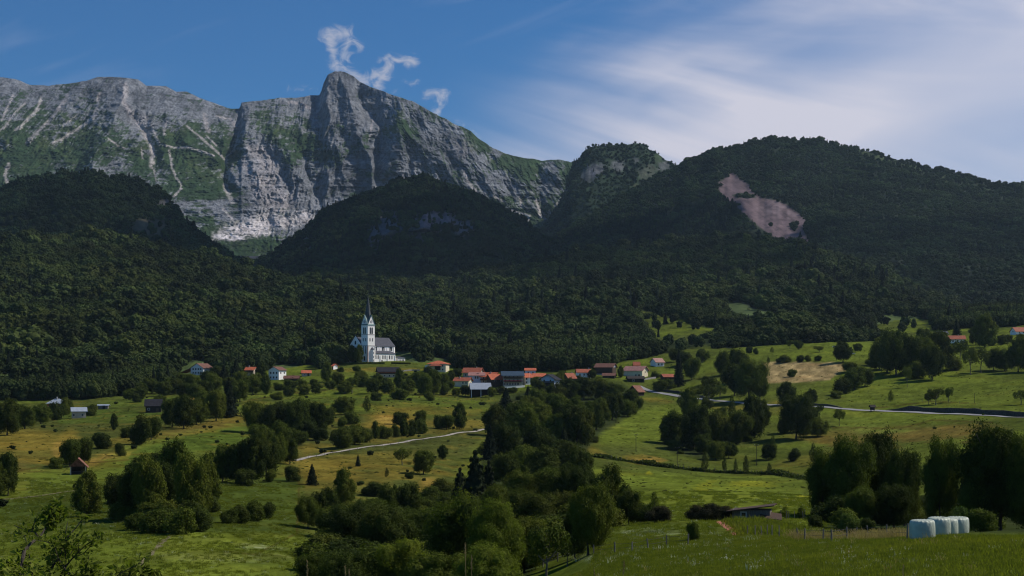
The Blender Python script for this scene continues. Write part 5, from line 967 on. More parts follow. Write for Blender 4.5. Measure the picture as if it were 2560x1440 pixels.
# local x = along the nave (away, right), local y = towards the left and away; the tower's near corner is at 0,0
def cbox(name, x0, x1, y0, y1, z0, z1, mat='white', parent=cb): return MB().box(x0, x1, y0, y1, z0, z1).build(name, M[mat], parent)
class Face:
    """places flat details on one wall of the church"""
    def __init__(s, axis, pos): s.axis, s.pos = axis, pos
    def pt(s, a, off, z):
        return {'S': (a, s.pos - off, z), 'W': (s.pos - off, a, z)}[s.axis]
def arch_pts(w2, h, z0, pointed=1.35):
    sp_ = z0 + h - w2 * pointed; P = [(-w2, z0), (w2, z0), (w2, sp_)]; n_ = 5
    P += [(w2 * math.cos(t), sp_ + w2 * pointed * math.sin(t)) for t in [math.pi / 2 * i / n_ for i in range(1, n_)]]; P += [(0, z0 + h)]
    P += [(-w2 * math.cos(t), sp_ + w2 * pointed * math.sin(t)) for t in [math.pi / 2 * i / n_ for i in range(n_ - 1, 0, -1)]]; P += [(-w2, sp_)]
    return P
def cwin(face, a, z, w_, h, rim=.22, parent=cb, fr='frame', arch=True):
    o1 = arch_pts(w_ / 2 + rim, h + 2 * rim, z - rim) if arch else [(-w_/2-rim, z-rim), (w_/2+rim, z-rim), (w_/2+rim, z+h+rim), (-w_/2-rim, z+h+rim)]
    o2 = arch_pts(w_ / 2, h, z) if arch else [(-w_/2, z), (w_/2, z), (w_/2, z+h), (-w_/2, z+h)]
    f = MB().prism(o1, lambda p: face.pt(a + p[0], -.03, p[1]), lambda p: face.pt(a + p[0], .06, p[1])).build('window', M[fr], parent)
    MB().prism(o2, lambda p: face.pt(a + p[0], .03, p[1]), lambda p: face.pt(a + p[0], .10, p[1])).build('pane', M['pane'], f); return f
T = 7.5; tower = cbox('tower', 0, T, 0, T, -2, 30.2)
S0, W0 = Face('S', 0.0), Face('W', 0.0)
for z in (13.6, 22.4, 29.9): cbox('cornice', -.22, T + .22, -.22, T + .22, z, z + .4, 'stone', tower).scale = (1, 1, 1)
for x, y in ((0, 0), (T, 0), (0, T)):
    cbox('corner_pier', x - .35 if x == 0 else x - .45, x + .45 if x == 0 else x + .35, y - .35 if y == 0 else y - .45, y + .45 if y == 0 else y + .35, -2, 13.4, 'terracotta' if x == 0 and y == 0 else 'white', tower)
for face in (S0, W0):
    for a in (T / 2 - .95, T / 2 + .95): cwin(face, a, 23.2, 1.35, 5.0, .2)
    for a in (T / 2 - 1.4, T / 2 + 1.4): cwin(face, a, 17.3, .75, 2.5, .16)
for a in (T / 2 - 1.4, T / 2 + 1.4): cwin(W0, a, 7.6, .75, 6.0, .15)
cwin(W0, T / 2, 2.0, 1.5, 3.6, .2)
# gables and their clocks
for fx in ('S', 'N', 'W', 'E'):
    g_ = MB(); tri = [(0.25, 30.3), (T - .25, 30.3), (T / 2, 37.6)]; pos = {'S': 0, 'N': T, 'W': 0, 'E': T}[fx]; sg = -1 if fx in 'SW' else 1
    f0 = (lambda p, o_: (p[0], pos + sg * o_, p[1])) if fx in 'SN' else (lambda p, o_: (pos + sg * o_, p[0], p[1]))
    g_.prism(tri, lambda p: f0(p, -.5), lambda p: f0(p, .02)); gm = g_.build('gable', M['white'], tower)
    if fx in 'SW':
        circ = [(T / 2 + 1.15 * math.cos(t), 32.6 + 1.15 * math.sin(t)) for t in [2 * math.pi * i / 18 for i in range(18)]]; ck = MB().prism(circ, lambda p: f0(p, .0), lambda p: f0(p, .10)).build('clock', M['iron'], cb)
        circ2 = [(T / 2 + .95 * math.cos(t), 32.6 + .95 * math.sin(t)) for t in [2 * math.pi * i / 18 for i in range(18)]]; MB().prism(circ2, lambda p: f0(p, .08), lambda p: f0(p, .14)).build('dial', M['clock'], ck)
# roofs behind the gables: two crossing ridges
rf = MB()
for ax in (0, 1):
    P0 = [(-.45, 30.0), (T / 2, 38.1), (T + .45, 30.0), (T + .15, 30.0), (T / 2, 37.75), (-.15, 30.0)]
    fn = (lambda p, e: (p[0], e, p[1])) if ax == 0 else (lambda p, e: (e, p[0], p[1] - .01)); n0 = rf.n
    a_ = [fn(p, -.35) for p in P0]; b2 = [fn(p, T + .35) for p in P0]; rf.add(a_ + b2, [(i, (i + 1) % 6, 6 + (i + 1) % 6, 6 + i) for i in range(6)] + [(0, 5, 4, 1), (1, 4, 3, 2), (6, 7, 10, 11), (7, 8, 9, 10)])
rf.build('roof', M['copper'], tower)
sp_ = MB(); c0 = T / 2; rings = []; prof = [(3.5, 33.0), (2.65, 37.5), (2.05, 41.0), (1.4, 45.5), (.75, 50.0), (.12, 53.4)]
for r, z in prof: rings += [(c0 + r * math.cos(R_(22.5 + 45 * i)), c0 + r * math.sin(R_(22.5 + 45 * i)), z) for i in range(8)]
sp_.add(rings, [(j * 8 + i, j * 8 + (i + 1) % 8, (j + 1) * 8 + (i + 1) % 8, (j + 1) * 8 + i) for j in range(5) for i in range(8)]); spo = sp_.build('spire', M['spire'], cb)
MB().tube([(c0, c0, 53.8), (c0, c0, 56.2)], .07).box(c0 - .45, c0 + .45, c0 - .05, c0 + .05, 55.1, 55.25).build('cross', M['iron'], spo)
for i in range(4):
    a = R_(90 * i + 45); px_, py_ = c0 + 1.7 * math.cos(a), c0 + 1.7 * math.sin(a); MB().box(px_ - .25, px_ + .25, py_ - .25, py_ + .25, 39.6, 40.7).build('dormer', M['spire'], spo)
# nave
NX0, NX1, NY0, NY1, NH, NR = -1.0, 35.6, 7.2, 19.0, 14.2, 20.6; nc = (NY0 + NY1) / 2
mb = MB(); pts = [(NY0, -2), (NY1, -2), (NY1, NH), (nc, NR), (NY0, NH)]
mb.add([(NX0, y, z) for y, z in pts] + [(NX1, y, z) for y, z in pts], [(0, 1, 6, 5), (1, 2, 7, 6), (2, 3, 8, 7), (3, 4, 9, 8), (4, 0, 5, 9)], [(0, 2, 1), (0, 4, 2), (4, 3, 2), (5, 6, 7), (5, 7, 9), (9, 7, 8)]); nave = mb.build('nave', M['white'], cb)
ap = [(NX1, NY0 + .02), (NX1 + 3.2, NY0 + 2.2), (NX1 + 4.6, nc - 1.8), (NX1 + 4.6, nc + 1.8), (NX1 + 3.2, NY1 - 2.2), (NX1, NY1 - .02)]
MB().prism(ap, lambda p: (p[0] - .02, p[1], -2), lambda p: (p[0] - .02, p[1], NH - .03)).build('apse', M['white'], nave)
e = .5; mb = MB()
for s, y in ((-1, NY0 - e), (1, NY1 + e)):
    A = [(NX0 + .35, nc, NR + .12), (NX1, nc, NR + .12), (NX1 + .3, y, NH - .5), (NX0 + .35, y, NH - .5)]; mb.add(A + [(x, yy_, z + .25) for x, yy_, z in A], [(0, 1, 2, 3), (4, 7, 6, 5), (0, 4, 5, 1), (1, 5, 6, 2), (2, 6, 7, 3), (3, 7, 4, 0)])
apx = [(NX1 + .3, NY0 - e), (NX1 + 3.5, NY0 + 1.8), (NX1 + 5.1, nc - 2), (NX1 + 5.1, nc + 2), (NX1 + 3.5, NY1 - 1.8), (NX1 + .3, NY1 + e)]
b0 = [(x, y, NH - .25) for x, y in apx] + [(NX1, nc, NR + .36)]; mb.add(b0, [], [(i, i + 1, 6) for i in range(5)]); mb.build('roof', M['slate'], nave)
MB().tube([(NX1 - 9.5, nc, NR), (NX1 - 9.5, nc, NR + 2.4)], .07).box(NX1 - 9.9, NX1 - 9.1, nc - .05, nc + .05, NR + 1.7, NR + 1.85).build('cross', M['iron'], nave)
MB().tube([(NX0 - .1, nc, NR - .2), (NX0 - .1, nc, NR + 2.2)], .10).box(NX0 - .15, NX0 - .05, nc - .45, nc + .45, NR + 1.4, NR + 1.6).build('cross', M['stone'], nave)
# facade: raking cornice, blind arch, rose window and portal
FW = Face('W', NX0); mb = MB()
for s in (-1, 1):
    y1 = NY0 - .3 if s < 0 else NY1 + .3; A = [(y1, NH - .1), (nc, NR + .35), (nc, NR + .85), (y1, NH + .4)]; mb.prism(A, lambda p: (NX0 - .3, p[0], p[1]), lambda p: (NX0 + .34, p[0], p[1]))
mb.box(NX0 - .25, NX0 + .02, NY0, NY1, NH - .5, NH - .1); mb.build('cornice', M['white'], nave)
cwin(FW, nc, 15.0, 1.6, 2.8, .3); cwin(FW, nc, 6.2, 3.4, 6.2, .5); cwin(FW, nc - 3.8, 6.4, .9, 4.0, .2); cwin(FW, nc + 3.8, 6.4, .9, 4.0, .2)
po = cwin(FW, nc, 0.1, 2.6, 4.3, .5); po.name = 'door'
NS = Face('S', NY0)
for a in (15.3, 23.6, 32.0): cwin(NS, a - .85, 10.4, 1.05, 3.0, .18); cwin(NS, a + .85, 10.4, 1.05, 3.0, .18); cwin(NS, a, 12.3, .8, .9, .15)
for a in (11.2, 19.4, 27.8, 35.2): cbox('pilaster', a - .3, a + .3, NY0 - .28, NY0 + .02, 9.0, NH - .55, 'white', nave)
# south aisle with lean-to roof
cbox('aisle', T + .01, 30.8, .9, NY0 + .5, -2, 7.7)
mb = MB(); A = [(T + .02, .35, 7.75), (31.3, .35, 7.75), (31.3, NY0 - .01, 10.0), (T + .02, NY0 - .01, 10.0)]; mb.add(A + [(x, y, z + .25) for x, y, z in A], [(0, 3, 2, 1), (4, 5, 6, 7), (0, 1, 5, 4), (1, 2, 6, 5), (2, 3, 7, 6), (3, 0, 4, 7)]); mb.build('roof', M['slate'], nave)
AS = Face('S', .9)
for a in (9.6, 12.0, 17.2, 19.6, 24.6, 27.2): cwin(AS, a, 3.6, .95, 2.9, .16)
dr = cwin(AS, 16.2, .05, 1.1, 2.5, .12, arch=False, fr='timber'); dr.name = 'door'
for a in (14.4, 22.2, 30.5): cbox('buttress', a - .35, a + .35, .45, .92, -2, 6.4)
for a in (NX0 + .2,): cbox('north_aisle', a, 30.0, NY1, NY1 + 6.2, -2, 7.6)
# stair turret on the tower's south side
tu = MB(); tp = [(4.4 + 1.75 * math.cos(R_(22.5 + 45 * i)), -.35 + 1.75 * math.sin(R_(22.5 + 45 * i))) for i in range(8)]; tu.prism(tp, lambda p: (p[0], p[1], -2), lambda p: (p[0], p[1], 10.6)); to = tu.build('stair_turret', M['white'], cb)
tr = MB(); tr.add([(4.4 + 2.0 * math.cos(R_(22.5 + 45 * i)), -.35 + 2.0 * math.sin(R_(22.5 + 45 * i)), 10.6) for i in range(8)] + [(4.4, -.35, 12.9)], [], [(i, (i + 1) % 8, 8) for i in range(8)]); tr.build('roof', M['slate'], to)
TF = Face('S', -.35 - 1.75 * math.cos(R_(22.5)))
for z in (1.4, 4.2, 7.4): cwin(TF, 4.4, z, .5, 1.5, .1, arch=False)
# sacristy
cbox('sacristy', 33.0, 41.2, 0.2, 7.0, -2, 4.5); sc = MB().box(32.6, 41.6, -.2, 7.1, 4.5, 4.75); sc.add([(32.6, -.2, 4.75), (41.6, -.2, 4.75), (41.6, 7.1, 5.9), (32.6, 7.1, 5.9)], [(0, 1, 2, 3)]); sc.build('roof', M['slate'], nave)
SS = Face('S', .2)
for a in (34.4, 36.4, 38.0, 39.6): cwin(SS, a, 1.5, .8, 2.1, .12)
# clipped hedge round the churchyard
for (ua, ub, lab) in ((856, 962, 'long clipped dark hedge in front of the church tower'), (978, 1028, 'short clipped hedge in front of the low church sacristy')):
    pts = [at(u_, 911 - 1.5 * math.sin(math.pi * (u_ - 856) / 172)) for u_ in range(ua, ub, 3)]; rng = np.random.default_rng(ua); P = []; N = []
    for a, b_ in zip(pts[:-1], pts[1:]):
        for _ in range(160):
            t = rng.random(); c_ = a + (b_ - a) * t; th = rng.uniform(0, math.pi); P.append(c_ + np.array([0, -math.cos(th) * .7, .15 + 1.15 * math.sin(th) ** .6 + rng.normal(0, .06)])); N.append([rng.normal(0, .3), -math.cos(th), math.sin(th) + .2])
    N = np.array(N); N /= np.linalg.norm(N, axis=1)[:, None]; vv_, qq_ = cards(np.array(P), N, .42, rng); core_ = MB()
    for a, b_ in zip(pts[:-1], pts[1:]): core_.add([(a[0], a[1] - .5, a[2] - .3), (b_[0], b_[1] - .5, b_[2] - .3), (b_[0], b_[1] + .5, b_[2] - .3), (a[0], a[1] + .5, a[2] - .3), (a[0], a[1] - .5, a[2] + 1.05), (b_[0], b_[1] - .5, b_[2] + 1.05), (b_[0], b_[1] + .5, b_[2] + 1.05), (a[0], a[1] + .5, a[2] + 1.05)], [(0, 1, 5, 4), (4, 5, 6, 7), (3, 7, 6, 2)])
    k0 = len(vv_); tag(obj('hedge', make_mesh('hedge', np.concatenate([vv_, np.array(core_.v)]), np.concatenate([qq_, np.array(core_.q) + k0])), M['leaf']), lab, 'hedge', 'clipped churchyard hedges')

# --- houses, left to right
house('small white house with grey hipped roof at the left forest edge', 138, 1024, 42, 7, 3.6, 2.6, 0, 'tile_red', 'metal_roof', wins=W4('f', (-3, 0, 3), (1.2,)), hip=True, chimney=(.0, -.3))
house('grey metal roofed shed beside the left forest edge', 190, 1046, 42, 7, 3.4, 1.6, 20, 'beige', 'metal_roof', name='shed', cat='shed', wins=W4('f', (-2.5, 1.5), (1.2,), .8, .8))
house('low grey shed with flat metal roof on the bright field', 255, 1023, 26, 5, 1.9, .5, 8, 'greywood', 'metal_roof', name='shed', cat='shed', door=('f', .5, 'darktimber'))
house('dark wooden barn with steep roof on the left field', 378, 1032, 44, 8, 3.6, 3.0, 12, 'darktimber', 'dark_roof', name='barn', cat='barn', wins=[('f', -2.2, 1.4, .9, .9)], door=('f', 2.0, 'timber'))
r_, L_ = house('white gabled house with long reddish roof sweeping to the left', 499, 938, -13, 11, 5.4, 3.3, 68, 'white', 'tile_brown', wins=W4('l', (-3.3, -1, 1.3, 3.4), (1.2, 3.9)), chimney=(.1, 1.0))
an = MB(); A = [(-6.4, 5.6, 5.2), (3.0, 5.6, 5.2), (3.0, 15.5, 1.6), (-6.4, 15.5, 1.6)]; an.add(A + [(x, y, z + .25) for x, y, z in A], [(0, 3, 2, 1), (4, 5, 6, 7), (0, 1, 5, 4), (1, 2, 6, 5), (2, 3, 7, 6), (3, 0, 4, 7)]); an.build('lean_to_roof', M['tile_red'], r_)
house('small house with bright orange roof between dark conifers', 625, 940, 26, 7, 4.4, 2.0, -10, 'beige', 'tile_orange', wins=W4('f', (-1.8, 1.6), (1.2,)) + [('f', 0, 3.2, .8, .8)], balcony=[(2.7, 'f')], chimney=(-.2, 0))
house('white square house with two rows of small dark windows', 690, 950, -8.5, 9.0, 7.0, 2.2, 62, 'white', 'tile_brown', wins=W4('l', (-2.6, 0, 2.6), (1.2, 4.4), 1.0, 1.2) + W4('f', (-2, 2), (4.4,)))
house('low brown roofed outbuilding right of the white square house', 728, 952, 36, 5, 1.8, 1.6, 0, 'timber', 'tile_brown', name='shed', cat='shed', door=('f', 1, 'darktimber'))
house('small orange roofed shed on the slope left of the church', 764, 941, 24, 5, 2.6, 1.7, 12, 'stone', 'tile_orange', name='shed', cat='shed', wins=[('f', -1.2, 1.0, .7, .8)], door=('f', 1.4, 'darktimber'))
house('tiny red roofed hut at the foot of the church mound', 836, 924, 12, 5, 2.8, 1.4, -35, 'white', 'tile_orange', name='hut', cat='hut', door=('f', 0, 'timber'))
r_, L_ = house('dark timber barn with black panelled roof below the church', 968, 944, 54, 10, 4.6, 2.7, 12, 'beige', 'dark_roof', d=1010, name='barn', cat='barn', upper=2.5, wins=W4('f', (-3, .5, 3.5), (.8,), .9, 1.1), balcony=[(2.5, 'l')], ov=1.3)
MB().box(-L_ / 2 - 1.2, L_ / 2 + 1.2, -6.45, -6.33, 3.55, 3.95).build('fascia', M['tile_red'], r_)
r_, L_ = house('cream house with red hipped roof standing alone right of the church', 1095, 930, 52, 12, 6.2, 2.3, -10, 'cream', 'tile_orange', d=1040, hip=True, wins=W4('f', (-4.5, 4.6), (1.2, 4.0)), ov=1.0, chimney=None)
hip_roof(8.5, 4.0, 4.7, 1.5, .5).build('porch_roof', M['tile_red'], r_).location = (-.5, -6.8, 0); MB().box(-1.5, 2.9, -6.15, -6.02, 1.4, 4.2).build('loggia', M['darktimber'], r_)
MB().box(-L_ / 2 - 3.0, -L_ / 2 + .02, -2.0, 4.0, -1.5, 5.0).build('side_wing', M['white'], r_)
# main cluster
house('low cream house with red roof at the left end of the village cluster', 1157, 968, 44, 8, 4.4, 2.0, -16, 'cream', 'tile_red', d=975, wins=W4('f', (1.2, 3.4), (2.4,), .8, 1.2) + [('r', 0, 2.2, .8, 1)], ov=.9, chimney=(-.2, -1))
house('long house with salmon red roof at the back of the cluster', 1182, 948, 50, 10, 5.0, 3.0, -14, 'beige', 'tile_red', d=1035, wins=W4('f', (-4, 0, 4), (2.4,)), chimney=(.2, .5), ov=1)
r_, L_ = house('pale blue house with pinkish roof and a skylight', 1193, 960, 40, 8, 6.0, 1.9, -6, 'paleblue', 'tile_pink', d=985, wins=W4('f', (-.8, .8), (3.7,), .9, 1.6) + W4('f', (-3.6, 3.6), (3.9,), .7, 1.0), ov=.9)
MB().box(-.2, 1.6, -2.6, -1.2, 7.15, 7.35).build('skylight', M['tile_blue'], r_).rotation_euler = (0, 0, 0)
house('red roofed house in the middle of the cluster behind the metal shed', 1224, 960, 44, 9, 5.2, 2.6, -18, 'beige', 'tile_orange', d=1010, wins=W4('f', (-3, 2.5), (1.2, 3.6)), balcony=[(2.7, 'f')], chimney=(.1, -1), ov=1)
house('brown gabled house with orange roof and dark timber front', 1240, 968, 46, 9, 5.6, 3.0, 24, 'timber', 'tile_orange', d=985, wins=W4('f', (-2.5, 2), (3.4,)), balcony=[(2.8, 'f'), (2.8, 'l')], ov=1.2)
r_, L_ = house('large three storey house with dark blue metal roof and red flowered balcony', 1281, 966, 50, 11, 7.6, 2.4, 4, 'beige', 'tile_blue', d=990, wins=W4('f', (-5.6, -3.8, -2, -.2, 1.6, 3.4), (.9,), 1.3, 1.6) + W4('f', (-5.2, -2.4, .4, 3.2), (3.5, 5.8), 1.2, 1.2), balcony=[(3.0, 'f'), (5.4, 'f')], ov=1.5)
MB().box(-L_ / 2, L_ / 2, -7.0, -6.89, 3.5, 4.05).build('flower_boxes', M['flower_red'], r_)
house('small white house with orange roof right of the blue roofed house', 1316, 962, 30, 8, 5.2, 2.4, 28, 'white', 'tile_orange', d=985, wins=W4('f', (-2, 1.5), (1.0, 3.4)) + W4('r', (-1.5, 1.5), (3.2,)), ov=.9)
house('blue grey walled house with flat orange roof behind the white one', 1326, 946, 26, 7, 5.6, 1.5, 0, 'paleblue', 'tile_orange', d=1030, wins=W4('f', (-1.5, 1.8), (3.4,)), ov=.6)
house('low building showing only its orange roof left of the chalet', 1348, 952, 32, 8, 3.0, 2.0, 6, 'beige', 'tile_orange', d=1030, ov=.8, wins=W4('f', (-1.5, 2), (1.0,)))
r_, L_ = house('chalet with its gable to the valley, pale blue upper wall and dark balcony', 1376, 972, -12, 9.4, 6.6, 2.8, 72, 'paleblue', 'dark_roof', d=965, wins=W4('l', (-2.3, 2.0), (4.6,), 1.0, 1.4), ov=1.5, balcony=[(4.0, 'l')])
MB().box(-L_ / 2 - .1, -L_ / 2 + .01, -4.4, 4.4, 0.0, 3.9).build('timber_cladding', M['darktimber'], r_)
house('sloping red roofed house half hidden by the ravine wood', 1424, 960, 32, 8, 4.0, 3.2, 28, 'timber', 'tile_red', d=1000, wins=[('f', 0, 1.5, .9, 1.0)], chimney=(.35, .4))
house('long low house with coral red roof at the edge of the wood', 1459, 946, 36, 8, 4.2, 2.2, 6, 'white', 'tile_red', d=1040, wins=W4('f', (-3, 0, 3), (2.0,)), chimney=(.42, .2))
house('dark brown timber house with white right gable', 1516, 938, 52, 9, 6.0, 2.4, -22, 'white', 'tile_brown', d=1010, upper=1.0, wins=W4('f', (1.0, 3.4), (2.4,)) + [('r', 1.5, 2.6, .8, 1.1)], balcony=[(2.6, 'f')], ov=1.1)
house('low reddish roofed shed in front of the brown timber house', 1524, 946, 34, 6, 2.0, 1.6, -14, 'darktimber', 'tile_brown', d=985, name='shed', cat='shed', door=('f', 0, 'timber'))
house('yellow house with pale pink metal roof beside the village road', 1592, 944, 60, 10, 5.2, 2.8, -30, 'cream', 'tile_pink', d=985, wins=[('r', .2, 3.4, .8, 1.3)] + W4('f', (2.4,), (1.0,)) , ov=1.0, door=('f', 4.8, 'timber'))
house('small red roofed outhouse behind the yellow house', 1592, 934, 14, 5, 6.2, 2.2, 0, 'beige', 'tile_red', d=1030, name='outhouse', cat='outhouse', wins=[('f', 0, 3.4, .7, .8)])
house('dark open barn in front of the yellow house', 1590, 956, 42, 8, 2.6, 1.6, 5, 'darktimber', 'darktimber', d=955, name='barn', cat='barn', wins=[('f', -2, .8, 1.2, 1.2)], door=('f', 1.5, 'darktimber'))
house('white house with pale orange roof far up the slope behind a tree', 1645, 917, 32, 8, 3.6, 2.8, 26, 'white', 'tile_pink', wins=W4('f', (-1.4, 1.6), (1.2,)))
house('low shed with bright red roof under the roadside trees', 1670, 950, 32, 7, 2.2, 1.9, 14, 'timber', 'tile_red', name='shed', cat='shed', door=('f', 1, 'darktimber'))
r_, L_ = house('old hay barn with rusty roof where the road enters the village', 1592, 990, 38, 8, 3.0, 3.6, 48, 'darktimber', 'rust', d=900, name='barn', cat='barn', ov=.8, door=('f', 0, 'darktimber'), wins=[('l', 0, 3.2, 1.2, 1.0)])
house('white farmhouse with pinkish red roof on the right skyline', 2391, 858, 50, 8, 3.4, 2.6, -6, 'white', 'tile_red', wins=W4('f', (-5, -2, 1.5, 4.5), (1.2,)), chimney=(.2, .4), group='farmhouses on the right skyline')
house('grey walled house with dark blue roof behind the skyline farmhouse', 2358, 848, 24, 8, 4.6, 2.2, 0, 'beige', 'slate', wins=W4('f', (-1.5, 1.8), (2.4,)), group='farmhouses on the right skyline')
house('white house with red roof at the right end of the skyline', 2556, 836, 44, 8, 2.6, 3.2, 14, 'white', 'tile_red', wins=W4('f', (-3, .5), (1.0,)) + [('l', 0, 2.0, .9, .9)], group='farmhouses on the right skyline')

def open_shed(label, u, v, Lm, Wm, h, hr, yaw, post, roof, d=None, back='darktimber', name='shed', cat='shed', gable=None, floor=True):
    p = at(u, v); root = empty(name, (p[0], p[1] + Wm / 2, p[2]), R_(yaw), label, cat)
    for i, x in enumerate((-Lm / 2 + .2, 0, Lm / 2 - .2)):
        if gable is not None and i == 1: continue
        MB().box(x - .16, x + .16, -Wm / 2 + .05, -Wm / 2 + .37, -1, h).build('post', M[post], root)
    for x in (-Lm / 2 + .2, Lm / 2 - .2): MB().box(x - .16, x + .16, Wm / 2 - .37, Wm / 2 - .05, -1, h).build('post', M[post], root)
    wl = MB().box(-Lm / 2, Lm / 2, Wm / 2 - .04, Wm / 2 + .1, -1, h - .02).box(-Lm / 2 - .0, -Lm / 2 + .12, -Wm / 2 + .4, Wm / 2 - .42, -1, h - .02); wl.build('wall', M[back], root)
    MB().box(-Lm / 2, Lm / 2, -Wm / 2, -Wm / 2 + .25, h + .002, h + .22).box(-Lm / 2, Lm / 2, Wm / 2 - .25, Wm / 2, h + .002, h + .22).build('beam', M[post], root)
    return root
g_ = open_shed('open sided shed with pale grey metal roof and white posts at the village edge', 1200, 993, 12.5, 9, 5.2, 4, 0, 'white', 'metal_roof', d=905, back='darktimber'); g_.rotation_euler = (0, 0, R_(8))
gable_roof(12.5, 9, 5.3, 3.6, .7).build('roof', M['metal_roof'], g_)
MB().prism([(-4.5, 5.3), (4.5, 5.3), (0, 8.8)], lambda p: (-6.2, p[0], p[1]), lambda p: (-6.05, p[0], p[1])).build('gable', M['darktimber'], g_)
hp = at(190, 1187); hut = empty('hut', (hp[0], hp[1] + 2, hp[2]), R_(14), 'open red gabled field hut on pale posts in the left meadow', 'hut')
for x in (-1.75, 1.75):
    for y in (-1.9, 1.9): MB().box(x - .13, x + .13, y - .13, y + .13, -.6, 2.0).build('post', M['beige' if y < 0 else 'timber'], hut)
rr = MB()
for s in (-1, 1): A = [(0, -2.4, 3.95), (0, 2.4, 3.95), (s * 2.35, 2.4, 1.65), (s * 2.35, -2.4, 1.65)]; rr.add(A + [(x, y, z + .14) for x, y, z in A], [(0, 1, 2, 3), (4, 7, 6, 5), (0, 4, 5, 1), (1, 5, 6, 2), (2, 6, 7, 3), (3, 7, 4, 0)])
rr.build('roof', M['rust'], hut); MB().prism([(-1.9, 2.0), (1.9, 2.0), (0, 3.85)], lambda p: (p[0], -1.85, p[1]), lambda p: (p[0], -1.72, p[1])).build('gable', M['rust'], hut)
MB().box(-1.6, 1.6, 1.7, 1.78, -.5, 2.0).build('wall', M['darktimber'], hut); MB().box(-1.5, 1.5, -1.2, 1.2, .1, .7).build('hay_floor', M['darktimber'], hut)
# garden shed seen from above the meadow
gp = at(1888, 1300); gs = empty('shed', (gp[0], gp[1] + 2.2, gp[2]), R_(-16), 'low wooden garden shed with dark brown overhanging roof behind the vegetable patch', 'shed')
MB().box(-2.3, 2.3, -1.3, 1.3, -.6, 1.15).build('wall', M['greywood'], gs); window(gs, 'f', -.9, .35, .5, .45, 4.6, 2.6)
rr = MB(); A = [(-3.2, -2.0, .78), (-1.5, -2.0, .70), (2.9, -1.9, 1.40), (2.9, 1.9, 1.50), (-3.2, 1.9, 1.06)]
rr.prism([(0, 0)], lambda p: (0, 0, 0), lambda p: (0, 0, 0)) if False else None
for s, (x0, x1, y0, y1, z00, z01, z10, z11) in (('roof', (-3.0, 2.9, -2.0, .35, .88, .92, 1.72, 1.80)), ('roof', (-3.0, 2.9, .35, 2.0, .92, .80, 1.80, 1.60))):
    A = [(x0, y0, z00), (x1, y0, z10), (x1, y1, z11), (x0, y1, z01)]; rr.add(A + [(x, y, z + .12) for x, y, z in A], [(0, 3, 2, 1), (4, 5, 6, 7), (0, 1, 5, 4), (1, 2, 6, 5), (2, 3, 7, 6), (3, 0, 4, 7)])
rr.build('roof', M['timber'], gs); MB().add([(1.2, -2.6, .25), (3.9, -2.4, .05), (3.6, 0.2, .55), (1.0, 0.0, .95), (1.2, -2.6, .33), (3.9, -2.4, .13), (3.6, .2, .63), (1.0, 0, 1.03)], [(0, 3, 2, 1), (4, 5, 6, 7), (0, 1, 5, 4), (1, 2, 6, 5), (2, 3, 7, 6), (3, 0, 4, 7)]).build('porch_roof', M['timber'], gs)
# wayside hut on a leg by the road
wp = at(2181, 1029); wh = empty('wayside_hut', wp, R_(10), 'tiny dark roofed hut on legs beside the pale road', 'hut')
s = wp[1] / F; MB().box(-.9, .9, -.8, .8, .8, 2.4).build('wall', M['darktimber'], wh); gable_roof(2.2, 1.8, 2.4, .8, .4, .1).build('roof', M['darktimber'], wh)
for x in (-.75, .75):
    for y in (-.65, .65): MB().box(x - .07, x + .07, y - .07, y + .07, -.5, .79).build('leg', M['darktimber'], wh)

# --- cars
def car(u, v, yaw, label, d=None):
    p = at(u, v); root = empty('parked_car', p, R_(yaw), label, 'car', 'white cars parked around the village')
    prof = [(-2.05, .35), (2.05, .35), (2.1, .75), (1.3, .95), (-1.95, 1.0), (-2.1, .7)]; MB().prism(prof, lambda q: (q[0], -.85, q[1]), lambda q: (q[0], .85, q[1])).build('body', M['car_white'], root)
    cab = [(-1.75, .98), (1.05, .93), (.45, 1.45), (-1.35, 1.48)]; MB().prism(cab, lambda q: (q[0], -.76, q[1]), lambda q: (q[0], .76, q[1])).build('windows', M['pane'], root).name = 'cabin_glass'
    MB().prism([(-1.4, 1.46), (.5, 1.43), (.35, 1.53), (-1.3, 1.55)], lambda q: (q[0], -.72, q[1]), lambda q: (q[0], .72, q[1])).build('roof', M['car_white'], root)
    for x in (-1.3, 1.3):
        for y in (-.86, .86): MB().tube([(x, y - .1, .33), (x, y + .1, .33)], .33, 12).build('wheel', M['rubber'], root)
car(1380, 984, 60, 'white car parked under the chalet among the trees', 905)
car(2130, 886, 5, 'white car standing on the upper right pasture')
car(2088, 869, -10, 'white car near the wooded knoll on the pasture crest')

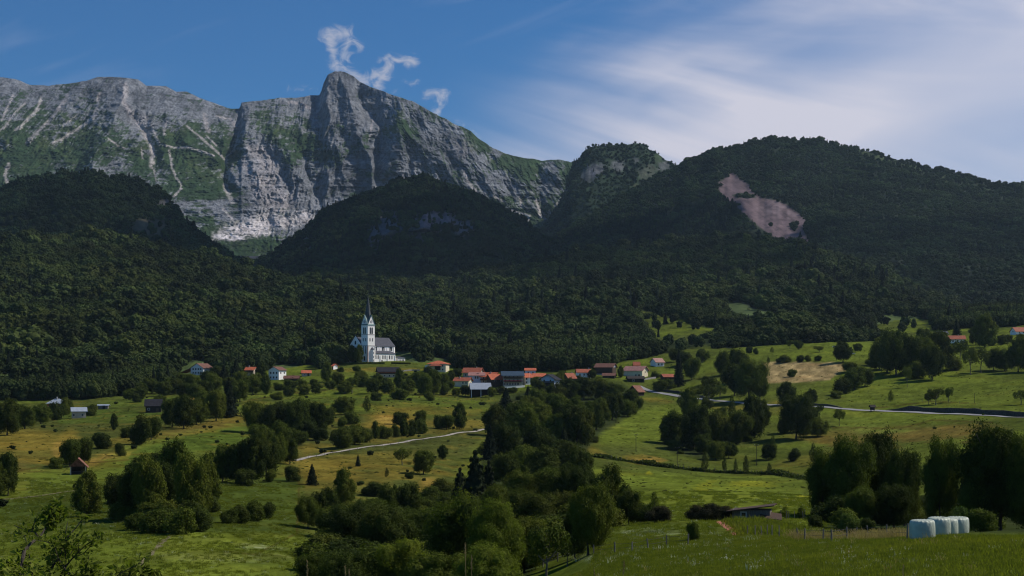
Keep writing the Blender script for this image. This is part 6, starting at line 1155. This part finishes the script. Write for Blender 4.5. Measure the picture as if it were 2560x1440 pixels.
# ------------------------------------------------------------------ roads, tracks, banks
def ribbon(name, pts, width, mat, lift, label, cat, step=4.0, wob=.0, slope_follow=True, raw=False):
    W_ = [np.array(at(*p)) for p in pts] if not raw else pts
    P = []
    for a, b_ in zip(W_[:-1], W_[1:]):
        n_ = max(1, int(np.linalg.norm(b_[:2] - a[:2]) / step)); P += [a + (b_ - a) * i / n_ for i in range(n_)]
    P.append(W_[-1]); P = np.array(P)
    for _ in range(6): P[1:-1, :2] = .25 * P[:-2, :2] + .5 * P[1:-1, :2] + .25 * P[2:, :2]
    T_ = np.gradient(P[:, :2], axis=0); T_ /= np.linalg.norm(T_, axis=1)[:, None] + 1e-9; N_ = np.stack([-T_[:, 1], T_[:, 0]], -1); k = 5; V_ = []
    for j in range(k):
        off = (j / (k - 1) - .5) * width; q_ = P[:, :2] + N_ * off + (np.random.default_rng(j).normal(0, wob, (len(P), 1)) if j in (0, k - 1) else 0); z = gxy(q_[:, 0], q_[:, 1]) + lift; V_.append(np.c_[q_, z])
    V_ = np.stack(V_, 1).reshape(-1, 3); o_ = obj(name, make_mesh(name, V_, grid_quads(k, len(P)), smooth=True), M[mat]); tag(o_, label, cat, kind='structure'); return P, N_
ROAD = [(1596, 965), (1622, 977), (1662, 985), (1700, 991), (1735, 996), (1770, 1001), (1830, 1006), (1900, 1011), (1980, 1014), (2050, 1018), (2110, 1023), (2170, 1027), (2240, 1030), (2320, 1033), (2400, 1036), (2480, 1040), (2560, 1044), (2700, 1050)]
RP, RN = ribbon('road', ROAD, 4.2, 'asphalt', .25, 'pale narrow road crossing the right hand meadows to the village', 'road')
ribbon('path', [(735, 1153), (770, 1143), (830, 1131), (880, 1124), (940, 1116), (1000, 1107), (1060, 1098), (1120, 1089), (1195, 1078), (1250, 1068)], 1.9, 'gravel', .15, 'straight pale gravel track across the left meadows', 'track')
ribbon('path', [(-60, 1262), (0, 1250), (70, 1241), (140, 1233), (205, 1225)], .8, 'gravel_dull', .08, 'thin pale track at the left edge of the valley', 'track')
ribbon('path', [(435, 1334), (420, 1345), (400, 1362), (384, 1378), (366, 1396), (340, 1418), (300, 1445)], .55, 'gravel_dull', .03, 'worn two wheel dirt track on the lower left meadow', 'track', 1.0, .12)
ribbon('path', [(1797, 1303), (1815, 1316), (1838, 1332), (1856, 1343)], 1.0, 'soil', .03, 'strip of bare red soil beside the vegetable patch', 'soil', .6, .1)
def bank(pts, h, label, off=3.5, up=1):
    W_ = np.array([at(*p) for p in pts]); P = []
    for a, b_ in zip(W_[:-1], W_[1:]):
        n_ = max(1, int(np.linalg.norm(b_ - a) / 3)); P += [a + (b_ - a) * i / n_ for i in range(n_)]
    P = np.array(P + [W_[-1]]); T_ = np.gradient(P[:, :2], axis=0); T_ /= np.linalg.norm(T_, axis=1)[:, None]; N_ = np.stack([-T_[:, 1], T_[:, 0]], -1); N_ *= np.sign(N_[:, 1:2]); rng = np.random.default_rng(3)
    hh = h * (1 + .25 * np.array([float(fbm(np.array([x / 9]), np.array([y / 9]), oct=3, seed=4)[0]) for x, y in P[:, :2]])) * np.minimum(1, np.minimum(np.arange(len(P)), np.arange(len(P))[::-1]) / 6 + .15)
    q0 = P[:, :2] + N_ * off; q1 = q0 + N_ * .5; z0 = gxy(q0[:, 0], q0[:, 1]); rows = [np.c_[q0, z0 - .5], np.c_[q0 + N_ * .1, z0 + hh], np.c_[q1, z0 + hh + .05], np.c_[q1 + N_ * .1, z0 - .8]]
    tag(obj('wall', make_mesh('wall', np.stack(rows, 1).reshape(-1, 3), grid_quads(4, len(P))), M['darkstone']), label, 'wall', kind=None)
bank([(2200, 1028), (2280, 1031), (2360, 1034), (2440, 1038), (2520, 1042), (2620, 1047)], 2.2, 'dark retaining wall along the upper side of the road on the right')  # dark upright strip on the uphill side of the road
bank([(1632, 977), (1670, 984), (1710, 990), (1760, 999)], 1.5, 'low dark wall above the road near the hay barn', 3.6)
bank([(1990, 1014), (2040, 1017), (2090, 1021)], 1.1, 'short dark wall along the road behind the big trees', 3.4)
# white garden wall under the blue roofed house and pale dry stone wall below the church
def lowwall(pts, h, mat, label, th=.4):
    W_ = [at(*p) for p in pts]; P = []
    for a, b_ in zip(W_[:-1], W_[1:]): P += [a + (b_ - a) * i / 6 for i in range(6)]
    P = np.array(P + [W_[-1]]); P[:, 2] = gxy(P[:, 0], P[:, 1]); q_ = P.copy(); q_[:, 1] += th; up = np.array([0, 0, h]); rows = [P - [0, 0, .5], P + up, q_ + up, q_ - [0, 0, .5]]
    tag(obj('wall', make_mesh('wall', np.stack(rows, 1).reshape(-1, 3), grid_quads(4, len(P))), M[mat]), label, 'wall')
lowwall([(1236, 980), (1262, 972), (1290, 970), (1312, 968)], 1.4, 'white', 'white garden wall below the blue roofed house')
lowwall([(1000, 930), (1030, 927), (1050, 927)], 1.0, 'stone', 'pale dry stone wall on the bank below the church')
lowwall([(1602, 951), (1625, 948), (1640, 946)], 1.2, 'stone', 'pale stone wall below the yellow house')

# ------------------------------------------------------------------ fences, poles
def fence(label, px, h, r, mat, wires=True, d=None, jit=.0, ln=None):
    P = [at(*p) for p in px]; c0_ = P[0]; root = empty('fence', c0_, 0, label, 'fence'); rng = random.Random(len(px)); tops = []
    for p in P:
        q_ = Vector(p - c0_); t = q_ + Vector((rng.gauss(0, jit), rng.gauss(0, jit), h * rng.uniform(.85, 1.12))); MB().tube([q_ - Vector((0, 0, .4)), q_.lerp(t, .5), t], [r, r * .95, r * .85], 6).build('post', M[mat], root); tops.append((q_, t))
    if wires:
        for f_ in (.45, .85):
            mb = MB()
            for a, b_ in zip(tops[:-1], tops[1:]):
                p0, p1 = a[0].lerp(a[1], f_), b_[0].lerp(b_[1], f_); mb.tube([p0, p0.lerp(p1, .5) - Vector((0, 0, .03)), p1], .012, 4)
            mb.build('wire', M['iron'], root)
    return root
def dense(pts, n_):
    pts = np.array(pts, float); s_ = np.r_[0, np.cumsum(np.hypot(*np.diff(pts, axis=0).T))]; t = np.linspace(0, s_[-1], n_); return list(zip(np.interp(t, s_, pts[:, 0]), np.interp(t, s_, pts[:, 1])))
FL = [(1490, 1142), (1530, 1149), (1580, 1156), (1640, 1166), (1700, 1173), (1760, 1180), (1820, 1183), (1880, 1185), (1940, 1186), (1975, 1191), (2020, 1199)]
fence('long dark post and wire fence across the valley meadow with saplings', dense(FL, 42), 1.5, .09, 'greywood', jit=.05)
fence('weathered wire fence of leaning posts crossing the near meadow', [(1358, 1418), (1394, 1404), (1432, 1389), (1484, 1385), (1537, 1383), (1580, 1378), (1621, 1373), (1666, 1365), (1720, 1362)], .82, .055, 'greywood', jit=.05)
fence('row of garden stakes round the vegetable patch', [(1868, 1340), (1888, 1341), (1905, 1341), (1918, 1341), (1930, 1341), (1948, 1343)], .9, .045, 'greywood', wires=False, jit=.05)
fence('ragged fence posts in the tall dry grass left of the bales', [(1994, 1345), (2012, 1350), (2058, 1352), (2079, 1355), (2117, 1350), (2142, 1340), (2172, 1345), (2216, 1344), (2268, 1350)], .85, .055, 'greywood', jit=.06)
fence('short stake fence beside the small trees in front of the big meadow', [(1952, 1297), (1966, 1297), (1971, 1297), (1986, 1296), (2008, 1297), (2012, 1295), (2030, 1296)], 1.1, .05, 'greywood', wires=False, jit=.05)
fence('grey fence beside the gravel track', dense([(750, 1150), (800, 1142), (900, 1127), (1000, 1112), (1100, 1098)], 18), 1.1, .06, 'greywood', jit=.04)
fence('field fence on the slope above the road', dense([(2190, 1000), (2330, 1005), (2445, 1012)], 12), 1.2, .06, 'greywood', jit=.04)
fence('garden fence in front of the metal roofed shed', dense([(1040, 998), (1120, 1001), (1200, 1003), (1260, 1003)], 20), 1.3, .08, 'greywood', jit=.03)
# overgrown strip along the fence line
rng = np.random.default_rng(12); PP = np.array([at(u_, v_) for u_, v_ in dense(FL, 240)]); P = []; N = []
for p in PP:
    hgt = max(.3, .8 + 1.6 * float(fbm(np.array([p[0] / 6.]), np.array([0.]), oct=3, seed=1)[0]))
    for _ in range(26): P.append(p + np.array([rng.normal(0, .9), rng.normal(.6, .5), rng.uniform(0, hgt)])); N.append(rng.normal(0, 1, 3) + [0, -.3, .6])
P = np.array(P); N = np.array(N); N /= np.linalg.norm(N, axis=1)[:, None]; vv_, qq_ = cards(P, N, .7, rng)
tag(obj('weeds', make_mesh('weeds', vv_, qq_), M['leaf']), 'dark weeds and brambles grown along the valley fence', 'weeds', kind='stuff')
def pole(u, v, hpx, mat, label, r=.11, arm=True, name='utility_pole'):
    p = at(u, v); h = hpx * p[1] / F; root = empty(name, p, 0, label, 'pole'); MB().tube([(0, 0, -1), (0, 0, h)], [r, r * .7], 7).build('shaft', M[mat], root)
    if arm: MB().box(-.8, .8, -.06, .06, h - .6, h - .45).build('cross_arm', M[mat], root); [MB().tube([(x, 0, h - .449), (x, 0, h - .2)], .05, 6).build('insulator', M['frame'], root) for x in (-.7, .7)]
pole(1590, 1127, 43, 'darktimber', 'thin wooden power pole on the bright sloping pasture'); pole(1693, 1164, 48, 'darktimber', 'thin power pole near the saplings, beside the big tree shadow'); pole(1891, 1164, 54, 'darktimber', 'tall power pole in the hollow above the fence line')
pole(1540, 1058, 30, 'darktimber', 'wooden power pole at the edge of the ravine wood'); pole(2436, 1008, 26, 'darktimber', 'leaning pole on the upper right pasture', .09, False)
pole(1323, 963, 27, 'white', 'white flagpole right of the blue roofed house', .10, False, 'flagpole'); pole(1305, 968, 24, 'white', 'shorter white flagpole close to the blue roofed house', .10, False, 'flagpole'); pole(1571, 928, 20, 'iron', 'thin dark pole behind the yellow house', .09, False); pole(622, 936, 24, 'iron', 'dark pole beside the orange roofed house', .09, False)

# ------------------------------------------------------------------ wrapped bales
m, n, b, o = new_mat('bale_film'); g = n.node('ShaderNodeTexCoord'); ns = n.noise(g.outputs['Object'], 2.2, 6, .65); mp = n.node('ShaderNodeMapping'); n.L.new(g.outputs['Object'], mp.inputs[0]); mp.inputs['Scale'].default_value = (1, 1, .35)
cr = n.noise(mp.outputs[0], 9.0, 5, .6, .8); n.put(b.inputs['Base Color'], n.mix(n.ramp(ns, .3, .7), (.37, .41, .32), (.49, .54, .43))); b.inputs['Roughness'].default_value = .38; b.inputs['Specular IOR Level'].default_value = .45
bp = n.node('ShaderNodeBump'); bp.inputs['Strength'].default_value = .8; bp.inputs['Distance'].default_value = .05; n.L.new(cr, bp.inputs['Height']); n.L.new(bp.outputs[0], b.inputs['Normal']); M['film'] = m
def bale(u, d, w_, h, seed, label):
    x, z = (u - 1280) / F * d, float(gz(u, d)); rng = random.Random(seed); k = 64; R = w_ / 2
    prof = [(.80, 0), (.93, .04), (.985, .12), (1.01, .25), (1.015, .5), (1.0, .72), (.975, .86), (.93, .93), (.86, .972), (.72, .995), (.45, 1.0), (.2, .995)]; V_ = []; ph = rng.uniform(0, 6)
    for i, (r, t) in enumerate(prof):
        for j in range(k):
            a = 2 * math.pi * j / k; pl = (.018 * math.sin(a * 17 + ph) + .012 * math.sin(a * 29 + ph * 2)) * math.exp(-((t - .93) / .09) ** 2) + .012 * math.sin(3 * a + ph + t * 2)
            V_.append((math.cos(a) * R * (r + pl), math.sin(a) * R * (r + pl), h * (t + (.012 * math.sin(a * 17 + ph) if .85 < t < 1 else 0) + .012 * math.sin(a + ph) * (t > .9))))
    V_.append((0, 0, h * .985)); n_ = len(prof); Q = [(i * k + j, i * k + (j + 1) % k, (i + 1) * k + (j + 1) % k, (i + 1) * k + j) for i in range(n_ - 1) for j in range(k)]; T_ = [((n_ - 1) * k + j, (n_ - 1) * k + (j + 1) % k, n_ * k) for j in range(k)]
    root = empty('wrapped_bale', (x, d, z - .04), rng.uniform(0, 6), label, 'hay bale', 'hay bales wrapped in pale green film'); obj('film', make_mesh('film', V_, Q, T_, smooth=True), M['film'], root)
    tl = MB(); tl.add([(R * .1, R * .2, h * 1.005), (R * .45, R * .05, h * 1.02), (R * .5, R * .16, h * 1.012), (R * .2, R * .34, h * 1.004)], [(0, 1, 2, 3)]); tl.build('loose_flap', M['film'], root)
bale(2306, 72, 1.28, 1.06, 1, 'pale green wrapped bale at the near left end of the row, seen whole'); bale(2347, 76.5, 1.25, 1.06, 2, 'pale green wrapped bale half hidden behind the nearest one')
bale(2368, 81, 1.23, 1.02, 3, 'narrowly visible wrapped bale, third of the row'); bale(2393, 83.5, 1.36, 1.10, 4, 'pale wrapped bale at the far right end of the row')
# ------------------------------------------------------------------ foreground apple tree, dead twigs, grass
def grow(mb, rng, p, d, L, r, depth, tips, bend=.35):
    n_ = 4; pts = [p.copy()]; q = p.copy(); dd_ = d.copy()
    for i in range(n_):
        dd_ = (dd_ + Vector((rng.gauss(0, bend), rng.gauss(0, bend), rng.gauss(.04, bend * .7))) * .5).normalized(); q = q + dd_ * L / n_; pts.append(q.copy())
    mb.tube(pts, [r * (1 - .45 * i / n_) for i in range(n_ + 1)], 6 if r > .02 else 4)
    if depth == 0: tips += pts[1:]; return
    for k in range(rng.choice((2, 3, 3))):
        b_ = pts[rng.randint(2, n_)]; nd = (dd_ + Vector((rng.gauss(0, .75), rng.gauss(0, .75), rng.gauss(.15, .5)))).normalized(); grow(mb, rng, b_, nd, L * rng.uniform(.62, .85), r * .55, depth - 1, tips, bend)
    if depth <= 2: tips += pts[2:]
def twig_tree(name, label, u, d, starts, seed, leaf_n, leaf_s, depth, mat_leaf='leaf_apple', cat='tree', L=1.9, r=.13, group=None):
    rng = random.Random(seed); x, z = (u - 1280) / F * d, float(gz(u, d)); root = empty(name, (x, d, z), 0, label, cat, group); mb = MB(); tips = []
    for p, dr_ in starts: grow(mb, rng, Vector(p), Vector(dr_).normalized(), L, r, depth, tips)
    mb.build('trunk', M['bark'], root)
    if leaf_n:
        g_ = np.random.default_rng(seed); T_ = np.array([tuple(t) for t in tips]); wt_ = np.clip(fbm(T_[:, 0] * .8, T_[:, 1] * .8, T_[:, 2] * .8, 3, seed=seed) + .25, .02, 1); idx = g_.choice(len(T_), leaf_n, p=wt_ / wt_.sum())
        P = T_[idx] + g_.normal(0, .11, (leaf_n, 3)); N = g_.normal(0, 1, (leaf_n, 3)) + [0, 0, .8]; N /= np.linalg.norm(N, axis=1)[:, None]; v_, q_ = cards(P, N, leaf_s, g_, 1.7); obj('crown', make_mesh('crown', v_, q_), M[mat_leaf], root)
    return root
twig_tree('apple_tree', 'sparse twisted apple tree with yellow green leaves at the bottom left', 62, 34, [((0, 0, 0), (.10, 0, 1)), ((0.2, 0, 1.9), (.30, .1, 1)), ((.15, 0, 1.6), (-.5, .1, .8)), ((.25, 0, 2.2), (.7, -.1, .6)), ((.3, 0, 3.0), (.1, .2, 1)), ((.25, 0, 2.4), (-.9, 0, .5)), ((.4, 0, 2.6), (1, .2, .25))], 5, 9000, .10, 3, L=1.75, r=.10)
twig_tree('apple_tree', 'leafy apple tree cut by the lower left corner', -25, 31, [((0, 0, 0), (.05, 0, 1)), ((0, 0, 1.4), (.5, 0, .8)), ((0, 0, 1.6), (.2, .3, 1)), ((0, 0, 1.8), (-.3, 0, 1)), ((.1, 0, 1.0), (.9, 0, .4))], 8, 8000, .10, 3, L=1.4, r=.10)
twig_tree('apple_tree', 'low apple branches with dead twigs right of the sparse apple tree', 175, 32, [((0, 0, .3), (.5, 0, .8)), ((0, 0, .2), (-.3, .1, .9)), ((.2, 0, .3), (1, 0, .45)), ((.5, 0, .5), (.3, 0, 1)), ((0, 0, .6), (.8, .1, .2))], 14, 3200, .09, 3, L=1.25, r=.06)
twig_tree('dead_bush', 'bare dead twigs standing up beside the apple tree', 215, 33, [((0, 0, .2), (.2, 0, 1)), ((.1, 0, .3), (.6, 0, .8)), ((0, 0, .5), (-.4, .1, .8)), ((.3, 0, .4), (1, 0, .7))], 21, 0, .08, 2, cat='bush', L=1.3, r=.045)
twig_tree('fruit_tree', 'little dark fruit tree with flat crown behind the dead twigs', 272, 75, [((0, 0, 0), (0, 0, 1)), ((0, 0, 1.0), (.8, 0, .5)), ((0, 0, 1.0), (-.8, 0, .5)), ((0, 0, 1.1), (.1, .5, .6))], 31, 1500, .14, 2, 'leaf', L=1.1, r=.06)
twig_tree('dead_bush', 'small bare grey tree on the lower left meadow', 322, 80, [((0, 0, 0), (.1, 0, 1)), ((0, 0, .6), (-.4, .1, .9))], 33, 60, .1, 2, 'leaf', 'bush', L=1.0, r=.03)

# tall grass and flowers of the near meadow
GCOL = bpy.data.collections.new('meadow_kit')
def tuft(kind, seed):
    g_ = np.random.default_rng(seed); V_, Q_, T_ = [], [], []; n_ = {'grass': 26, 'tall': 16, 'flower': 10, 'stem': 9}[kind]; k0 = 0
    for i in range(n_):
        a = g_.uniform(0, 6.28); h = {'grass': .22, 'tall': .45, 'flower': .34, 'stem': .75}[kind] * g_.uniform(.6, 1.25); lean = g_.uniform(.1, .5) * h; b0 = np.array([g_.normal(0, .16), g_.normal(0, .16), -.03]); dr_ = np.array([math.cos(a), math.sin(a), 0]); sd_ = np.array([-dr_[1], dr_[0], 0]) * (.012 if kind != 'grass' else .016)
        m1 = b0 + dr_ * lean * .35 + [0, 0, h * .6]; tp = b0 + dr_ * lean + [0, 0, h]; V_ += [b0 - sd_, b0 + sd_, m1 + sd_ * .8, m1 - sd_ * .8, tp]; Q_.append((k0, k0 + 1, k0 + 2, k0 + 3)); T_.append((k0 + 3, k0 + 2, k0 + 4)); k0 += 5
        if kind == 'flower' and i < 7:
            s_ = g_.uniform(.02, .04); V_ += [tp + [s_, 0, 0], tp + [0, s_, .005], tp - [s_, 0, 0], tp - [0, s_, .005]]; Q_.append((k0, k0 + 1, k0 + 2, k0 + 3)); k0 += 4
        if kind == 'stem':
            V_ += [tp - sd_ * 1.8 - [0, 0, .12], tp + sd_ * 1.8 - [0, 0, .12], tp + sd_ * .9 + [0, 0, .04], tp - sd_ * .9 + [0, 0, .04]]; Q_.append((k0, k0 + 1, k0 + 2, k0 + 3)); k0 += 4
    me = make_mesh('tuft', V_, Q_, T_); o_ = bpy.data.objects.new('tuft', me); GCOL.objects.link(o_); o_.name = 'tuft_%02d' % len(GCOL.objects); return o_
M['blade'] = foliage('blade', (.080, .098, .012), (.155, .172, .022), (.18, .18, .022), .5); M['blade_dry'] = foliage('blade_dry', (.22, .16, .07), (.38, .29, .14), (.30, .22, .10), .3); M['flower'] = foliage('flower', (.09, .12, .02), (.62, .64, .50), (.50, .52, .30), .2)
for k_, mm in (('grass', 'blade'), ('grass', 'blade'), ('tall', 'blade'), ('flower', 'flower'), ('stem', 'blade_dry'), ('tall', 'blade_dry')): tuft(k_, len(GCOL.objects) + 3).data.materials.append(M[mm])
FN2 = FN.copy(); [setattr(nd.inputs['Collection'], 'default_value', GCOL) for nd in FN2.nodes if nd.bl_idname == 'GeometryNodeCollectionInfo']
def meadow(label, n_, urng, drng, pickf, smin, smax, keep=None):
    u_ = FRNG.uniform(*urng, n_); d_ = np.sqrt(FRNG.uniform(drng[0] ** 2, drng[1] ** 2, n_)); z_ = gz(u_, d_); v_ = HV - z_ / d_ * F
    if keep is not None: k = keep(u_, v_, d_); u_, d_, z_, v_ = u_[k], d_[k], z_[k], v_[k]
    P = np.stack([(u_ - 1280) / F * d_, d_, z_], -1); n_ = len(P); me = bpy.data.meshes.new('grass'); me.vertices.add(n_); me.vertices.foreach_set('co', P.astype(np.float32).ravel()); s_ = FRNG.uniform(smin, smax, n_)
    a = me.attributes.new('pick', 'INT', 'POINT'); a.data.foreach_set('value', pickf(P, n_).astype(np.int32)); a = me.attributes.new('turn', 'FLOAT', 'POINT'); a.data.foreach_set('value', FRNG.uniform(0, 6.28, n_).astype(np.float32))
    a = me.attributes.new('size', 'FLOAT_VECTOR', 'POINT'); a.data.foreach_set('vector', np.stack([s_ * 1.6, s_ * 1.6, s_], -1).astype(np.float32).ravel()); o_ = obj('grass', me); o_.modifiers.new('planting', 'NODES').node_group = FN2; tag(o_, label, 'grass', kind='stuff')
def pick_near(P, n_):
    c_ = fbm(P[:, 0] / 6, P[:, 1] / 6, oct=3, seed=4); r = FRNG.random(n_); return np.where(r < .001, 4, np.where(r < .008 + .05 * np.clip(c_, 0, 1), 3, np.where(r < .25, 2, FRNG.integers(0, 2, n_))))
meadow('uncut meadow grass and white flowers nearest the camera', 120000, (1150, 2700), (28, 125), pick_near, .24, .50, lambda u, v, d: (v > 1340) & (v < 1475) & ((u - 1380) > (v - 1440) * -.0 ) & (u + (v - 1340) * .3 > 1500 - (d < 100) * 100))
meadow('grass tufts and clover on the lower valley meadows', 80000, (-60, 2100), (125, 330), lambda P, n_: np.where(FRNG.random(n_) < .04, 3, np.where(FRNG.random(n_) < .35, 2, FRNG.integers(0, 2, n_))), .35, .8, lambda u, v, d: (v > 1190) & (v < 1450) & (fbm(u / 30, v / 9, oct=3, seed=14) > -.15) & ((u < 760) | (u > 1480)))
fb = lambda u, v: np.max([k * sstep(1.2, .5, np.hypot((u - cu) / ru, (v - cv + (u - cu) * sl) / rv)) for cu, cv, ru, rv, k, sl in [(1700, 1370, 150, 7, 1, .07), (1560, 1392, 150, 20, .45, .05), (1850, 1350, 70, 5, .9, .1), (1650, 1335, 130, 14, .3, 0), (1830, 1405, 240, 24, .30, 0), (1500, 1405, 40, 12, .6, 0), (2080, 1400, 200, 26, .10, 0)]], 0)
meadow('drifts of white umbelled flowers in the near meadow', 60000, (1380, 2400), (60, 150), lambda P, n_: np.full(n_, 3), .5, .95, lambda u, v, d: (FRNG.random(len(u)) < .05 * fb(u, v) * (.3 + .7 * sstep(-.1, .3, fbm(u / 12, v / 5, oct=3, seed=6)))))
meadow('pale dry grass along the ragged fence left of the bales', 2000, (1955, 2290), (84, 112), lambda P, n_: np.where(FRNG.random(n_) < .5, 5, 4), .35, .7, lambda u, v, d: (v < 1352) & (v > 1330) & (FRNG.random(len(u)) < .35 + .6 * (((u > 1990) & (u < 2060)) | (u > 2130))))
meadow('leafy rows of vegetables and bean poles in the garden patch', 5200, (1800, 2045), (112, 178), lambda P, n_: np.where(FRNG.random(n_) < .2, 2, 0), 1.0, 1.9, lambda u, v, d: inpoly(u, v, [(1815, 1302), (1900, 1302), (2000, 1322), (1950, 1338), (1868, 1340)]))
# a few tall seed heads standing right in front of the camera
def stalk(u, d, vt, lean, label, dry=True):
    x = (u - 1280) / F * d; z0 = float(gz(u, d)); zt = (HV - vt) / F * d; root = empty('grass_stalk', (x, d, z0), 0, label, 'grass stalk', 'dry grass stalks in front of the camera'); h = zt - z0; pts = [(lean * t * t, 0, h * t) for t in (0, .3, .6, .8, 1.0)]; MB().tube(pts, [.0022, .002, .0018, .0014, .001], 5).build('stem', M['blade_dry'], root)
    hd = MB(); g_ = random.Random(int(u)); L_ = .05
    for i in range(22): t = i / 22; c_ = Vector((lean * (.96 + .04 * t) - g_.gauss(0, .0014), g_.gauss(0, .0014), h + (t - 1) * L_)); hd.tube([c_, c_ + Vector((g_.gauss(0, .002), g_.gauss(0, .002), .006))], [.0018, .0006], 4)
    hd.build('seed_head', M['blade_dry'], root)
for i, (u, vt, ln, lb) in enumerate([(776, 1402, -.01, 'tallest dry grass stalk at the bottom edge, left of the near wood'), (855, 1416, .01, 'dry seed head at the bottom edge below the near wood'), (880, 1424, -.01, 'short pale seed head beside another at the bottom edge'), (1172, 1388, .01, 'straight dry stalk in front of the light green maple'), (1170, 1358, -.01, 'faint tall stalk rising behind the straight dry stalk'),
                                  (1528, 1402, .05, 'curved pale grass stalk on the near meadow'), (1504, 1424, -.03, 'bent pale grass stalk beside the curved one'), (2258, 1412, .0, 'lone upright stalk in the meadow below the bales')]): stalk(u, 4.2 + .25 * i, vt, ln, lb)
# ------------------------------------------------------------------ clouds added above the view, put there to shade the hills
m, n, b, o = new_mat('shade_cloud'); b.inputs['Base Color'].default_value = (.85, .86, .88, 1); b.inputs['Roughness'].default_value = 1; b.inputs['Specular IOR Level'].default_value = 0; tb = n.node('ShaderNodeBsdfTransparent'); mx = n.node('ShaderNodeMixShader'); mx.inputs[0].default_value = .74; n.L.new(b.outputs[0], mx.inputs[1]); n.L.new(tb.outputs[0], mx.inputs[2]); n.L.new(mx.outputs[0], o.inputs[0]); M['shade_cloud'] = m
IC = ico(5)
def shade_cloud(target, size, label, seed, zc=1780.0):
    t = np.array(target, float); k = (zc - t[2]) / sdir.z; c = t + np.array(sdir) * k; v, f = IC
    r = 1 + .55 * fbm(v[:, 0] * 1.6 + seed, v[:, 1] * 1.6, v[:, 2] * 1.6, 5, seed=seed) + .12 * fbm(v[:, 0] * 9, v[:, 1] * 9 + seed, v[:, 2] * 9, 3, seed=seed + 5)
    p = v * r[:, None] * np.array(size); p[:, 2] = np.where(p[:, 2] < 0, p[:, 2] * .35, p[:, 2]); o_ = obj('shade_cloud', make_mesh('shade_cloud', p, None, f, smooth=True), M['shade_cloud'], None, [float(a) for a in c]); tag(o_, label, 'shade_cloud', kind='structure')
def PX(u, v, d): return ((u - 1280) / F * d, d, (HV - v) / F * d)
shade_cloud(PX(180, 560, 2550), (560, 520, 110), 'white cloud added out of view to shade the left hill', 1)
shade_cloud(PX(560, 650, 2350), (300, 330, 90), 'small white cloud added out of view to shade the left hillside', 2)
shade_cloud(PX(1010, 580, 2950), (520, 520, 120), 'broad white cloud added out of view to shade the hill below the summit', 3)
shade_cloud(PX(2350, 640, 2900), (300, 240, 90), 'white cloud added out of view to shade part of the right wooded mountain', 6)
shade_cloud(PX(1620, 700, 2300), (230, 200, 70), 'small cloud added out of view to shade the hill behind the village', 7)
shade_cloud(PX(1400, 620, 3000), (330, 420, 90), 'white cloud added out of view to shade the valley between the hills', 4)
# ------------------------------------------------------------------ air
hz = MB().box(-5200, 5200, -60, 8200, -60, 1420).build('haze', None); m = bpy.data.materials.new('haze'); m.use_nodes = True; t = m.node_tree; t.nodes.clear(); n = NT(t)
pv = n.node('ShaderNodeVolumePrincipled'); o = n.node('ShaderNodeOutputMaterial'); t.links.new(pv.outputs[0], o.inputs['Volume'])
pv.inputs['Color'].default_value = (.50, .69, .84, 1); pv.inputs['Density'].default_value = HAZE = 2.5e-5; pv.inputs['Anisotropy'].default_value = .2
hz.data.materials.append(m); m.cycles.homogeneous_volume = True; tag(hz, 'thin bluish mountain air over the whole valley', 'haze', kind='stuff')
